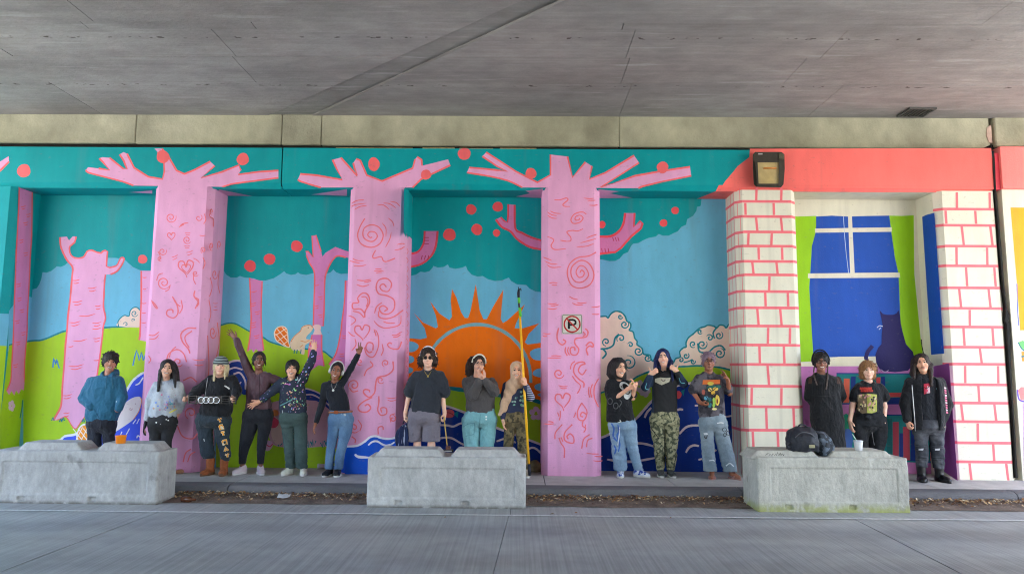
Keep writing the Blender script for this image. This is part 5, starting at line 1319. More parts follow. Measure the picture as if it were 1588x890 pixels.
F = Field(0.008); F.ell(c + Vector((0, 0, 0.02)), (0.06, 0.045, 0.028), 0.01); F.ell(c + Vector((0.02, 0.01, 0.03)), (0.03, 0.03, 0.022), 0.01); V, Q = F.mesh(); V = V + normals(V, Q) * (0.004 * wob(V, 60, 2))[:, None]
st_ = skin('stone', V - np.array(c), Q, flat('tan_stone', (188, 138, 104), 0.9, var=0.2), None); st_.location = c
tag(st_, 'tan stone on the pavement at the foot of the scribbled pink pillar', 'stone')

# backpack and jacket on the mossy block
pb = on_block(1246, 698, 0.669) + Vector((0, 0.04, 0))
bp = thing('backpack', 'black backpack lying on the mossy concrete block, beside a crumpled jacket', 'backpack', pb)
Mb = flat('black_nylon', (34, 36, 44), 0.6, var=0.25, scale=25, bmp=0.3)
F = Field(0.010); cx, cy, cz = pb
F.loft([(cz - 0.006, cx, cy, 0.165, 0.11), (cz + 0.06, cx, cy, 0.172, 0.12), (cz + 0.17, cx + .01, cy + .01, 0.160, 0.115), (cz + 0.225, cx + .02, cy + .02, 0.135, 0.09), (cz + 0.262, cx + .035, cy + .03, 0.085, 0.06)], 0.01, p=4.5)
F.ell((cx + 0.01, cy - 0.1, cz + 0.09), (0.12, 0.05, 0.085), 0.02)
V, Q = F.mesh(); V = V + normals(V, Q) * (0.010 * crease(V, 22, 4) + 0.007 * crease(V, 48, 5))[:, None]
skin('pack_body', V, Q, Mb, bp)
def arc_tube(name, pts, r, mat, parent, n=6):
    b = MB(); P3 = [Vector(p) for p in pts]; q = []
    for i in range(len(P3) - 1):
        p0 = P3[i - 1] if i else P3[i]; p3 = P3[i + 2] if i + 2 < len(P3) else P3[i + 1]; p1, p2 = P3[i], P3[i + 1]
        for k in range(n):
            t = k / n; q.append(0.5 * (2 * p1 + (p2 - p0) * t + (2 * p0 - 5 * p1 + 4 * p2 - p3) * t * t + (3 * p1 - p0 - 3 * p2 + p3) * t ** 3))
    q.append(P3[-1]); b.tube(q, r, 6)
    return b.build(name, mat, parent, True)
arc_tube('strap', [(cx - 0.15, cy - 0.06, cz + 0.05), (cx - 0.2, cy - 0.1, cz + 0.04), (cx - 0.215, cy - 0.11, cz + 0.075), (cx - 0.18, cy - 0.08, cz + 0.085)], 0.012, Mb, bp)
arc_tube('handle', [(cx - 0.03, cy + 0.02, cz + 0.25), (cx - 0.01, cy + 0.01, cz + 0.285), (cx + 0.05, cy + 0.02, cz + 0.28), (cx + 0.07, cy + 0.03, cz + 0.25)], 0.009, Mb, bp)
arc_tube('zip', [(cx - 0.12, cy - 0.115, cz + 0.15), (cx - 0.05, cy - 0.135, cz + 0.21), (cx + 0.05, cy - 0.13, cz + 0.2), (cx + 0.12, cy - 0.11, cz + 0.14)], 0.005, flat('zip_grey', (90, 92, 96), 0.5), bp)
b = MB(); b.bbox(cx + 0.02, cx + 0.085, cy - 0.156, cy - 0.146, cz + 0.04, cz + 0.075, 0.003); b.build('badge', flat('tan_badge', (150, 144, 110), 0.6), bp)
pj = on_block(1276, 703, 0.62) + Vector((0, 0.0, -0.02))
F = Field(0.010); cx, cy, cz = pj
F.loft([(cz, cx + .0, cy, 0.07, 0.13), (cz + 0.08, cx + .0, cy, 0.11, 0.15), (cz + 0.16, cx - 0.01, cy, 0.125, 0.13), (cz + 0.25, cx - 0.05, cy, 0.08, 0.1), (cz + 0.285, cx - 0.07, cy, 0.03, 0.05)], 0.01)
V, Q = F.mesh(); V = V + normals(V, Q) * (0.018 * wob(V * np.array([1, 1, 0.6]), 38, 14) + 0.006 * wob(V, 90, 15))[:, None]
Mj, N, L, P = nt('patterned_jacket'); pos = N.new('ShaderNodeNewGeometry').outputs['Position']
L.new(mixc(N, L, step(N, L, noise_col(N, L, pos, 16, 3, 0, 1), 0.55, 0.62), lin((38, 44, 52)), lin((92, 104, 118))), P.inputs['Base Color']); P.inputs['Roughness'].default_value = 0.8
jk = skin('jacket', V - np.array(pj), Q, Mj, None); jk.location = pj
tag(jk, 'crumpled patterned jacket stuffed into the notch of the mossy concrete block', 'jacket')
# slouched bag on the pavement by the pole
pg = SZ(832, 733, ZP); F = Field(0.010); cx, cy, cz = pg + Vector((0, 0.12, 0))
F.loft([(cz, cx, cy, 0.10, 0.09), (cz + 0.05, cx, cy, 0.115, 0.1), (cz + 0.1, cx - 0.01, cy, 0.09, 0.08), (cz + 0.15, cx - 0.03, cy, 0.04, 0.05)], 0.01)
V, Q = F.mesh(); V = V + normals(V, Q) * (0.012 * wob(V, 40, 24))[:, None]
bg = skin('bag', V - np.array(pg), Q, flat('olive_canvas', (128, 112, 84), 0.9, var=0.3, scale=14), None); bg.location = pg
tag(bg, 'slouched olive bag on the pavement at the foot of the spiral pillar', 'bag')
# ================================================================== PEOPLE
from mathutils.bvhtree import BVHTree
def skin_mat(rgb):
    m, N, L, P = nt('skin'); pos = N.new('ShaderNodeNewGeometry').outputs['Position']
    L.new(scale_col(N, L, mixc(N, L, noise_col(N, L, pos, 22, 3, 0, 0.35), lin(rgb), lin((min(255, rgb[0] + 18), int(rgb[1] * .86), int(rgb[2] * .84)))), noise_col(N, L, pos, 90, 3, 0.95, 1.04)), P.inputs['Base Color'])
    P.inputs['Roughness'].default_value = 0.48; P.inputs['Subsurface Weight'].default_value = 0.08; P.inputs['Subsurface Radius'].default_value = (0.02, 0.008, 0.004)
    return m
def cloth(name, rgb, var=0.10, rough=0.85, scale=7, weave=260):
    m, N, L, P = nt(name); pos = N.new('ShaderNodeNewGeometry').outputs['Position']
    L.new(scale_col(N, L, lin(rgb), mul(N, L, noise_col(N, L, pos, scale, 5, 1 - var, 1 + var), noise_col(N, L, pos, 70, 3, 0.93, 1.06))), P.inputs['Base Color'])
    P.inputs['Roughness'].default_value = rough; P.inputs['Specular IOR Level'].default_value = 0.25; P.inputs['Sheen Weight'].default_value = 0.12
    rg = N.new('ShaderNodeMath'); rg.operation = 'PINGPONG'; L.new(noise_col(N, L, pos, 8, 3, 0, 2, (1, 1, 0.6)), rg.inputs[0]); rg.inputs[1].default_value = 1.0
    bump(N, L, P, rg.outputs[0], 0.45, 0.03)
    return m
def mottled(name, cols, scale, th=(0.42, 0.56), rough=0.85, stretch=None):
    m, N, L, P = nt(name); pos = N.new('ShaderNodeNewGeometry').outputs['Position']
    a = noise_col(N, L, pos, scale, 5, 0, 1, stretch); b_ = noise_col(N, L, pos, scale * 1.7, 5, 0, 1, stretch)
    c = mixc(N, L, step(N, L, a, th[0], th[1]), lin(cols[0]), lin(cols[1]))
    if len(cols) > 2: c = mixc(N, L, step(N, L, b_, th[0] + .1, th[1] + .1), c, lin(cols[2]))
    L.new(scale_col(N, L, c, noise_col(N, L, pos, 60, 3, 0.9, 1.08)), P.inputs['Base Color']); P.inputs['Roughness'].default_value = rough; P.inputs['Specular IOR Level'].default_value = 0.25
    bump(N, L, P, noise_col(N, L, pos, 22, 4, 0, 1), 0.25, 0.015)
    return m
def splatter(name, rgb, amount=0.2, scale=26, sat=1.0, light=False):
    m, N, L, P = nt(name); pos = N.new('ShaderNodeNewGeometry').outputs['Position']
    v = N.new('ShaderNodeTexVoronoi'); v.inputs['Scale'].default_value = scale
    wn_ = N.new('ShaderNodeTexNoise'); wn_.inputs['Scale'].default_value = 30
    L.new(pos, wn_.inputs['Vector'])
    ad = N.new('ShaderNodeVectorMath'); ad.operation = 'MULTIPLY_ADD'; L.new(wn_.outputs['Color'], ad.inputs[0]); ad.inputs[1].default_value = (0.03, 0.03, 0.03); L.new(pos, ad.inputs[2]); L.new(ad.outputs[0], v.inputs['Vector'])
    sep = N.new('ShaderNodeSeparateColor'); L.new(v.outputs['Color'], sep.inputs[0])
    dot = mul(N, L, step(N, L, v.outputs['Distance'], 0.36, 0.3), step(N, L, sep.outputs[0], 1 - amount, 1 - amount + 0.01))
    dot = mul(N, L, dot, step(N, L, noise_col(N, L, pos, 3.0, 2, 0, 1), 0.3, 0.6))
    hsv = N.new('ShaderNodeCombineColor'); hsv.mode = 'HSV'; L.new(sep.outputs[1], hsv.inputs[0]); hsv.inputs[1].default_value = 0.0 if light else 0.6 * sat; hsv.inputs[2].default_value = 0.72
    c = mixc(N, L, dot, lin(rgb), hsv.outputs[0])
    L.new(scale_col(N, L, c, noise_col(N, L, pos, 7, 5, 0.9, 1.1)), P.inputs['Base Color']); P.inputs['Roughness'].default_value = 0.85
    bump(N, L, P, noise_col(N, L, pos, 22, 4, 0, 1), 0.25, 0.015)
    return m
def hair_mat(rgb, hi):
    m, N, L, P = nt('hair_strands'); pos = N.new('ShaderNodeNewGeometry').outputs['Position']
    L.new(mixc(N, L, noise_col(N, L, pos, 40, 4, 0, 1, (3, 3, 0.25)), lin(rgb), lin(hi)), P.inputs['Base Color'])
    P.inputs['Roughness'].default_value = 0.5; P.inputs['Specular IOR Level'].default_value = 0.35
    bump(N, L, P, noise_col(N, L, pos, 60, 4, 0, 1, (3, 3, 0.2)), 0.6, 0.01)
    return m
M_EYEW = flat('eye_white', (214, 208, 202), 0.3, var=0.02); M_IRIS = flat('iris', (34, 22, 16), 0.2, var=0.05); M_TEETH = flat('teeth', (226, 218, 206), 0.3, var=0.02)
M_SOLE = flat('rubber_sole', (214, 212, 206), 0.7); M_BLACK = cloth('black_cotton', (27, 28, 32)); M_CHAR = flat('black_leather', (26, 26, 28), 0.4, var=0.2, scale=30)
_sk = {}
def unit(v): v = np.array(v, float); return v / max(np.linalg.norm(v), 1e-9)

def hand(F, w, d, n, s, pose, sc=1.0, k=0.006):
    """palm, four unequal fingers and a thumb; d along the hand, n out of the palm, s towards the thumb"""
    w = np.array(w, float); d = unit(d); s = np.array(s, float); s = unit(s - d * (s @ d)); n_ = np.cross(d, s); n = n_ if n_ @ np.array(n, float) >= 0 else -n_
    M = np.stack([s, d, n])
    F.ell(w + d * 0.045 * sc, (0.040 * sc, 0.054 * sc, 0.017 * sc), 0.012, M=M)
    F.cap(w - d * 0.02, w + d * 0.03, 0.025 * sc, 0.024 * sc, 0.012)
    L_ = (0.074, 0.084, 0.077, 0.060); sp = (0.030, 0.010, -0.010, -0.029)
    for i in range(4):
        fan = {'open': 0.22, 'relaxed': 0.06, 'peace': 0.25}.get(pose, 0.02) * (1.2 - 0.8 * i) * (1 if i < 2 else 1)
        straight = pose == 'open' or (pose == 'peace' and i < 2)
        curl = 0.12 if straight else (0.35 if pose == 'relaxed' else 0.5 if pose == 'cup' else 1.45)
        curl += 0.05 * i
        p = w + d * (0.088 - (0.004 if i in (0, 3) else 0)) * sc + s * sp[i] * sc
        ang = curl * 0.5
        base = unit(d + s * fan)
        for j, fr in enumerate((0.45, 0.31, 0.24)):
            v = base * math.cos(ang) + n * math.sin(ang)
            q = p + v * L_[i] * fr * sc
            F.cap(p, q, (0.0098 - 0.0008 * j) * sc, (0.0092 - 0.0009 * j) * sc, k if j == 0 else 0.003)
            p = q; ang += curl
    tb = w + d * 0.022 * sc + s * 0.028 * sc
    if pose == 'thumb': v1, v2 = unit(s * 1.0 + d * 0.1), unit(s)
    elif pose in ('fist', 'peace', 'grip'): v1, v2 = unit(s * .5 + d * .7 + n * .5), unit(-s * .5 + d * .35 + n * .6)
    else: v1, v2 = unit(s * .75 + d * .65 + n * .15), unit(s * .4 + d * .9 + n * .1)
    q = tb + v1 * 0.042 * sc; F.cap(tb, q, 0.0135 * sc, 0.0115 * sc, 0.008); F.cap(q, q + v2 * 0.032 * sc, 0.0112 * sc, 0.0092 * sc, 0.003)

class Person:
    def __init__(s, label, Y, foot, skin_rgb, hair=None):
        s.Y = Y; f = SZ(foot[0], foot[1], ZP); s.f = Vector((S(foot[0], foot[1], Y).x, Y, ZP))
        s.root = thing('person', label, 'person', s.f, group='people lined up before the mural')
        if skin_rgb not in _sk: _sk[skin_rgb] = skin_mat(skin_rgb)
        s.sk = _sk[skin_rgb]; s.rgb = skin_rgb; s.B = Field(0.0075); s.bones = []
    def p(s, q):
        return np.array(S(q[0], q[1], s.Y + (q[2] if len(q) > 2 else 0.0)))
    # ---- head
    def head(s, c, yaw=0, roll=0, nod=0, sc=1.0, smile=True, fem=False, glasses=None):
        c = s.p(c); yaw -= 0.85 * math.degrees(math.atan2(s.f.x, s.Y)); s.hc = c; s.hs = sc
        # rotations: yaw>0 turns the face to picture right, roll>0 tips the crown to picture right
        M = (Matrix.Rotation(R(yaw), 3, 'Z') @ Matrix.Rotation(R(roll), 3, 'Y') @ Matrix.Rotation(R(nod), 3, 'X'))
        s.HM = np.array(M).T          # rows: local axes in world
        s.smile = smile; s.fem = fem
        F = s.B; k = sc
        st = [(-.115, 0, -.058, .022, .028), (-.100, 0, -.043, .040, .053), (-.075, 0, -.024, .053, .074), (-.04, 0, -.009, .063, .088), (0, 0, 0, .070, .095), (.04, 0, .005, .074, .098), (.075, 0, .008, .067, .088), (.100, 0, .008, .048, .062), (.116, 0, .008, .016, .02)]
        w = 0.95 if fem else 1.0
        F.loft([(z * k, x * k, y * k, a * k * w, b_ * k) for z, x, y, a, b_ in st], 0.0, M=s.HM, c=c)
        for (q, r, kk, op) in (((.040, -.062, -.030), (.026, .024, .026), .02, 'u'), ((-.040, -.062, -.030), (.026, .024, .026), .02, 'u'), ((0, -.082, -.097), (.020, .016, .017), .015, 'u'),
                               ((.030, -.103, .012), (.017, .012, .011), .008, 's'), ((-.030, -.103, .012), (.017, .012, .011), .008, 's'), ((0, -.090, -.062), (.024, .013, .013), .008, 'u'),
                               ((.074 * w, .008, -.002), (.010, .020, .031), .006, 'u'), ((-.074 * w, .008, -.002), (.010, .020, .031), .006, 'u')):
            F.ell(s.hl(q), np.array(r) * k, kk, op, M=s.HM)
        F.cap(s.hl((0, -.090, .022)), s.hl((0, -.110, -.020)), .008 * k, .0125 * k, .010); F.ell(s.hl((0, -.100, -.024)), np.array((.018, .011, .009)) * k, .008, M=s.HM)
        s.glasses = glasses
        return s
    def hl(s, q): return s.hc + (np.array(q, float) * s.hs) @ s.HM
    def face(s, lip=(150, 80, 74), brow=(30, 22, 18)):
        k = s.hs; bd = s.body
        def put(name, b, mats): return b.build(name, mats, bd, True)
        for sg_ in (-1, 1):
            b = MB(); c = s.hl((.030 * sg_, -.0935, .012)); ax = s.HM
            n = 10; vs = []; fs = []
            for i in range(6):
                ph = math.pi * i / 5
                for j in range(n):
                    th = 2 * math.pi * j / n
                    vs.append(c + (np.array((math.sin(ph) * math.cos(th) * .0128, -math.cos(ph) * .008, math.sin(ph) * math.sin(th) * .0058)) * k) @ ax)
            for i in range(5):
                for j in range(n): fs.append((i * n + j, i * n + (j + 1) % n, (i + 1) * n + (j + 1) % n, (i + 1) * n + j))
            b.add(vs, fs); ic = s.hl((.030 * sg_, -.1022, .012)); r = .0078 * k
            b.add([ic + (np.array((r * math.cos(t), -.0006 if 0 else 0, r * math.sin(t)))) @ ax for t in [2 * math.pi * q / 8 for q in range(8)]], [tuple(range(8))], 1)
            b.tube([s.hl(((.030 + x) * sg_, y, z)) for x, y, z in ((-.014, -.098, .0125), (-.005, -.1022, .0185), (.006, -.1012, .0185), (.016, -.092, .0125))], .0022 * k, 5, 1)
            put('eye', b, [M_EYEW, M_IRIS])
            b = MB(); b.tube([s.hl((x * sg_, y, z)) for x, y, z in ((.012, -.1005, .030), (.026, -.0985, .0365), (.044, -.087, .034))], [.0040 * k, .0052 * k, .0028 * k], 5); put('eyebrow', b, _hm(brow))
        b = MB(); up = .009 if s.smile else .001
        arc = [(-.029, -.0905, -.062 + up), (-.014, -.1025, -.0655 + up * .25), (0, -.1055, -.067), (.014, -.1025, -.0655 + up * .25), (.029, -.0905, -.062 + up)]
        b.tube([s.hl(q) for q in arc], [.003 * k, .0052 * k, .006 * k, .0052 * k, .003 * k], 6)
        if s.smile:
            b.tube([s.hl((x * .82, y - .0030, z + .0042)) for x, y, z in arc], [.0025 * k, .0052 * k, .0062 * k, .0052 * k, .0025 * k], 6, 1)
            b.tube([s.hl((x, y - .0012, z + .0112)) for x, y, z in arc], [.002 * k, .003 * k, .0034 * k, .003 * k, .002 * k], 6)
        put('mouth', b, [_hm(lip), M_TEETH])
    # ---- limbs of the body (skin)
    def torso(s, neck, shl, shr, hip, w=1.0, d=1.0, neck_r=0.052):
        n, a, b_, h = s.p(neck), s.p(shl), s.p(shr), s.p(hip); s.n, s.sl, s.sr, s.h = n, a, b_, h
        F = s.B; cx = (a[0] + b_[0]) / 2; hw = abs(b_[0] - a[0]) / 2; y = s.Y
        zs = (a[2] + b_[2]) / 2
        lean = (cx - h[0])
        H_ = zs - h[2]
        w *= .80; d *= .70
        F.loft([(h[2] - .08, h[0], y, .14 * w, .09 * d), (h[2] + .02, h[0], y, .155 * w, .105 * d), (h[2] + .20 * H_ / .5, h[0] + lean * .35, y, .125 * w, .092 * d), (h[2] + .34 * H_ / .5, h[0] + lean * .7, y, .140 * w, .10 * d), (zs - .05, cx, y, hw * .85, .085 * d), (zs + .01, cx, y + .005, hw * .62, .05), (n[2] - .01, n[0], y + .01, .058, .05)], 0.01)
        F.cap(n + np.array((0, .012, -.03)), s.hl((0, .018, -.07)), neck_r * 1.12, neck_r, 0.02)
        s.bones += [('t', np.array((h[0], y, h[2] - .05)), np.array((cx, y, zs - .03))), ('t', a, b_), ('neck', n + np.array((0, .01, .0)), s.hc)]
        for q in (a, b_): F.cap((np.array((cx, y, zs)) + q) / 2, q + np.array((0, 0, -.012)), .042, .042, 0.02)
        return s
    def arm(s, sh, el, wr, pose, d, n, th, r=1.0, hs=1.0):
        F = s.B; sh, el, wr = s.p(sh), s.p(el), s.p(wr)
        F.cap(sh, el, .042 * r, .036 * r, 0.015); F.cap(el, wr, .036 * r, .026 * r, 0.012)
        if pose: hand(F, wr, d, n, th, pose, hs)
        s.bones += [('u', sh, el), ('f', el, wr), ('hand', wr, wr + unit(d) * .17)]
        return sh, el, wr
    def legs(s, L_, r=1.0):
        """per leg: hip, knee, ankle, toe direction in degrees (0 faces the camera, + to picture right)"""
        F = s.B
        s.feet = []
        for hip, kn, an, ang in L_:
            h, k_, a = s.p(hip), s.p(kn), s.p(an)
            F.cap(h, k_, .060 * r, .046 * r, 0.02); F.cap(k_, k_ + (a - k_) * .4, .046 * r, .048 * r, 0.02); F.cap(k_ + (a - k_) * .4, a, .048 * r, .033 * r, 0.02)
            t = R(ang); dr = np.array((math.sin(t), -math.cos(t), 0))
            ft = np.array((a[0], a[1], ZP))
            F.cap(np.array((a[0], a[1], ZP + .06)) - dr * .03, ft + dr * .13 + np.array((0, 0, .035)), .034, .026, 0.02)
            s.feet.append((a, dr)); s.bones += [('l', h, k_), ('l', k_, a), ('foot', a + np.array((0, 0, -.03)), ft + dr * .13)]
    def tuck(s, V, Q, bones, lim=0.97):
        """skin under a garment stays inside it"""
        t = BVHTree.FromPolygons(V.tolist(), Q.tolist()); B = s.bodyV; best = np.full(len(B), 9.0); ok = np.zeros(len(B), bool)
        for nm, a, b_ in s.bones:
            ba = b_ - a; tt = ((B - a) @ ba) / (ba @ ba); tc = np.clip(tt, 0, 1)
            d = np.linalg.norm(B - a - tc[:, None] * ba, axis=1); m = d < best
            best[m] = d[m]; ok[m] = (nm in bones) and True
            if nm in bones and nm[0] in 'fl': ok[m] &= (tt[m] < lim)
        off = np.array(wloc(s.root)); ch = False
        for i in np.nonzero(ok)[0]:
            p = Vector(B[i]); loc, n, _, dist = t.find_nearest(p, 0.09)
            if loc is None: continue
            if (p - loc).dot(n) > -0.007: q = loc - n * 0.012; B[i] = q; ch = True
        if ch: s.body.data.vertices.foreach_set('co', (B - off).astype(np.float32).ravel()); s.body.data.update()
        return t
    def done_body(s):
        V, Q = s.B.mesh(); V = relax(V, Q, 1, 0.35); s.bodyV = V
        s.body = skin('body', V, Q, s.sk, s.root)
        return s
    # ---- clothes from silhouette rows
    def rows(s, R_, depth, dy=0.0, min_b=0.05):
        out = []
        for q in R_:
            y, xl, xr = q[:3]; yo = q[3] if len(q) > 3 else 0.0
            a, b_ = s.p((xl, y)), s.p((xr, y)); out.append(((a[2] + b_[2]) / 2, (a[0] + b_[0]) / 2, s.Y + dy + yo, (b_[0] - a[0]) / 2, max(min_b, (b_[0] - a[0]) / 2 * depth if depth < 1.5 else depth)))
        return out
    def top(s, name, R_, sleeves, mat, depth=0.62, collar=0.075, crew=True, fold=0.007, seed=1, h=0.0095, hood=False, b_fix=None, neck_dy=0.0, long=True, smooth_p=2.3):
        F = Field(h)
        rr_ = s.rows(R_, depth)
        if b_fix: rr_ = [(z, x, y, a, b_fix) for z, x, y, a, b_ in rr_]
        zt = max(q[0] for q in rr_)
        n = s.n
        rr_ += [(n[2] - .005, n[0], s.Y + .01, collar + .022, collar + .006), (n[2] + (.03 if hood else .014), n[0], s.Y + .012, collar, collar - .008)]
        F.loft(rr_, 0.0, p=smooth_p)
        for sl in sleeves:
            q = [s.p(x) for x in sl['pts']]; rad = sl['r']
            for i in range(len(q) - 1):
                last = i == len(q) - 2
                F.cap(q[i], q[i + 1], rad[i], rad[i + 1], 0.035 if i == 0 else 0.012, flat=0.0 if last else None)
        if hood:
            for sg_ in (-1, 1): F.cap(n + np.array((.07 * sg_, -.03, .0)), n + np.array((.05 * sg_, .07, .035)), .036, .045, .02)
            F.ell(n + np.array((0, .085, .0)), (.11, .06, .07), .02)
        if crew:
            F.ell(n + np.array((0, -.035, .035)), (collar - .014, .09, .055), 0.006, 's')
        V, Q = F.mesh(); N_ = normals(V, Q)
        V0 = V.copy()
        zb = V[:, 2].min()
        V = V + N_ * (fold * wob(V * np.array([1, 1, .75]), 24, seed) + fold * 1.0 * crease(V * np.array([1.0, 1, .65]), 34, seed + 7) + fold * .4 * crease(V, 75, seed + 9))[:, None]
        V = relax(V, Q, 1, 0.3)
        o = skin(name, V, Q, mat, s.root)
        full = any(len(sl['pts']) > 2 and sl['pts'][-1][1] > 0 and np.linalg.norm(s.p(sl['pts'][-1]) - s.p(sl['pts'][0])) > 0 for sl in sleeves) and long
        s.bvh = s.tuck(V, Q, ('t', 'u', 'f') if full else ('t',), .93); s.top_o = o
        return o
    def bottom(s, name, waist, legs, mat, depth=0.8, fold=0.007, seed=3, h=0.0095, hem_fold=0.5, bvh=False, tuck=True):
        F = Field(h)
        for L_ in legs: F.loft(s.rows(L_, depth), 0.004)
        if waist:
            W = sorted(s.rows(waist, 0.64)); lz = [s.rows(L_, depth)[0] for L_ in legs]
            xl = min(l[1] - l[3] for l in lz); xr = max(l[1] + l[3] for l in lz); zm = min(l[0] for l in lz)
            W = [(z_, x_, y_, a_ * (.94 if j_ == len(W) - 1 else 1), b_ * (.86 if j_ == len(W) - 1 else 1)) for j_, (z_, x_, y_, a_, b_) in enumerate(W)]
            F.loft([(min(zm - .05, W[0][0] - .07), (xl + xr) / 2, s.Y, (xr - xl) / 2 * .82, np.mean([l[4] for l in lz]) * .75)] + W, 0.035, p=2.3)
        V, Q = F.mesh(); N_ = normals(V, Q)
        u = np.clip((V[:, 2].max() - V[:, 2]) / (V[:, 2].max() - V[:, 2].min()), 0, 1)
        V = V + N_ * ((fold * (0.6 + hem_fold * u)) * (.5 * wob(V * np.array([.8, .8, 1.2]), 26, seed) + 1.0 * crease(V * np.array([.7, .7, 1.5]), 34, seed + 5)) + fold * .4 * crease(V * np.array([1, 1, .6]), 70, seed + 6))[:, None]
        V = relax(V, Q, 1, 0.3)
        o = skin(name, V, Q, mat, s.root)
        s.bvh2 = s.tuck(V, Q, ('l', 't') if tuck else ())
        return o
    def shoe(s, i, mat, sole=M_SOLE, boot=0.0, w=1.0, ln=1.0, name='shoe'):
        a, dr = s.feet[i]; sd = np.array((-dr[1], dr[0], 0)); F = Field(0.008)
        g = np.array((a[0], a[1], ZP))
        M = np.stack([sd, dr, np.array((0, 0, 1.0))])
        F.ell(g + dr * .095 * ln + np.array((0, 0, .035)), (.047 * w, .085 * ln, .038), 0.02, M=M); F.ell(g - dr * .025 + np.array((0, 0, .045)), (.040 * w, .055, .048), 0.02, M=M)
        F.cap(g - dr * .005 + np.array((0, 0, .05)), g - dr * .01 + np.array((0, 0, .085 + boot)), .043 * w, .045 * w + boot * .06, 0.02, flat=0.0); F.cap(g + np.array((0, 0, .075)), g + dr * .08 * ln + np.array((0, 0, .045)), .034, .03, .02)
        F.cut(g + np.array((0, 0, .012)), (0, 0, -1))
        V, Q = F.mesh(); V = V + normals(V, Q) * (0.002 * wob(V, 90, 3 + i))[:, None]
        o = skin(name, V, Q, mat, s.root)
        b = MB(); n = 20; pts = []
        for k in range(n):
            t = 2 * math.pi * k / n; yy = math.cos(t); xx = math.sin(t)
            l_ = .185 * ln if yy > 0 else .085
            pts.append(g + dr * (l_ * yy * (1 if yy > 0 else 1)) + sd * xx * (.052 * w) * (1 - .18 * (yy < 0) * abs(yy)))
        z0, z1 = .001, .026 + .012 * (boot > 0)
        b.add([p + np.array((0, 0, z0)) for p in pts] + [p + np.array((0, 0, z1)) for p in pts], [tuple(range(n))[::-1], tuple(range(n, 2 * n))] + [(k, (k + 1) % n, n + (k + 1) % n, n + k) for k in range(n)])
        b.build('sole', sole, o, True)
        return o
    # ---- hair
    def hair(s, mat, cap=1.0, rows=None, carve=(.058, .085, -.022), curly=0.0, depth=.75, dy=.03, seed=1, front=0.0, name='hair', extra=None, h=0.0085, groove=0.004, back_only=None):
        F = Field(h); k = s.hs
        F.loft([(z * k, 0, (.012 + .006) * k, a * k * cap, b_ * k * cap) for z, a, b_ in ((-.07, .060, .075), (-.03, .078, .095), (.03, .088, .110), (.075, .082, .104), (.108, .062, .076), (.134, .024, .03))], 0.0, M=s.HM, c=s.hc)
        if rows: F.loft(s.rows(rows, depth, dy), 0.03)
        if extra: extra(F)
        F.ell(s.hl((0, -.150, carve[2])), np.array((carve[0], .125 - front, carve[1])) * k, 0.008, 's', M=s.HM)
        V, Q = F.mesh(); N_ = normals(V, Q)
        ang = np.arctan2(V[:, 1] - s.hc[1], V[:, 0] - s.hc[0])
        d = groove * np.sin(ang * 34 + 2.5 * wob(V, 9, seed)) * (1 - curly) + 0.003 * wob(V, 40, seed)
        if curly: d = d + curly * (0.011 * wob(V, 95, seed + 2) + 0.010 * wob(V, 55, seed + 3))
        V = V + N_ * d[:, None]
        o = skin(name, V, Q, mat, s.root)
        s.hairV = V; s.hairN = N_
        if curly:      # loose locks standing off the mass
            r = random.Random(seed); b = MB()
            for q in range(int(170 * curly)):
                i = r.randrange(len(V)); 
                if (V[i] - s.hc) @ s.HM[1] < -.06 and (V[i] - s.hc) @ s.HM[2] < .06: continue
                p = V[i]; nn = N_[i]; t = np.array((r.uniform(-1, 1), r.uniform(-1, 1), r.uniform(-1.2, .6))) * .013
                b.tube([p - nn * .004, p + nn * .008 + t * .5, p + nn * .014 + t, p + nn * .010 + t * 1.8 + np.array((0, 0, -.006))], [.0055, .005, .004, .002], 5)
            b.build('curls', mat, o, True)['kind'] = 'stuff'
        else:          # stray strands
            r = random.Random(seed); b = MB()
            for q in range(36):
                i = r.randrange(len(V)); p = V[i]; nn = N_[i]
                if (p - s.hc) @ s.HM[1] < -.075: continue
                b.tube([p, p + nn * .006 + np.array((r.uniform(-.01, .01), 0, -.03)), p + nn * .009 + np.array((r.uniform(-.02, .02), 0, -.06))], [.0028, .0026, .0012], 4)
            b.build('strands', mat, o, True)['kind'] = 'stuff'
        return o
    # ---- flat print on a garment: points of the picture pressed onto the cloth
    def print_on(s, tree=None, lift=0.003):
        tree = tree or s.bvh
        def pl(x, y, o):
            far = S(x, y, s.Y); org = S(x, y, s.Y - 0.8); d = (far - org).normalized()
            hit = tree.ray_cast(org, d)
            q = hit[0] if hit[0] is not None and (hit[0] - far).length < 0.4 else far - d * 0.09
            return q - d * (lift + o)
        return Print(pl, 0.0)
    def strap_tube(s, name, pts, r, mat, parent=None, tree=None, seg=6, lift=0.004):
        pr = s.print_on(tree, lift); b = MB(); b.tube([pr.pl(x, y, 0) for x, y in catmull(pts, 6)], r, seg); return b.build(name, mat, parent or s.root, True)
    def specs(s, mat, r=.021, lens=None, z=.010):
        g = MB()
        for sg_ in (-1, 1):
            ring = [s.hl((.031 * sg_ + r * math.cos(t) * 1.1, -.1105 + .014 * abs(.031 + sg_ * 0) * 0, z + r * math.sin(t) * .9)) for t in [2 * math.pi * q / 14 for q in range(15)]]
            g.tube(ring, .0027 * s.hs, 5, cap=False); g.tube([s.hl((.052 * sg_, -.108, z + .006)), s.hl((.074 * sg_, -.06, z + .006)), s.hl((.078 * sg_, .0, z + .004))], .0022, 5)
            if lens: g.add(ring[:14], [tuple(range(14))], 1)
        g.tube([s.hl((-.009, -.112, z + .004)), s.hl((0, -.116, z + .006)), s.hl((.009, -.112, z + .004))], .0024, 5)
        return g.build('glasses', [mat, lens or mat], s.root, True)
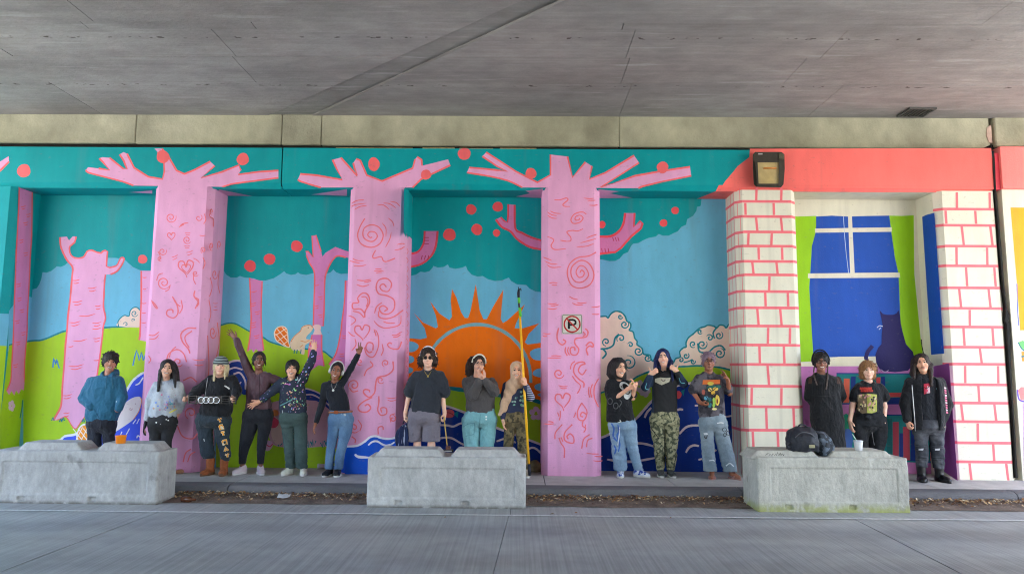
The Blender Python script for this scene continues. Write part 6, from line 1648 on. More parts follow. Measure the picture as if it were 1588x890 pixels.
    def phones(s, mat, r=.095, cup=.034, cush=None):
        o = MB(); o.tube([s.hl((r * .93 * math.cos(t), .01, .005 + r * 1.36 * math.sin(t))) for t in [math.pi * q / 16 for q in range(17)]], .0095, 6)
        hp = o.build('headphones', mat, s.root, True)
        for sg_ in (-1, 1):
            b = MB(); p0, p1 = s.hl((.072 * sg_, .005, -.004)), s.hl((.102 * sg_, .005, -.004)); b.tube([p0, p0 + (p1 - p0) * .8, p1], [cup, cup, cup * .75], 14); b.build('ear_cup', cush or mat, hp, True)
        return hp
class Print(Motif):
    def nxt(s, d=0.00004): s.o += d * 6
    def done(s, name, parent, label=None):
        o = Motif.done(s, name, parent, label); o['kind'] = 'stuff'; return o
    def fill(s, pts, rgb, smooth=0, o=None, cell=1.3):
        P = catmull(pts, smooth, True) if smooth else [Vector((p[0], p[1])) for p in pts]
        s.nxt(0.0004); mi = s._mi(rgb)
        # triangles, split until small enough to follow the cloth
        st_ = []
        for t in tessellate_polygon([[Vector((p[0], p[1], 0)) for p in P]]): st_.append([P[i] for i in t])
        while st_:
            t = st_.pop(); e = [(t[i] - t[(i + 1) % 3]).length for i in range(3)]; i = e.index(max(e))
            if e[i] > cell * 2.2:
                mid = (t[i] + t[(i + 1) % 3]) / 2; st_ += [[t[i], mid, t[(i + 2) % 3]], [mid, t[(i + 1) % 3], t[(i + 2) % 3]]]
            else:
                b = len(s.v)
                for p in t: s.v.append(s.pl(p[0], p[1], s.o))
                s.f.append((b, b + 1, b + 2)); s.m.append(mi)
        return s
_hmc = {}
def _hm(rgb):
    if rgb not in _hmc: _hmc[rgb] = flat('feature', rgb, 0.5, var=0.08, scale=60)
    return _hmc[rgb]
HAIRB = hair_mat((16, 14, 14), (44, 38, 36)); HAIRD = hair_mat((26, 18, 15), (66, 48, 38)); HAIRG = hair_mat((112, 74, 44), (184, 136, 90)); HAIRBLU = hair_mat((14, 18, 50), (34, 46, 112)); HAIRP = hair_mat((104, 84, 100), (160, 132, 146)); HAIRBL = hair_mat((190, 168, 120), (232, 216, 176))
CAMF = (0, -1, 0)
def sleeve(pts, r): return {'pts': pts, 'r': r}
def leg(x, yk, xk, ya, xa, ang=0): return ((x[0], x[1]), (xk, yk), (xa, ya), ang)
SUNL = flat('dark_lens', (40, 34, 44), 0.1, var=0.02)

# 1 --- blue hoodie ---------------------------------------------------------------
q = Person('person in a teal blue hoodie and black cap of hair, hands in the pouch pocket', 9.5, (158, 735), (186, 132, 104))
q.head((171, 561.5, -.02), 8, 4, 4, 1.08)
q.torso((168.5, 580), (147, 588), (181, 588), (158, 655), 1.1, 1.1)
q.arm((143, 590), (130, 618), (145, 634, -.115), 'relaxed', (.75, .25, -.45), (0, 1, 0), (.5, -.3, .8)); q.arm((184, 590), (189, 618), (183, 634, -.08), 'relaxed', (-.8, .35, -.4), (0, 1, 0), (-.5, -.3, .8))
q.legs([((150, 660), (147, 698), (147, 733), -10), ((168, 660), (169, 698), (170, 733), 12)])
q.done_body(); q.face()
HB = cloth('teal_fleece', (42, 98, 126), 0.08)
q.top('hoodie', [(584, 147, 186), (592, 140, 188), (605, 136, 189.5), (622, 136, 189.5), (636, 135, 187), (646, 134, 182), (652.5, 136, 180)],
      [sleeve([(143, 592), (130.5, 618, -.02), (141, 630, -.12)], [0.073, 0.073, 0.058]), sleeve([(184, 592), (190, 617, -.02), (185, 632, -.12)], [0.069, 0.069, 0.055])], HB, hood=True, seed=11, fold=.008)
hp_ = q.top_o
pr = q.print_on(); pr.line([(146, 634), (151, 643), (156, 651)], .7, (30, 76, 100), 4); pr.line([(183, 634), (180, 642), (178, 650)], .7, (30, 76, 100), 4); pr.disc(180.5, 622.5, .9, (200, 210, 214), n=8); pr.done('pocket_seam', hp_)
for x0, x1 in ((165, 163.5), (174, 174.5)): q.strap_tube('drawstring', [(x0, 581), (x0 - .4, 590), (x1, 602)], .004, flat('cord', (70, 120, 144), .8), hp_)
q.bottom('trousers', [(640, 138, 180), (662, 136.5, 178)], [[(655, 137, 158), (680, 136.5, 157), (710, 137, 156), (733, 138, 155)], [(655, 157, 179), (680, 159.5, 177.5), (710, 161, 178), (733, 162, 178)]], cloth('charcoal_jersey', (36, 38, 48)), seed=12)
for i in (0, 1): q.shoe(i, flat('grey_shoe', (120, 120, 124), .7))
q.hair(HAIRB, 1.06, curly=0.45, seed=5, carve=(.066, .098, -.045), extra=lambda F: F.ell(q.hl((0, .0, .088)), (.088, .1, .05), .02))

# 2 --- grey paint-marked sweatshirt, long dark hair ---------------------------------
q = Person('woman with long dark hair in a pale grey paint-stained sweatshirt, leaning on the scribbled pillar', 9.36, (249, 734), (214, 168, 140))
q.head((259, 571.5, -.03), 4, 5, 0, .98, fem=True)
q.torso((258.5, 589), (246, 596), (275, 595), (251, 652), .92, .9, .046)
q.arm((243, 598), (232, 622), (227, 655), 'relaxed', (-.15, -.25, -1), (.7, .3, 0), (.4, -1, 0), .9, .92); q.arm((277, 597), (283, 622), (277, 640, .1), 'relaxed', (-.4, .3, -.8), (-.7, .3, 0), (0, -1, 0), .9, .92)
q.legs([((243, 658), (241, 697), (240, 732), -12), ((260, 658), (259, 697), (259, 732), 12)])
q.done_body(); q.face()
M_GS = mottled('paint_marked_fleece', ((176, 182, 188), (184, 188, 192), (162, 168, 180)), 5, (.2, .9))
q.top('sweatshirt', [(593, 247, 274), (600, 242, 279), (612, 238, 280), (628, 236, 278), (638, 232, 275), (646.5, 232, 273)], [sleeve([(243.5, 598), (232.5, 622), (227.5, 650)], [0.057, 0.058, 0.042]), sleeve([(277, 597), (283, 621, .02), (278, 637, .08)], [0.057, 0.058, 0.045])], M_GS, depth=.6, seed=21, fold=.009)
pr = q.print_on(); r_ = random.Random(4)
for k in range(42):
    x, y = r_.gauss(257, 9), r_.gauss(626, 7); c_ = r_.choice(((96, 130, 196), (150, 110, 160), (200, 120, 150), (120, 150, 210), (190, 150, 120), (100, 160, 170)))
    pr.disc(x, y, r_.uniform(.5, 1.9), c_, n=8)
pr.line([(262, 640), (268, 637), (274, 634)], 2, (216, 206, 80), 4, .6); pr.done('paint_stains', q.top_o)
M_PS = splatter('paint_flecked_black', (30, 30, 33), .10, 34, light=True)
q.bottom('trousers', [(640, 233, 273), (660, 231, 273)], [[(655, 231, 252), (682, 232, 250), (710, 232, 248), (732, 233, 247)], [(655, 251, 273), (682, 250.5, 267), (710, 252, 266), (732, 253, 266)]], M_PS, seed=22)
for i in (0, 1): q.shoe(i, M_CHAR)
b = MB(); q_ = q.p((229, 655)); 
F = Field(.008); hand(F, q.p((227, 654)), (-.15, -.25, -1), (.7, .3, 0), (.4, -1, 0), 'relaxed', 1.1); V, Q = F.mesh(); skin('glove', V, Q, M_PS, q.root)
q.hair(HAIRB, 1.02, rows=[(560, 251, 267), (566, 247, 271), (575, 246, 274), (586, 245, 275), (596, 244, 276), (606, 243, 274), (612, 246, 268)], carve=(.058, .108, -.012), seed=7, depth=.5, dy=.055, groove=.002,
       extra=lambda F: [F.cap(q.p((249, 575, -.03)), q.p((245, 606, -.125)), .026, .016, .03), F.cap(q.p((270, 575, -.03)), q.p((272, 600, -.115)), .026, .016, .03)])

# 3 --- beanie, blond hair, holding a car grille -----------------------------------------
q = Person('person in a knitted beanie with blond hair and rust boots, holding a black car grille', 9.4, (334, 733), (222, 178, 150))
q.head((342, 568, -.02), 2, 3, 0, 1.0, smile=False, fem=True)
q.torso((341.5, 584), (329, 587), (357, 586), (332, 648), 1.0, 1.0, .046)
q.arm((327, 589), (307, 606), (295, 618, -.16), 'grip', (-.55, -.7, .0), (1, -.3, 0), (0, -.4, 1), 1, .95); q.arm((359, 588), (366, 606), (363, 618, -.16), 'grip', (.35, -.8, -.1), (-1, -.3, 0), (0, -.4, 1), 1, .95)
q.legs([((322, 655), (321, 692), (325, 726), -16), ((343, 655), (346, 692), (347, 726), 14)])
q.done_body(); q.face((190, 110, 110), (140, 110, 70))
q.top('sweater', [(585, 330, 356), (592, 325, 359), (606, 320, 360), (622, 316, 360), (638, 309, 359), (649, 309, 354)], [sleeve([(327, 590), (306.5, 606, -.03), (297, 616, -.14)], [0.073, 0.076, 0.050]), sleeve([(359, 589), (366.5, 606, -.03), (363.5, 616, -.13)], [0.069, 0.073, 0.050])], M_BLACK, seed=31, fold=.009)
pr = q.print_on(); pr.line([(348, 598), (352, 600), (356, 603)], 2.2, (206, 204, 200), 3); pr.done('chest_print', q.top_o)
q.strap_tube('chain', [(322, 586), (320, 600), (318, 614)], .004, flat('steel_chain', (170, 170, 176), .3, .8, var=.4, scale=200), None)
M_SW = cloth('slate_fleece', (44, 54, 62), 0.08)
q.bottom('sweatpants', [(640, 306, 357), (655, 305, 357)], [[(650, 305, 332), (672, 307, 330), (692, 310, 331), (705, 312.5, 333), (711, 316, 331)], [(650, 330, 357), (672, 333, 356), (692, 338, 356.5), (708, 342, 357.5), (714, 344, 355)]], M_SW, depth=.75, seed=32, fold=.009, bvh=True)
pr = q.print_on(q.bvh2)
def glyph(pr, cx_, cy_, strokes, sc=1.0, rot=0.0, w=2.2, c=(244, 168, 30)):
    ca, sa = math.cos(rot), math.sin(rot)
    for P_ in strokes:
        pts = [(cx_ + sc * (x * ca - y * sa), cy_ + sc * (x * sa + y * ca)) for x, y in P_]
        pr.line(pts, w + 1.1, (238, 226, 200), 0)
    for P_ in strokes:
        pts = [(cx_ + sc * (x * ca - y * sa), cy_ + sc * (x * sa + y * ca)) for x, y in P_]
        pr.line(pts, w, c, 0)
A_ = [[(-3, 3), (0, -3), (3, 3)], [(-2, 1), (2, 1)]]; B8 = [[(-3, -3), (2, -3), (2, 0), (-3, 0)], [(-3, -3), (-3, 3), (3, 3), (3, 0), (-2, 0)]]; T_ = [[(-3, -2.5), (3, -2.5)], [(0, -2.5), (0, 3)]]; I_ = [[(-2, -3), (2, -3)], [(0, -3), (0, 3)], [(-2, 3), (2, 3)]]; O_ = [[(-3, -3), (3, -3), (3, 3), (-3, 3), (-3, -3)]]; N_2 = [[(-3, 3), (-3, -3), (3, 3), (3, -3)]]; Y_ = [[(-3, -3), (0, 0), (3, -3)], [(0, 0), (0, 3)]]
for g_, x, y, s_ in ((Y_, 341, 651.5, .95), (B8, 343.5, 662, .95), (T_, 346, 672, 1.0), (O_, 348.5, 685.5, 1.05), (A_, 350.5, 696, 1.0), (Y_, 352.5, 706, .9)): glyph(pr, x, y, g_, s_, -.25)
pr.line([(316, 680), (317, 684)], 1.2, (200, 200, 200), 2); pr.done('leg_lettering', q.root)
M_BOOT = flat('rust_suede', (150, 84, 46), .85, var=.18, scale=25)
for i in (0, 1): q.shoe(i, M_BOOT, flat('crepe_sole', (120, 84, 58), .8), .10, 1.12, .9, 'boot')
q.hair(HAIRBL, 1.0, rows=[(560, 335, 349), (566, 331, 353), (576, 331.5, 353), (584, 333, 351)], carve=(.056, .1, -.03), seed=9, depth=.6, dy=.03,
       extra=lambda F: [F.cap(q.p((334, 570, -.06)), q.p((331.5, 590, -.10)), .022, .012, .01), F.cap(q.p((350, 570, -.06)), q.p((348, 587, -.12)), .018, .010, .01)])
F = Field(.0085); k = q.hs
F.loft([(.034, 0, .006, .096, .112), (.07, 0, .008, .096, .114), (.105, 0, .01, .08, .094), (.135, 0, .012, .045, .05), (.146, 0, .012, .012, .012)], 0, M=q.HM, c=q.hc); F.loft([(.026, 0, .006, .1, .117), (.062, 0, .007, .101, .118)], .004, M=q.HM, c=q.hc)
V, Q = F.mesh()
m_, N, L, P = nt('striped_knit'); pos = N.new('ShaderNodeNewGeometry').outputs['Position']
w_ = N.new('ShaderNodeTexWave'); w_.bands_direction = 'Z'; w_.inputs['Scale'].default_value = 9; w_.inputs['Distortion'].default_value = 2; L.new(pos, w_.inputs['Vector'])
L.new(mixc(N, L, step(N, L, w_.outputs['Fac'], .42, .58), lin((52, 60, 66)), lin((150, 162, 160))), P.inputs['Base Color']); P.inputs['Roughness'].default_value = .95; bump(N, L, P, noise_col(N, L, pos, 160, 2, 0, 1), .5, .01)
skin('beanie', V, Q, m_, q.root)
# the grille she holds: a thing of its own
gc = q.p((326, 620.5, -.26)); gr_ = thing('car_grille', 'black car grille bar with linked chrome rings, held by the person in the beanie', 'car part', gc)
def gp(x, y, dy=0.0): return S(x, y, q.Y - .26 + dy)
mg = flat('gloss_black_plastic', (20, 20, 22), .25, var=.1); mc = flat('chrome', (226, 228, 232), .12, 1.0, var=.02)
for y0, y1 in ((613.5, 615), (617.2, 618.6), (620.8, 622.2), (624.4, 625.8)):
    b = MB(); a_, b2 = gp(293, y0), gp(366, y0); b.bbox(a_.x, b2.x, a_.y - .008, a_.y + .014, gp(326, y1).z, a_.z, .002); b.build('slat', mg, gr_)
for x in (293, 305, 344, 356, 366):
    b = MB(); a_ = gp(x, 613); b.bbox(a_.x - .006, a_.x + .006, a_.y - .005, a_.y + .018, gp(x, 626.5).z, a_.z, .002); b.build('upright', mg, gr_)
b = MB(); a_, b2 = gp(307.5, 614.5), gp(342, 626); b.bbox(a_.x, b2.x, a_.y - .016, a_.y - .009, b2.z, a_.z, .003); b.build('badge_plate', mg, gr_)
for x in (312.2, 319.8, 327.4, 335.0 + .6):
    b = MB(); c = gp(x, 620.3, -.02); rx = .042; b.tube([c + Vector((rx * math.cos(t), -.001 * (x % 2), rx * .92 * math.sin(t))) for t in [2 * math.pi * j / 20 for j in range(21)]], .0052, 6, cap=False); b.build('ring', mc, gr_, True)

# 4 --- maroon top, arm thrown up ------------------------------------------------------------
q = Person('woman in a maroon zip top and black leggings, one arm thrown up to the left', 9.52, (390, 733), (124, 84, 64))
q.head((401.5, 559.5, -.02), 6, 2, -2, 1.0, fem=True)
q.torso((402, 577.5), (390, 581), (415, 581), (401, 640), .98, .95, .047)
q.arm((388, 578), (374.5, 549), (366, 525, -.03), 'open', (-.62, -.1, .62), (0.3, -.8, .5), (.6, -.2, .6), .95, .95); q.arm((417, 582), (432, 590, .02), (437, 600, .05), 'relaxed', (.5, .1, -.8), (0, -1, 0), (0, -.5, .8), .95, .9)
q.legs([((391, 645), (384, 685), (376, 726), -20), ((411, 645), (407, 685), (404, 726), 30)])
q.done_body(); q.face((120, 60, 54), (18, 12, 10))
M_MA = cloth('maroon_satin', (84, 58, 66), 0.08, .5)
q.top('jacket', [(579, 391, 415), (586, 386, 419), (600, 382.5, 420), (618, 382, 420), (630, 380.5, 421), (636.5, 381, 421)], [sleeve([(388, 580), (375, 550), (366.5, 527, -.03)], [0.057, 0.052, 0.040]), sleeve([(417, 584), (432, 591, .02), (436, 598, .05)], [0.060, 0.058, 0.045])], M_MA, depth=.62, seed=41, fold=.009)
pr = q.print_on(); pr.line([(402, 580), (402.5, 600), (401.5, 634)], .7, (46, 30, 36), 4); pr.done('zip', q.top_o)
q.bottom('leggings', [(628, 381, 421), (648, 378, 422)], [[(640, 378, 402), (660, 375, 399.5), (682, 372, 392), (700, 370.5, 385), (719, 370.5, 381)], [(640, 399, 422), (660, 400, 421), (682, 399, 415), (700, 398.5, 411.5), (719, 399, 408.5)]], cloth('black_jersey', (24, 26, 34), .06, .7), depth=.9, seed=42, fold=.003)
for i in (0, 1): q.shoe(i, flat('pale_pink_knit', (206, 190, 194), .8), flat('white_foam', (226, 222, 220), .7))
q.hair(HAIRB, .98, carve=(.064, .112, -.016), seed=3, groove=.003, extra=lambda F: F.ell(q.hl((0, .1, .02)), (.05, .05, .05), .02))

# 5 --- paint-splattered hoodie, arms wide --------------------------------------------------
q = Person('woman in a paint-splattered navy hoodie and green trousers, arms spread on the slant', 9.5, (459, 734), (226, 176, 146))
q.head((452.8, 572.5, -.02), 0, 4, -4, 1.02, fem=True)
q.torso((453, 588.5), (440, 592), (468, 589), (454, 645), 1.0, 1.0, .046)
q.arm((438, 592), (421, 608, -.06), (402, 622.5, -.12), 'open', (-1, -.2, -.55), (0.2, -1, .3), (0, -.5, 1), .95, .95); q.arm((470, 586), (480.5, 565), (487.5, 544), 'open', (-.05, -.1, 1), (0, -1, 0), (-1, 0, 0), .95, .95)
q.legs([((445, 650), (447, 690), (449, 727), -14), ((465, 650), (467, 690), (471, 727), 16)])
q.done_body(); q.face()
M_SP = splatter('splattered_fleece', (32, 42, 60), .5, 30)
q.top('hoodie', [(590, 440, 468), (597, 436, 472), (610, 434.5, 474), (626, 434, 475), (637, 434.5, 475), (643, 437, 473)], [sleeve([(438, 593), (421, 608, -.06), (408, 618, -.11)], [0.067, 0.061, 0.052]), sleeve([(470, 587), (480.5, 566), (486.5, 547)], [0.064, 0.058, 0.048])], M_SP, hood=True, seed=51, fold=.009)
pr = q.print_on(); r_ = random.Random(9)
for k in range(60):
    x, y = r_.gauss(457, 9), r_.gauss(624, 9); pr.disc(x, y, r_.uniform(.3, 1.1), r_.choice(((180, 90, 70), (90, 150, 110), (190, 170, 90), (90, 130, 190), (200, 140, 170), (150, 190, 190), (70, 110, 100))), n=7)
pr.line([(434, 629), (444, 624), (456, 617)], 1.6, (96, 150, 150), 4, .4); pr.line([(441, 596), (445, 595), (449, 597)], 1.6, (206, 110, 170), 3, .5); pr.line([(461, 584), (463, 591), (466, 586)], 1.0, (200, 206, 206), 3); pr.done('paint_stains', q.top_o)
q.bottom('trousers', [(634, 435, 475), (652, 434, 475.5)], [[(645, 434, 456), (665, 437, 456), (690, 440, 457), (726, 443, 458.5)], [(645, 453, 475.5), (665, 456, 476), (690, 457, 476.5), (726, 459, 477)]], mottled('washed_green_denim', ((66, 84, 82), (76, 95, 91), (62, 78, 77)), 4, (.1, .9)), depth=.8, seed=52, fold=.007)
q.strap_tube('lanyard', [(438, 636), (438.5, 642), (440, 648)], .006, flat('white_cord', (204, 206, 210), .7), None)
for i in (0, 1): q.shoe(i, flat('cream_canvas', (214, 214, 198), .8))
q.hair(HAIRB, 1.0, carve=(.060, .082, -.036), seed=13, groove=.004)

# 6 --- white headphones, navy top, jeans ------------------------------------------------------
q = Person('woman in white headphones, black long sleeved top and blue jeans, two fingers raised', 9.42, (516, 735), (142, 92, 66))
q.head((521.8, 576, -.03), -4, 12, -2, 1.0, fem=True)
q.torso((519, 591.5), (504, 597), (530, 593), (528, 640), .9, .88, .044)
q.arm((503, 598), (499.5, 627), (490, 655, -.05), 'relaxed', (-.25, -.2, -1), (1, -.4, 0), (.2, -1, .2), .88, .95); q.arm((531, 592), (544.5, 570), (556, 548), 'peace', (.35, -.1, 1), (0, -1, 0), (-1, 0, .3), .88, .95)
q.legs([((518, 650), (514, 690), (511, 727), -12), ((536, 650), (531, 690), (524, 727), 8)])
q.done_body(); q.face((150, 84, 74), (20, 14, 12))
q.top('shirt', [(593.5, 505, 530), (600, 503, 533), (612, 506, 538), (624, 509.5, 541), (636, 511, 543)], [sleeve([(503.5, 598), (499.5, 627), (490.5, 653, -.05)], [0.048, 0.046, 0.036]), sleeve([(531, 593), (544.5, 571), (555.5, 550)], [0.048, 0.045, 0.036])], cloth('navy_black_rib', (25, 28, 36), .05), depth=.62, seed=61, fold=.005, collar=.085)
M_DEN = mottled('blue_denim', ((74, 104, 138), (108, 138, 168), (62, 88, 122)), 3.5, (.1, .95), stretch=(1, 1, .5))
q.bottom('jeans', [(636, 511.5, 546), (654, 509.5, 547)], [[(648, 510, 529.5), (668, 508.5, 526.5), (692, 506.5, 520.5), (710, 504.5, 518), (727, 503.5, 517.5)], [(648, 527, 547), (668, 526, 546), (692, 522.5, 538), (710, 519, 534), (727, 517.5, 532)]], M_DEN, depth=.82, seed=62, fold=.006)
b = MB(); zc_ = q.p((528, 638.2))[2]; c0 = q.p((528, 638.2)); b.tube([c0 + np.array((.157 * math.cos(t), .103 * math.sin(t), .006 * math.cos(t))) for t in [2 * math.pi * j / 24 for j in range(25)]], .014, 6, cap=False); bt = b.build('belt', flat('tan_leather', (150, 92, 62), .6, var=.2, scale=40), q.root, True)
b = MB(); c = c0 + np.array((-.03, -.112, 0)); b.bbox(c[0] - .028, c[0] + .028, c[1] - .012, c[1], c[2] - .022, c[2] + .022, .004); b.build('buckle', flat('copper_buckle', (150, 84, 54), .35, .7), bt)
for x in (530, 533.5, 535): q.strap_tube('keyring', [(x, 641), (x + .3, 646), (x - .2, 652)], .0045, flat('steel_keys', (206, 206, 200), .3, .7), bt)
q.strap_tube('necklace', [(513.5, 593), (515, 600), (516.5, 604)], .0022, flat('silver', (206, 206, 204), .25, .9), None); q.strap_tube('necklace', [(523, 592), (520.5, 599), (517, 604)], .0022, flat('silver', (206, 206, 204), .25, .9), None)
pr = q.print_on(lift=.005); pr.disc(516.6, 605, 1.9, (216, 214, 206), n=12); pr.done('pendant', q.root)
for i in (0, 1): q.shoe(i, flat('black_canvas', (26, 28, 34), .75))
q.hair(HAIRB, .93, carve=(.064, .105, -.018), seed=15, groove=.002)
q.phones(flat('white_plastic', (232, 230, 226), .35), .102, .038)

# 7 --- curly hair, dark tee, grey shorts -------------------------------------------------------
q = Person('person with bushy dark curls, round sunglasses, charcoal tee and grey shorts', 9.42, (658, 735), (232, 190, 164))
q.head((663.6, 556, -.02), 0, 0, 0, 1.02, smile=False)
q.torso((664, 573), (648, 580), (680, 580), (659, 642), 1.12, 1.1)
q.arm((645, 582), (634, 614), (628.5, 641, -.03), 'fist', (-.05, -.2, -1), (1, 0, 0), (.1, -1, 0), 1, 1); q.arm((683, 582), (686.5, 616), (689.5, 640, -.05), 'fist', (.05, -.25, -1), (-1, 0, 0), (-.1, -1, 0), 1, 1)
q.legs([((649, 648), (647, 690), (648, 728), -14), ((669, 648), (669, 690), (668, 728), 14)], 1.05)
q.done_body(); q.face((190, 120, 110), (40, 28, 22))
q.top('tee_shirt', [(576, 648, 680), (583, 643, 685), (598, 641.5, 686.5), (615, 640, 686), (630, 636, 684.5), (641, 634, 683)], [sleeve([(646, 583), (641, 594), (635.5, 607)], [0.073, 0.082, 0.088]), sleeve([(682, 583), (686, 594), (688.5, 607)], [0.073, 0.082, 0.088])], cloth('charcoal_cotton', (46, 50, 58), .09), depth=.62, seed=71, long=False, fold=.008, collar=.08)
q.bottom('shorts', [(632, 634, 682.5), (652, 632, 683)], [[(645, 632, 659), (664, 631.5, 655), (684, 631, 653)], [(645, 656, 683), (664, 655, 683), (684, 654, 682.5)]], cloth('grey_lilac_twill', (122, 116, 126), .08), depth=.85, seed=72, fold=.006, tuck=False)
q.strap_tube('necklace', [(658, 575), (661, 580), (663.6, 583)], .002, flat('gold', (190, 160, 70), .3, .9), None); q.strap_tube('necklace', [(669, 575), (666, 580), (663.6, 583)], .002, flat('gold', (190, 160, 70), .3, .9), None)
pr = q.print_on(lift=.004); pr.fill([(663.6, 580.5), (665.2, 584.6), (662, 584.6)], (196, 168, 84)); pr.done('pendant', q.root)
for i in (0, 1): q.shoe(i, M_CHAR)
q.hair(HAIRD, 1.12, curly=1.0, seed=23, carve=(.062, .102, -.016), extra=lambda F: [F.ell(q.hl((-.085, .02, -.035)), (.05, .075, .075), .02), F.ell(q.hl((.085, .02, -.035)), (.05, .075, .075), .02), F.ell(q.hl((0, .02, .1)), (.085, .09, .05), .02)])
q.specs(flat('gold_rim', (150, 120, 80), .3, .8), .023, SUNL)
hp = q.phones(flat('white_plastic2', (226, 226, 226), .35), .118, .03)
# the navy bag in one hand, the pad brush in the other
hb = q.p((625, 668, -.04)); bgx = thing('bag', 'navy cloth bag hanging from the hand of the person in grey shorts', 'bag', hb)
F = Field(.009); F.loft([(hb[2] - .20, hb[0] - .01, hb[1], .085, .045), (hb[2] - .1, hb[0] - .01, hb[1], .10, .055), (hb[2] + .02, hb[0] + .0, hb[1], .075, .04), (hb[2] + .08, hb[0] + .02, hb[1], .03, .02)], .01)
V, Q = F.mesh(); V = V + normals(V, Q) * (.010 * wob(V * np.array([1.5, 1, .3]), 45, 6))[:, None]; skin('bag_body', V, Q, mottled('navy_cloth', ((26, 34, 66), (34, 46, 84), (150, 156, 176)), 7, (.5, .7), stretch=(3, 3, .3)), bgx)
arc_tube('handle', [(hb[0] - .01, hb[1] + .02, hb[2] + .07), tuple(q.p((628, 651, -.075))), (hb[0] + .045, hb[1], hb[2] + .06)], .008, flat('navy_strap', (30, 38, 66), .9), bgx)
pe = q.p((694, 696, -.28)); br = thing('paint_pad', 'black paint pad on a slim yellow pole, held low by the person in grey shorts', 'paint pad', pe)
b = MB(); b.tube([q.p((688.6, 644, -.09)), q.p((690, 660, -.15)), q.p((693.4, 690, -.27))], .0075, 8); b.build('pole', flat('brass_yellow', (196, 160, 70), .45), br, True)
c = q.p((695, 698, -.28)); b = MB(); b.bbox(c[0] - .066, c[0] + .066, c[1] - .03, c[1] + .03, c[2] - .02, c[2] + .012, .004); b.build('pad', flat('pad_black', (40, 34, 34), .7), br)
b = MB(); b.bbox(c[0] - .05, c[0] + .05, c[1] - .034, c[1] - .03, c[2] - .014, c[2] + .002, .001); b.build('pad_face', flat('pad_grey', (170, 168, 166), .8), br)
b = MB(); b.bbox(c[0] - .03, c[0] + .03, c[1] - .012, c[1] + .012, c[2] + .012, c[2] + .055, .004); b.build('clamp', flat('clamp_brown', (110, 70, 56), .5), br)

# 8 --- hands cupped to the face ----------------------------------------------------------------
q = Person('woman with a white headband, hands framing her face, grey sweatshirt and teal cargo trousers', 9.56, (744, 735), (222, 172, 144))
q.head((742, 564.5, -.05), 10, 5, 2, 1.02, fem=True)
q.torso((739.5, 583.5), (727, 590), (760, 590), (744, 645), 1.12, 1.12, .047)
q.arm((725, 592), (734, 612, -.13), (745, 589, -.20), 'open', (-.35, .25, 1), (.9, .4, 0), (.2, -.6, .5), 1, .92); q.arm((762, 592), (767, 606, -.12), (751, 589, -.20), 'open', (.0, .25, 1), (-.9, .4, 0), (-.3, -.6, .5), 1, .92)
q.legs([((733, 652), (731, 692), (731, 728), -12), ((756, 652), (755, 692), (754, 728), 12)], 1.1)
q.done_body(); q.face()
q.top('sweatshirt', [(588, 727, 759), (595, 721, 765), (608, 720.5, 768), (622, 722, 767), (634, 722.5, 767), (641, 724, 766.5)], [sleeve([(725, 593), (733, 612, -.13), (743, 593, -.20)], [0.076, 0.074, 0.058]), sleeve([(762, 593), (767.5, 606, -.12), (753, 592, -.20)], [0.073, 0.073, 0.056])], cloth('grey_brown_fleece', (82, 78, 78), .07), depth=.66, seed=81, fold=.009)
q.bottom('cargo_trousers', [(633, 723, 767.5), (654, 717.5, 769.5)], [[(648, 718, 746), (668, 716.5, 744), (690, 720, 742.5), (728, 720, 742)], [(648, 742, 769.5), (668, 744, 769), (690, 743.5, 766.5), (728, 743.5, 766)]], cloth('teal_cotton', (124, 176, 182), .07), depth=.82, seed=82, fold=.009, bvh=True)
pr = q.print_on(q.bvh2); pr.line([(718, 662), (726, 657), (736, 656)], .8, (92, 140, 148), 4); pr.line([(736, 656), (735, 672), (722, 676)], .8, (92, 140, 148), 4); pr.line([(745, 642), (744, 655), (744.5, 668)], .8, (92, 140, 148), 4); pr.disc(754, 646, 1.6, (214, 224, 222), n=8); pr.disc(754, 650, 1.3, (214, 224, 222), n=8); pr.done('seams', q.root)
for i in (0, 1): q.shoe(i, flat('white_shoe', (206, 204, 200), .7))
q.hair(HAIRD, 1.0, carve=(.060, .104, -.014), seed=25, rows=[(552, 730, 739), (558, 725, 742), (568, 721.5, 740), (578, 721, 737), (584, 724, 734)], dy=.07, depth=.7, curly=.5)
b = MB(); b.tube([q.hl((.093 * math.cos(t), -.02 - .03 * math.sin(t), .015 + .118 * math.sin(t))) for t in [math.pi * j / 16 for j in range(17)]], .011, 7); b.build('headband', flat('cream_band', (226, 220, 204), .8), q.root, True)
q.specs(flat('thin_rim', (150, 120, 110), .3, .6), .021)
b = MB(); w_ = q.p((751.5, 591, -.2)); b.tube([w_ + np.array((.032 * math.cos(t), .032 * math.sin(t), .004 * math.cos(t))) for t in [2 * math.pi * j / 14 for j in range(15)]], .008, 6, cap=False); b.build('watch', flat('watch_black', (22, 22, 24), .4), q.root, True)

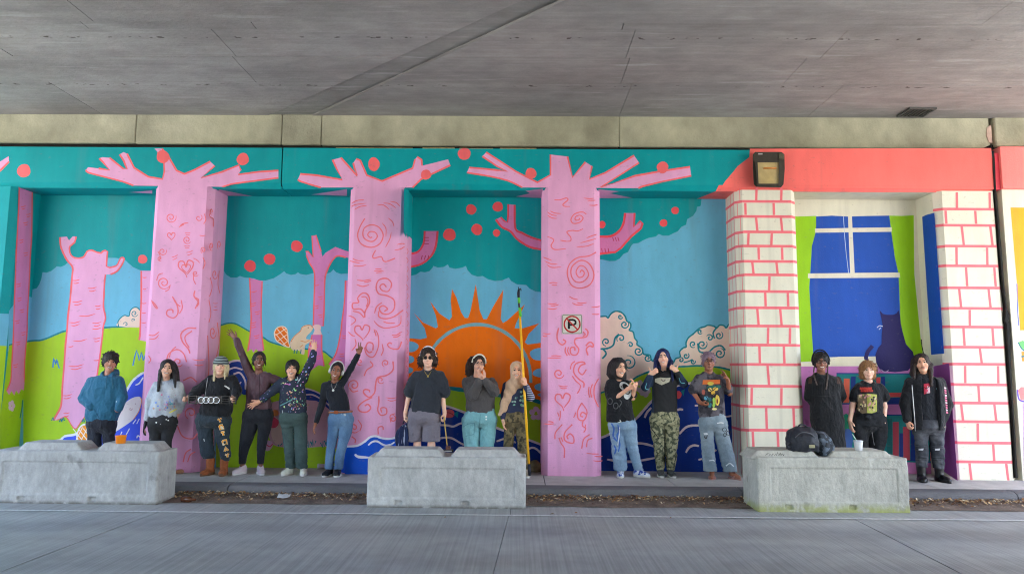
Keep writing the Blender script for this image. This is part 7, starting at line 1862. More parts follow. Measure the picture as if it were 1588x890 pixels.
# 9 --- beige headscarf, extension pole -------------------------------------------------------------
q = Person('woman in a beige headscarf and shawl, hand on the tall yellow pole', 9.52, (803, 735), (226, 178, 146))
q.head((801.3, 575, -.03), 0, 0, 0, .98, fem=True)
q.torso((801, 591), (787, 596), (812, 597), (799, 645), .95, .92, .046)
q.arm((785, 597), (780.5, 626), (780, 650, -.04), 'relaxed', (.1, -.2, -1), (1, -.3, 0), (.2, -1, 0), .9, .92); q.arm((814, 598), (823, 616, -.07), (815, 597, -.15), 'grip', (-.15, -.5, .9), (-.6, -.8, 0), (-.5, -.8, .2), .9, .95)
q.legs([((791, 652), (789, 692), (789, 728), -12), ((807, 652), (810, 692), (813, 728), 16)])
q.done_body(); q.face()
M_NV = cloth('navy_knit', (44, 50, 78), .08)
m_, N, L, P = nt('striped_cotton'); pos = N.new('ShaderNodeNewGeometry').outputs['Position']
w_ = N.new('ShaderNodeTexWave'); w_.bands_direction = 'Z'; w_.inputs['Scale'].default_value = 11; w_.inputs['Distortion'].default_value = .6; L.new(pos, w_.inputs['Vector'])
sx = N.new('ShaderNodeSeparateXYZ'); L.new(pos, sx.inputs[0])
arm_zone = step(N, L, sx.outputs[0], float(q.p((816.5, 610))[0]), float(q.p((818, 610))[0]))
L.new(mixc(N, L, mul(N, L, step(N, L, w_.outputs['Fac'], .55, .7), arm_zone), lin((42, 48, 76)), lin((176, 180, 196))), P.inputs['Base Color']); P.inputs['Roughness'].default_value = .9
q.top('jumper', [(594, 788, 812), (600, 785.5, 815), (612, 785, 816), (626, 785, 815.5), (636, 784, 815), (642, 784.5, 814)], [sleeve([(785, 598), (780.5, 626), (780, 647, -.04)], [0.052, 0.050, 0.040]), sleeve([(814, 599), (823.5, 616, -.07), (816, 600, -.14)], [0.052, 0.052, 0.042])], m_, depth=.62, seed=91, fold=.006)
pr = q.print_on(); r_ = random.Random(2)
for k in range(26):
    x, y = r_.uniform(793, 812), r_.uniform(603, 630)
    if (x - 793) < (630 - y) * .25: continue
    c_ = r_.choice(((120, 170, 150), (150, 180, 170), (66, 104, 110), (170, 180, 160), (50, 70, 90)))
    pr.fill([(x + 2.6 * math.cos(t + k) * r_.uniform(.5, 1), y + 2.2 * math.sin(t + k) * r_.uniform(.5, 1)) for t in [j * 1.05 for j in range(6)]], c_, 3)
pr.done('chest_print', q.top_o)
q.bottom('trousers', [(636, 784, 815.5), (654, 781.5, 817)], [[(648, 781, 800), (668, 781.5, 799), (690, 781, 796), (728, 781, 796)], [(648, 797, 817.5), (668, 799, 818), (690, 802, 819), (710, 804, 821), (727, 806, 822.5)]], mottled('olive_camouflage', ((96, 86, 62), (120, 106, 76), (70, 64, 48)), 11), depth=.85, seed=92, fold=.007)
for i in (0, 1): q.shoe(i, flat('beige_shoe', (190, 176, 150), .8))
M_HJ = cloth('beige_scarf', (204, 168, 138), .06)
F = Field(.0085); k = q.hs
F.loft([(z * k, 0, .012 * k, a * k, b_ * k) for z, a, b_ in ((-.17, .098, .10), (-.12, .088, .104), (-.06, .088, .108), (0, .092, .115), (.05, .094, .117), (.1, .076, .094), (.13, .04, .048), (.138, .012, .012))], 0, M=q.HM, c=q.hc)
F.ell(q.hl((0, -.15, -.008)), np.array((.055, .124, .094)) * k, .01, 's', M=q.HM)
F.loft(q.rows([(588, 789, 812), (596, 783.5, 815), (604, 782, 806), (614, 779.5, 799), (626, 776.5, 792), (638, 773.5, 785), (644, 772.5, 779)], .75, -.03), .03)
V, Q = F.mesh(); N_ = normals(V, Q)
dg = V[:, 0] * 40 + V[:, 2] * 34
V = V + N_ * (.006 * np.sin(dg + 2 * wob(V, 8, 4)) * np.clip((q.hc[2] - .06 - V[:, 2]) / .1, 0, 1) + .003 * wob(V, 30, 8))[:, None]; V = relax(V, Q, 1, .3)
skin('headscarf', V, Q, M_HJ, q.root)
po = thing('extension_pole', 'long yellow extension pole with green sleeves and black tip, upright beside the headscarf woman', 'pole', SZ(821.5, 737, ZP))
YPt, YPb = 9.44, 9.34
def pp(x, y): return S(x, y, YPb + (YPt - YPb) * (737 - y) / (737 - 446))
def seg_tube(name, a_, b2, r, mat, seg=10): b = MB(); b.tube([pp(*a_), pp(*b2)], r, seg); return b.build(name, mat, po, True)
my = flat('yellow_fibreglass', (250, 186, 36), .4, var=.05); mgn = flat('green_grip', (96, 196, 60), .45); mbk = flat('black_rubber', (28, 30, 44), .5)
seg_tube('shaft', (806.2, 489), (820.3, 722), .017, my); seg_tube('inner_shaft', (804.6, 470), (806.2, 489), .012, flat('dark_collar', (60, 40, 44), .4))
seg_tube('grip_sleeve', (806, 477), (807.2, 491), .021, mgn); seg_tube('grip_sleeve', (804.6, 461.5), (805, 470), .019, mgn); seg_tube('end_grip', (820.2, 719), (821.5, 737), .020, mbk)
b = MB(); b.tube([pp(804.3, 461.5), pp(804, 455), pp(804.5, 449)], [.017, .02, .015], 8); b.tube([pp(804.5, 449), pp(807.5, 447.5), pp(808, 451)], .010, 6); b.tube([pp(804.4, 449), pp(803.8, 445)], .006, 6); b.build('hook_tip', mbk, po, True)

# 10 --- black tee, hands clasped ------------------------------------------------------------------------
q = Person('woman in an oversized black graphic tee and baggy pale jeans, hands clasped at her chest', 9.58, (975, 737), (228, 178, 146))
q.head((960.5, 570.5, -.02), 22, 6, 2, 1.05, fem=True)
q.torso((959, 588), (947, 593), (971, 593), (963, 655), 1.0, 1.0, .046)
q.arm((946, 594), (950.5, 620, -.05), (975, 602, -.17), 'cup', (.75, -.1, .3), (.2, .8, 0), (0, -.5, 1), .95, .95); q.arm((973, 594), (981, 617, -.05), (984, 602, -.15), 'cup', (-.15, -.2, .9), (-1, .2, 0), (-.2, -.8, .3), .95, .95)
q.legs([((955, 660), (958, 695), (962, 730), -8), ((974, 660), (982, 695), (990, 729), 48)], 1.0)
q.done_body(); q.face()
q.top('tee_shirt', [(590, 947, 972), (597, 942, 975), (612, 940.5, 978), (630, 941, 981), (645, 940.5, 983.5), (654, 941, 984)], [sleeve([(946.5, 595), (946, 605), (949, 616, -.04)], [0.067, 0.076, 0.080]), sleeve([(972.5, 595), (978, 605, -.02), (980.5, 613, -.04)], [0.062, 0.069, 0.070])], M_BLACK, depth=.62, seed=101, long=False, fold=.008)
pr = q.print_on()
pr.fill([(962, 593), (968, 592), (974, 595), (979, 602), (978, 614), (973, 619), (968, 616), (966, 606), (961, 600)], (196, 200, 198), 3); pr.fill([(965, 596), (970, 595), (975, 600), (974, 606), (968, 604)], (30, 30, 32), 3); pr.line([(969, 609), (974, 611), (977, 607)], 1.5, (40, 42, 44)); pr.line([(963, 598), (965, 601)], 1.2, (40, 40, 42), 2)
for cx_, cy_ in ((946, 622), (955, 629)): pr.line([(cx_ + 4 * math.cos(t) * .9, cy_ + 4.6 * math.sin(t)) for t in [2 * math.pi * j / 12 for j in range(12)]], 1.3, (84, 86, 88), 2, closed=True)
pr.line([(961, 620), (964, 624), (960, 631)], 1.2, (84, 86, 88)); pr.done('chest_print', q.top_o)
M_LD = mottled('pale_denim', ((128, 154, 176), (154, 175, 190), (112, 138, 164)), 3.5, (.1, .95), stretch=(1, 1, .5))
q.bottom('jeans', [(645, 943, 984.5), (664, 944.5, 986)], [[(658, 944, 967), (680, 947, 968.5), (704, 949, 971.5), (729, 952, 973)], [(658, 964, 986.5), (680, 967, 988.5), (704, 975, 991.5), (718, 980, 995), (729, 984, 998)]], M_LD, depth=.8, seed=102, fold=.009, bvh=True)
pr = q.print_on(q.bvh2)
for P_ in ([(948, 656), (952, 664), (951, 676), (957, 684)], [(958, 658), (960, 668), (957, 676), (961, 688), (959, 700)], [(952, 690), (955, 696), (953, 704)]): pr.line(P_, 2.6, (66, 104, 176), 4, .4)
pr.line([(961, 662), (960, 676), (958, 690)], 1.2, (220, 226, 230)); pr.fill([(957, 651), (963, 650), (964, 654), (958, 655)], (222, 222, 214)); pr.line([(960, 655), (964, 652)], 1.4, (190, 210, 60), 0); pr.done('leg_paint', q.root)
M_BW = mottled('white_blue_shoe', ((216, 220, 228), (206, 212, 224), (60, 84, 170)), 14, (.4, .5))
for i in (0, 1): q.shoe(i, M_BW)
q.hair(HAIRB, 1.04, rows=[(555, 951, 965), (562, 945, 970), (572, 942, 971), (582, 942, 972), (588, 946, 972)], carve=(.058, .104, -.014), seed=31, groove=.002, depth=.7, dy=.03)

# 11 --- blue hair, thumbs up -----------------------------------------------------------------------------
q = Person('person with long blue-black hair giving two thumbs up, black layered tee and camouflage trousers', 9.64, (1032, 736), (230, 184, 156))
q.head((1028.5, 555, -.02), -2, -3, -3, 1.02, smile=True, fem=True)
q.torso((1028.5, 573.5), (1016, 581), (1043, 581), (1030, 645), .98, .95, .047)
q.arm((1015, 583), (1001.5, 600, -.04), (1009, 580, -.13), 'thumb', (.65, -.3, .45), (.2, .9, -.5), (-.2, 0, 1), .95, .95); q.arm((1045, 583), (1060, 595, -.04), (1049.5, 575, -.13), 'thumb', (-.65, -.3, .45), (-.2, .9, -.5), (.15, 0, 1), .95, .95)
q.legs([((1020, 650), (1021, 690), (1024.5, 730), -6), ((1041, 650), (1041, 690), (1039.5, 730), 6)])
q.done_body(); q.face((190, 110, 104))
m_, N, L, P = nt('layered_black_blue'); pos = N.new('ShaderNodeNewGeometry').outputs['Position']; sx = N.new('ShaderNodeSeparateXYZ'); L.new(pos, sx.inputs[0])
e1 = step(N, L, sx.outputs[0], float(q.p((1013, 590))[0]), float(q.p((1011, 590))[0])); e2 = step(N, L, sx.outputs[0], float(q.p((1050, 590))[0]), float(q.p((1052, 590))[0]))
mx = N.new('ShaderNodeMath'); mx.operation = 'MAXIMUM'; L.new(e1, mx.inputs[0]); L.new(e2, mx.inputs[1])
L.new(mixc(N, L, mx.outputs[0], lin((26, 27, 29)), lin((24, 44, 70))), P.inputs['Base Color']); P.inputs['Roughness'].default_value = .85
q.top('tee_shirt', [(576, 1016, 1042), (584, 1012, 1049), (600, 1011.5, 1050), (620, 1011.5, 1050), (640.5, 1010.5, 1050.5)], [sleeve([(1015, 584), (1001, 600, -.04), (1008, 584, -.12)], [0.055, 0.056, 0.042]), sleeve([(1046, 584), (1060.5, 595, -.04), (1051, 579, -.12)], [0.055, 0.056, 0.042])], m_, depth=.6, seed=111, fold=.006)
pr = q.print_on(); pr.fill([(1016, 587), (1024, 585), (1033, 586), (1040, 585.5), (1038, 592), (1026, 597), (1015.5, 592)], (176, 170, 150)); pr.line([(1017, 592), (1026, 595.5), (1037, 591)], 1.2, (206, 204, 180), 0); pr.line([(1025, 588), (1029, 591), (1032, 588)], 1.6, (110, 100, 92), 3); pr.line([(1053, 586), (1056, 593), (1062, 594)], 1.1, (110, 180, 190), 3); pr.line([(1003, 594), (1001, 602), (1006, 604)], 1.1, (110, 180, 190), 3); pr.done('chest_print', q.top_o)
M_CM = mottled('camouflage', ((132, 130, 100), (158, 154, 122), (78, 82, 64)), 14, (.40, .52))
q.bottom('trousers', [(634, 1011, 1050.5), (656, 1008.5, 1052.5)], [[(648, 1009, 1032), (668, 1009.5, 1031), (696, 1014, 1031), (716, 1016.5, 1031.5), (729, 1018, 1030.5)], [(648, 1030, 1053), (668, 1031, 1053), (696, 1031.5, 1050), (716, 1032.5, 1048.5), (729, 1033.5, 1046)]], M_CM, depth=.82, seed=112, fold=.009, bvh=True)
pr = q.print_on(q.bvh2); pr.line([(1010, 664), (1016, 672), (1022, 680)], 1.2, (40, 42, 36), 3); pr.line([(1031, 645), (1031, 690), (1031.5, 720)], 1.0, (50, 52, 42), 3); pr.done('pocket_seam', q.root)
for i in (0, 1): q.shoe(i, flat('grey_skate_shoe', (70, 72, 70), .8, var=.4, scale=40))
q.hair(HAIRBLU, 1.0, rows=[(545, 1021, 1036), (552, 1016.5, 1040.5), (564, 1014.5, 1043), (576, 1014.5, 1044.5), (585, 1017, 1044)], carve=(.056, .108, -.012), seed=33, groove=.002, depth=.55, dy=.04, extra=lambda F: [F.cap(q.p((1041, 560, -.03)), q.p((1043.5, 589, -.10)), .027, .016, .03), F.cap(q.p((1017, 560, -.03)), q.p((1016, 580, -.09)), .024, .015, .03)])
q.strap_tube('scarf', [(1021, 571), (1028, 577), (1036, 571)], .014, M_BLACK, None, lift=.01)

# 12 --- short purple hair, glasses -------------------------------------------------------------------------
q = Person('person with short mauve hair and glasses, faded grey graphic tee, ripped jeans and sandals', 9.5, (1112, 737), (150, 98, 72))
q.head((1099, 560.5, -.02), 4, 0, 2, 1.05, smile=False)
q.torso((1099, 578), (1084, 585), (1117, 585), (1104, 648), 1.0, 1.0)
q.arm((1083, 586), (1074.5, 607), (1085, 623.5, -.10), 'fist', (.75, -.2, -.4), (0, 1, 0), (-.3, -.8, .4), .95, 1); q.arm((1119, 587), (1131.5, 610, -.04), (1128.5, 589, -.14), 'peace', (-.45, -.1, .75), (-.4, .8, 0), (-.2, -.9, .4), .95, 1)
q.legs([((1095, 655), (1099, 694), (1104, 730), -16), ((1116, 655), (1126, 694), (1136, 731), 20)])
q.done_body(); q.face((130, 74, 66))
q.top('tee_shirt', [(581, 1086, 1115), (588, 1082, 1120), (602, 1082.5, 1122), (620, 1083, 1122.5), (638, 1083.5, 1124), (648, 1085, 1124.5)], [sleeve([(1083.5, 588), (1079.5, 596), (1076, 604)], [0.065, 0.073, 0.072]), sleeve([(1118.5, 588), (1124, 596), (1128.5, 604, -.03)], [0.065, 0.073, 0.072])], mottled('acid_washed_grey', ((64, 60, 66), (98, 92, 98), (50, 48, 54)), 6, (.4, .7)), depth=.6, seed=121, long=False, fold=.008)
pr = q.print_on()
pr.fill([(1090, 589), (1117, 588.5), (1116.5, 595), (1089.5, 596)], (214, 110, 52)); pr.disc(1102, 594.5, 5, (206, 186, 80), 2.8); pr.fill([(1097, 599), (1116, 597), (1118, 600), (1110, 606), (1098, 604)], (40, 96, 84), 3)
for x, y, rx, ry, c_ in ((1101, 604, 3.2, 3.2, (226, 196, 120)), (1109.5, 603, 4.4, 3, (232, 190, 90)), (1106, 608.5, 3.2, 3.8, (226, 180, 74)), (1091, 608, 2.6, 4.2, (176, 96, 80)), (1095, 617, 3.6, 3.2, (96, 160, 186)), (1101, 619, 4, 3, (60, 110, 120)), (1112.5, 620, 3.6, 8.5, (222, 186, 80)), (1107, 624, 2.6, 8, (150, 186, 80)), (1101, 628, 3.4, 4, (70, 130, 140)), (1098, 624, 3, 4, (44, 92, 74)), (1108, 634, 4, 1.8, (226, 206, 140)), (1112.5, 622, 1.2, 4, (120, 60, 40))): pr.disc(x, y, rx, c_, ry, n=12)
for P_ in ([(1098, 600), (1104, 606), (1112, 600)], [(1104, 612), (1110, 610), (1116, 614)], [(1103, 615), (1105, 624), (1103, 632)], [(1093, 612), (1098, 620), (1096, 630)]): pr.line(P_, 1.1, (36, 30, 34), 4, .4)
pr.done('chest_print', q.top_o)
q.bottom('jeans', [(640, 1085.5, 1124), (660, 1084.5, 1127)], [[(654, 1085, 1107), (676, 1086.5, 1106.5), (704, 1088.5, 1108.5), (730, 1091, 1112)], [(654, 1103, 1127), (676, 1108, 1131), (704, 1115, 1138), (731, 1121, 1143)]], mottled('washed_grey_denim', ((124, 138, 148), (150, 162, 168), (112, 128, 138)), 3.5, (.1, .95), stretch=(1, 1, .5)), depth=.8, seed=122, fold=.008, bvh=True)
pr = q.print_on(q.bvh2)
for cx_, cy_, r1 in ((1123.5, 666, 3.2), (1130, 671, 3.4), (1124, 674, 2.4)): pr.line([(cx_ + r1 * math.cos(t), cy_ + r1 * math.sin(t)) for t in [2 * math.pi * j / 10 for j in range(10)]], .9, (44, 46, 54), 2, closed=True)
pr.line([(1092, 676), (1095, 680), (1097, 674)], 1.4, (70, 70, 74), 3); pr.fill([(1091, 671), (1097, 671), (1098, 674), (1092, 674)], (210, 214, 216)); pr.line([(1112, 656), (1118, 655), (1122, 656)], 1.6, (206, 210, 212), 3); pr.line([(1126, 722), (1132, 718), (1138, 723)], 1.6, (206, 212, 214), 3); pr.line([(1100, 714), (1106, 713), (1108, 715)], 1.6, (206, 212, 214), 3); pr.done('rips', q.root)
for i in (0, 1):
    a_, dr = q.feet[i]; b = MB(); g0 = np.array((a_[0], a_[1], ZP)); sd = np.array((-dr[1], dr[0], 0)); n = 18
    pts = [g0 + dr * ((.165 if math.cos(t) > 0 else .085) * math.cos(t)) + sd * .05 * math.sin(t) for t in [2 * math.pi * j / n for j in range(n)]]
    b.add([p + np.array((0, 0, .001)) for p in pts] + [p + np.array((0, 0, .014)) for p in pts], [tuple(range(n))[::-1], tuple(range(n, 2 * n))] + [(j, (j + 1) % n, n + (j + 1) % n, n + j) for j in range(n)])
    b.tube([g0 + dr * .07 + sd * .045 + np.array((0, 0, .02)), g0 + dr * .075 + np.array((0, 0, .062)), g0 + dr * .07 - sd * .045 + np.array((0, 0, .02))], .013, 6); b.build('sandal', flat('dusty_pink_sandal', (170, 126, 116), .8), q.root, True)
q.hair(HAIRP, .99, carve=(.064, .095, -.048), seed=35, curly=.35)
q.specs(flat('red_black_rim', (70, 34, 40), .35), .022)

# 13 --- black dress ---------------------------------------------------------------------------------------
q = Person('woman in a long black dress with two thin braids, hands behind her back', 9.48, (1290, 738), (142, 97, 76))
q.head((1273, 561.5, -.03), 2, -3, 2, 1.08, fem=True)
q.torso((1273.5, 579.5), (1258, 587), (1296, 587), (1283, 650), 1.25, 1.3, .052)
q.arm((1256, 588), (1254, 616, .04), (1268, 632, .15), 'relaxed', (.8, .1, -.3), (0, 1, 0), (0, 0, 1), 1.1, .95); q.arm((1299, 588), (1305.5, 614, .04), (1292, 630, .15), 'relaxed', (-.8, .1, -.3), (0, 1, 0), (0, 0, 1), 1.1, .95)
q.legs([((1275, 655), (1277, 695), (1279, 731), -10), ((1296, 655), (1298, 695), (1300, 731), 10)], 1.1)
q.done_body(); q.face((120, 64, 60), (16, 12, 10))
q.top('dress', [(584, 1259, 1295), (591, 1254.5, 1300.5), (606, 1256, 1301), (622, 1257, 1303), (640, 1257, 1306.5), (660, 1259, 1307.5), (682, 1264, 1309.5), (704, 1267, 1311.5), (728, 1268, 1313)], [sleeve([(1256.5, 590), (1254, 616, .04), (1263, 630, .13)], [0.058, 0.056, 0.045]), sleeve([(1298.5, 590), (1306, 614, .04), (1296, 628, .13)], [0.058, 0.058, 0.045])], cloth('black_ribbed_jersey', (25, 26, 29), .06), depth=.72, seed=131, fold=.006, collar=.08, crew=True)
pr = q.print_on()
for x in np.arange(1260, 1297, 2.6): pr.line([(x, 592), (x + .2, 602), (x + .4, 611)], .5, (44, 45, 48), 2)
pr.line([(1258, 613), (1278, 614), (1298, 612.5)], .8, (48, 49, 52), 3)
for sg_, x0 in ((-1, 1255), (1, 1298)):
    for k_ in range(4): pr.line([(x0 + k_ * 1.4, 584 + abs(k_ - 1)), (x0 + k_ * 1.4 + .6 * sg_, 590), (x0 + k_ * 1.4 + sg_, 595)], .7, (96, 66, 52), 3)
pr.done('ribbing', q.top_o)
for i in (0, 1): q.shoe(i, M_CHAR)
q.hair(HAIRB, 1.02, carve=(.064, .1, -.042), seed=37, curly=.15)
for P_ in ([(1261.5, 570), (1263, 584), (1267, 597)], [(1283, 572), (1283.5, 586), (1281, 604)]):
    b = MB(); pr_ = q.print_on(lift=.012); cp = catmull(P_, 8); b.tube([Vector(q.hl((-.075 if P_[0][0] < 1270 else .075, -.02, -.02)))] + [pr_.pl(x, y, 0) for x, y in cp[3:]], [.008 + .002 * (j % 2) for j in range(len(cp) - 2)], 6); b.build('braid', hair_mat((60, 50, 46), (110, 96, 88)), q.root, True)
q.specs(flat('black_rim', (20, 20, 22), .3), .023); q.phones(flat('black_plastic', (24, 24, 26), .35), .112, .038)

# 14 --- ginger curls, black tee -----------------------------------------------------------------------------
q = Person('person with curly ginger hair, black graphic tee and a black jacket tied round the waist', 9.48, (1346, 738), (236, 196, 172))
q.head((1346.5, 574.5, -.02), 0, 0, 0, 1.0, smile=False)
q.torso((1346.5, 592), (1333, 598), (1363, 598), (1346, 655), 1.0, 1.0)
q.arm((1331, 600), (1322, 629), (1318, 652, -.03), 'relaxed', (.0, -.2, -1), (1, -.2, 0), (.1, -1, 0), 1.05, 1); q.arm((1365, 600), (1371.5, 630), (1371, 651, -.05), 'fist', (-.05, -.25, -1), (-1, 0, 0), (0, -1, 0), 1.05, 1)
q.legs([((1338, 662), (1337, 698), (1337, 731), -12), ((1356, 662), (1357, 698), (1358, 731), 12)])
q.done_body(); q.face((196, 124, 112), (150, 96, 56))
q.top('tee_shirt', [(595, 1333, 1361), (602, 1328.5, 1366), (614, 1327.5, 1368), (630, 1327, 1368), (648, 1325.5, 1368)], [sleeve([(1331.5, 601), (1327, 610), (1324.5, 617)], [0.067, 0.073, 0.074]), sleeve([(1364.5, 601), (1368, 609), (1370.5, 616)], [0.067, 0.073, 0.074])], M_BLACK, depth=.62, seed=141, long=False, fold=.007)
pr = q.print_on()
for x0, x1, y0, y1 in ((1333.5, 1353, 600.5, 604), (1335, 1355, 604.6, 607.5)):
    x = x0
    while x < x1 - 1:
        w_ = random.Random(int(x * 10)).uniform(1.6, 2.4); pr.fill([(x, y0), (x + w_, y0 - .2), (x + w_ - .2, y1 - .2), (x - .2, y1)], (206, 66, 54)); pr.line([(x + w_ * .5, y0 + .9), (x + w_ * .5, y1 - .7)], .5, (40, 24, 24), 0); x += w_ + .35
pr.fill([(1330, 612), (1344.5, 610), (1344.5, 640), (1337, 641), (1330, 636)], (116, 100, 78)); pr.fill([(1344.5, 610), (1360, 611.5), (1360, 638), (1352, 640.5), (1344.5, 640)], (170, 172, 84)); r_ = random.Random(6)
for k in range(46):
    x, y = r_.uniform(1331, 1359), r_.uniform(612, 638); pr.fill([(x + 2 * math.cos(t) * r_.uniform(.5, 1), y + 2.2 * math.sin(t) * r_.uniform(.5, 1)) for t in [j * 1.25 for j in range(5)]], r_.choice(((200, 160, 130), (60, 46, 42), (206, 190, 150), (150, 120, 90), (210, 150, 150), (36, 34, 36), (190, 180, 110))), 2)
pr.done('chest_print', q.top_o)
M_JK = mottled('black_canvas_jacket', ((22, 23, 26), (34, 36, 40), (28, 29, 33)), 6)
q.bottom('trousers', [(648, 1326, 1368), (664, 1325, 1369)], [[(660, 1325, 1347.5), (690, 1327, 1346), (731, 1328, 1345)], [(660, 1345.5, 1369), (690, 1347.5, 1368), (731, 1348.5, 1367.5)]], M_BLACK, depth=.8, seed=142)
F = Field(.0095)
F.loft(q.rows([(640, 1325, 1369), (646, 1323, 1371), (654, 1322.5, 1371), (660, 1324, 1370)], .72), 0, p=2.3)
F.loft(q.rows([(645, 1322, 1340, -.05), (664, 1321, 1339, -.06), (682, 1324, 1340, -.05), (698, 1326, 1339, -.03)], .55, 0), .02); F.loft(q.rows([(645, 1350, 1371, -.05), (664, 1350, 1372, -.07), (684, 1351, 1371, -.06), (699, 1351, 1368, -.03)], .55, 0), .02)
F.ell(q.p((1345, 646, -.15)), (.05, .035, .035), .02)
V, Q = F.mesh(); V = V + normals(V, Q) * (.011 * wob(V * np.array([1.6, 1, .5]), 36, 9) + .005 * wob(V, 80, 2))[:, None]; jw = skin('tied_jacket', V, Q, M_JK, q.root)
t_ = BVHTree.FromPolygons(V.tolist(), Q.tolist())
q.strap_tube('zip', [(1352, 668), (1354, 680), (1356, 690)], .004, flat('zip_steel', (140, 140, 144), .35, .7), jw, t_)
for i in (0, 1): q.shoe(i, M_CHAR)
q.hair(HAIRG, 1.06, rows=[(560, 1340, 1353), (566, 1334.5, 1358.5), (578, 1333.5, 1359.5), (588, 1335.5, 1357.5)], carve=(.060, .088, -.030), seed=39, curly=.6, depth=.7, dy=.02)

# 15 --- long wavy hair, open black hoodie ----------------------------------------------------------------------
q = Person('person with long wavy dark hair, open black zip hoodie, grey ripped jeans and black boots', 9.44, (1439, 743), (222, 170, 138))
q.head((1430, 563.5, -.03), -4, -4, -2, 1.04, smile=False)
q.torso((1431, 581.5), (1413, 590), (1455, 590), (1438, 655), 1.2, 1.15)
q.arm((1411, 592), (1404, 627), (1407, 652, -.05), 'fist', (.05, -.25, -1), (1, 0, 0), (.1, -1, 0), 1.1, 1.02); q.arm((1457, 592), (1467.5, 627), (1461.5, 652, -.06), 'fist', (-.1, -.25, -1), (-1, 0, 0), (0, -1, 0), 1.1, 1.02)
q.legs([((1428, 662), (1429, 700), (1429, 734), -22), ((1451, 662), (1455, 700), (1457.5, 736), 6)], 1.05)
q.done_body(); q.face((170, 100, 88), (20, 16, 14))
b = MB(); b.tube([q.hl((-.022, -.101, -.051)), q.hl((0, -.109, -.046)), q.hl((.022, -.101, -.051))], [.002, .0035, .002], 5); b.build('moustache', _hm((40, 28, 24)), q.body, True)
q.top('tee_shirt', [(588, 1418, 1452), (596, 1417, 1453), (615, 1419, 1452), (640, 1419, 1454), (657, 1420, 1455)], [], cloth('blue_black_cotton', (28, 31, 38)), depth=.74, seed=151, long=False, fold=.004)
pr = q.print_on(); pr.fill([(1432.5, 595), (1441.5, 594), (1442.5, 609), (1433, 611)], (186, 52, 74)); pr.fill([(1438, 598), (1442, 600), (1442.4, 609), (1437, 610)], (206, 170, 180)); pr.line([(1433, 600), (1437, 602), (1441, 599)], 1, (60, 30, 40), 3); pr.disc(1437, 605.5, 2.2, (210, 70, 100), n=9); pr.done('chest_print', q.top_o)
# the hoodie hangs open: one field with the front parted
F = Field(.0095)
F.loft(q.rows([(587, 1414, 1456), (594, 1409.5, 1460), (610, 1409, 1461), (635, 1409, 1463), (655, 1410.5, 1463.5), (666, 1412, 1462)], .72) + [(q.n[2] + .0, q.n[0], q.Y + .02, .105, .085), (q.n[2] + .02, q.n[0], q.Y + .025, .088, .075)], 0, p=2.4)
for sl in (sleeve([(1411.5, 593), (1403.5, 627), (1406.5, 650, -.05)], [0.071, 0.071, 0.055]), sleeve([(1457, 593), (1468, 627), (1462, 650, -.06)], [0.071, 0.073, 0.056])):
    Pq = [q.p(x) for x in sl['pts']]
    for i in range(2): F.cap(Pq[i], Pq[i + 1], sl['r'][i], sl['r'][i + 1], .035 if i == 0 else .012, flat=0.0 if i == 1 else None)
F.ell(q.n + np.array((0, .09, .01)), (.13, .07, .08), .02)
F.loft([(z_, x, y - .16, a * .98, .13) for z_, x, y, a, b_ in q.rows([(584, 1421, 1444), (600, 1420, 1446), (625, 1420, 1447.5), (650, 1421.5, 1448), (669, 1421, 1447)], .5)], .004, 's')
V, Q = F.mesh(); V = V + normals(V, Q) * (.008 * wob(V * np.array([1, 1, .7]), 26, 77) + .005 * wob(V, 55, 78))[:, None]; V = relax(V, Q, 1, .3); hd = skin('zip_hoodie', V, Q, M_BLACK, q.root)
t_ = BVHTree.FromPolygons(V.tolist(), Q.tolist()); q.bvh3 = t_
mz = flat('zip_silver', (200, 202, 206), .3, .7)
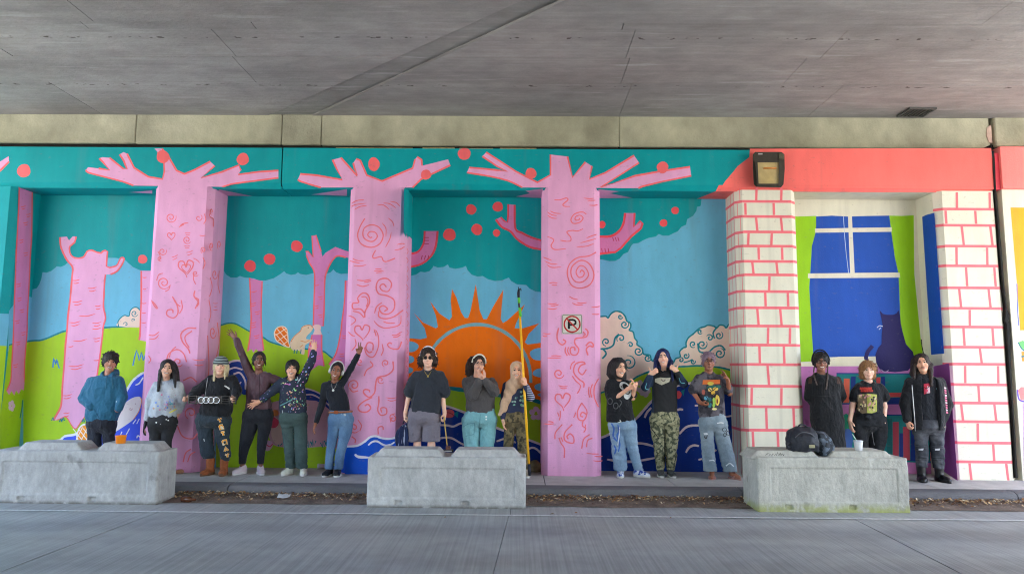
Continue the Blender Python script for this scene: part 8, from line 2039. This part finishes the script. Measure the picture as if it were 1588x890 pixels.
q.strap_tube('zip', [(1413.5 + .8, 597), (1416.5, 625), (1418.5, 650), (1419.5, 668)], .0055, mz, hd, t_); q.strap_tube('zip', [(1447.5, 600), (1449, 620), (1448.8, 640), (1448.4, 661)], .0055, mz, hd, t_)
pr = q.print_on(t_)
pr.line([(1449.5 + 2.6 * math.cos(t), 601.5 + 3.6 * math.sin(t)) for t in [2 * math.pi * j / 12 for j in range(10)]], 1.3, (120, 170, 176), 2)
y_ = 600
for k in range(11):
    x_ = 1466 + (y_ - 600) * .08; pr.fill([(x_ - 1.8, y_), (x_ + 1.2, y_ + .6), (x_ + 1.6, y_ + 2.8), (x_ - 1.2, y_ + 3)], (226, 120, 150) if k % 3 else (226, 200, 206)); y_ += 3.8
pr.done('sleeve_print', hd)
q.bottom('jeans', [(650, 1414.5, 1463), (664, 1414, 1463.5)], [[(658, 1414.5, 1440), (680, 1418, 1438.5), (704, 1420.5, 1439), (724, 1421.5, 1438.5)], [(658, 1437, 1463.5), (680, 1441, 1463), (704, 1444.5, 1464.5), (726, 1447, 1464.5)]], mottled('faded_black_denim', ((58, 60, 66), (98, 100, 106), (48, 50, 56)), 5, (.15, .95)), depth=.82, seed=152, fold=.009, bvh=True)
pr = q.print_on(q.bvh2)
for x0, x1 in ((1420, 1437), (1446, 1462)):
    for y in (690, 693, 696, 710, 713): pr.line([(x0, y), ((x0 + x1) / 2, y + .8), (x1, y)], .7, (40, 42, 48), 3)
    pr.fill([((x0 + x1) / 2 - 4, 695.5), ((x0 + x1) / 2 + 4, 695), ((x0 + x1) / 2 + 3, 698), ((x0 + x1) / 2 - 4, 698)], (190, 190, 196))
pr.done('rips', q.root)
for i in (0, 1): q.shoe(i, M_CHAR, M_CHAR, .13, 1.18, 1.05, 'boot')
q.hair(HAIRD, 1.04, rows=[(550, 1423, 1438), (556, 1417.5, 1443), (568, 1415.5, 1447), (580, 1415.5, 1448.5), (592, 1419, 1447)], carve=(.057, .108, -.012), seed=41, groove=.0025, depth=.6, dy=.045, curly=.2, extra=lambda F: [F.cap(q.p((1443, 566, -.03)), q.p((1444.5, 598, -.14)), .036, .018, .03), F.cap(q.p((1418, 566, -.03)), q.p((1417, 586, -.09)), .03, .016, .03)])
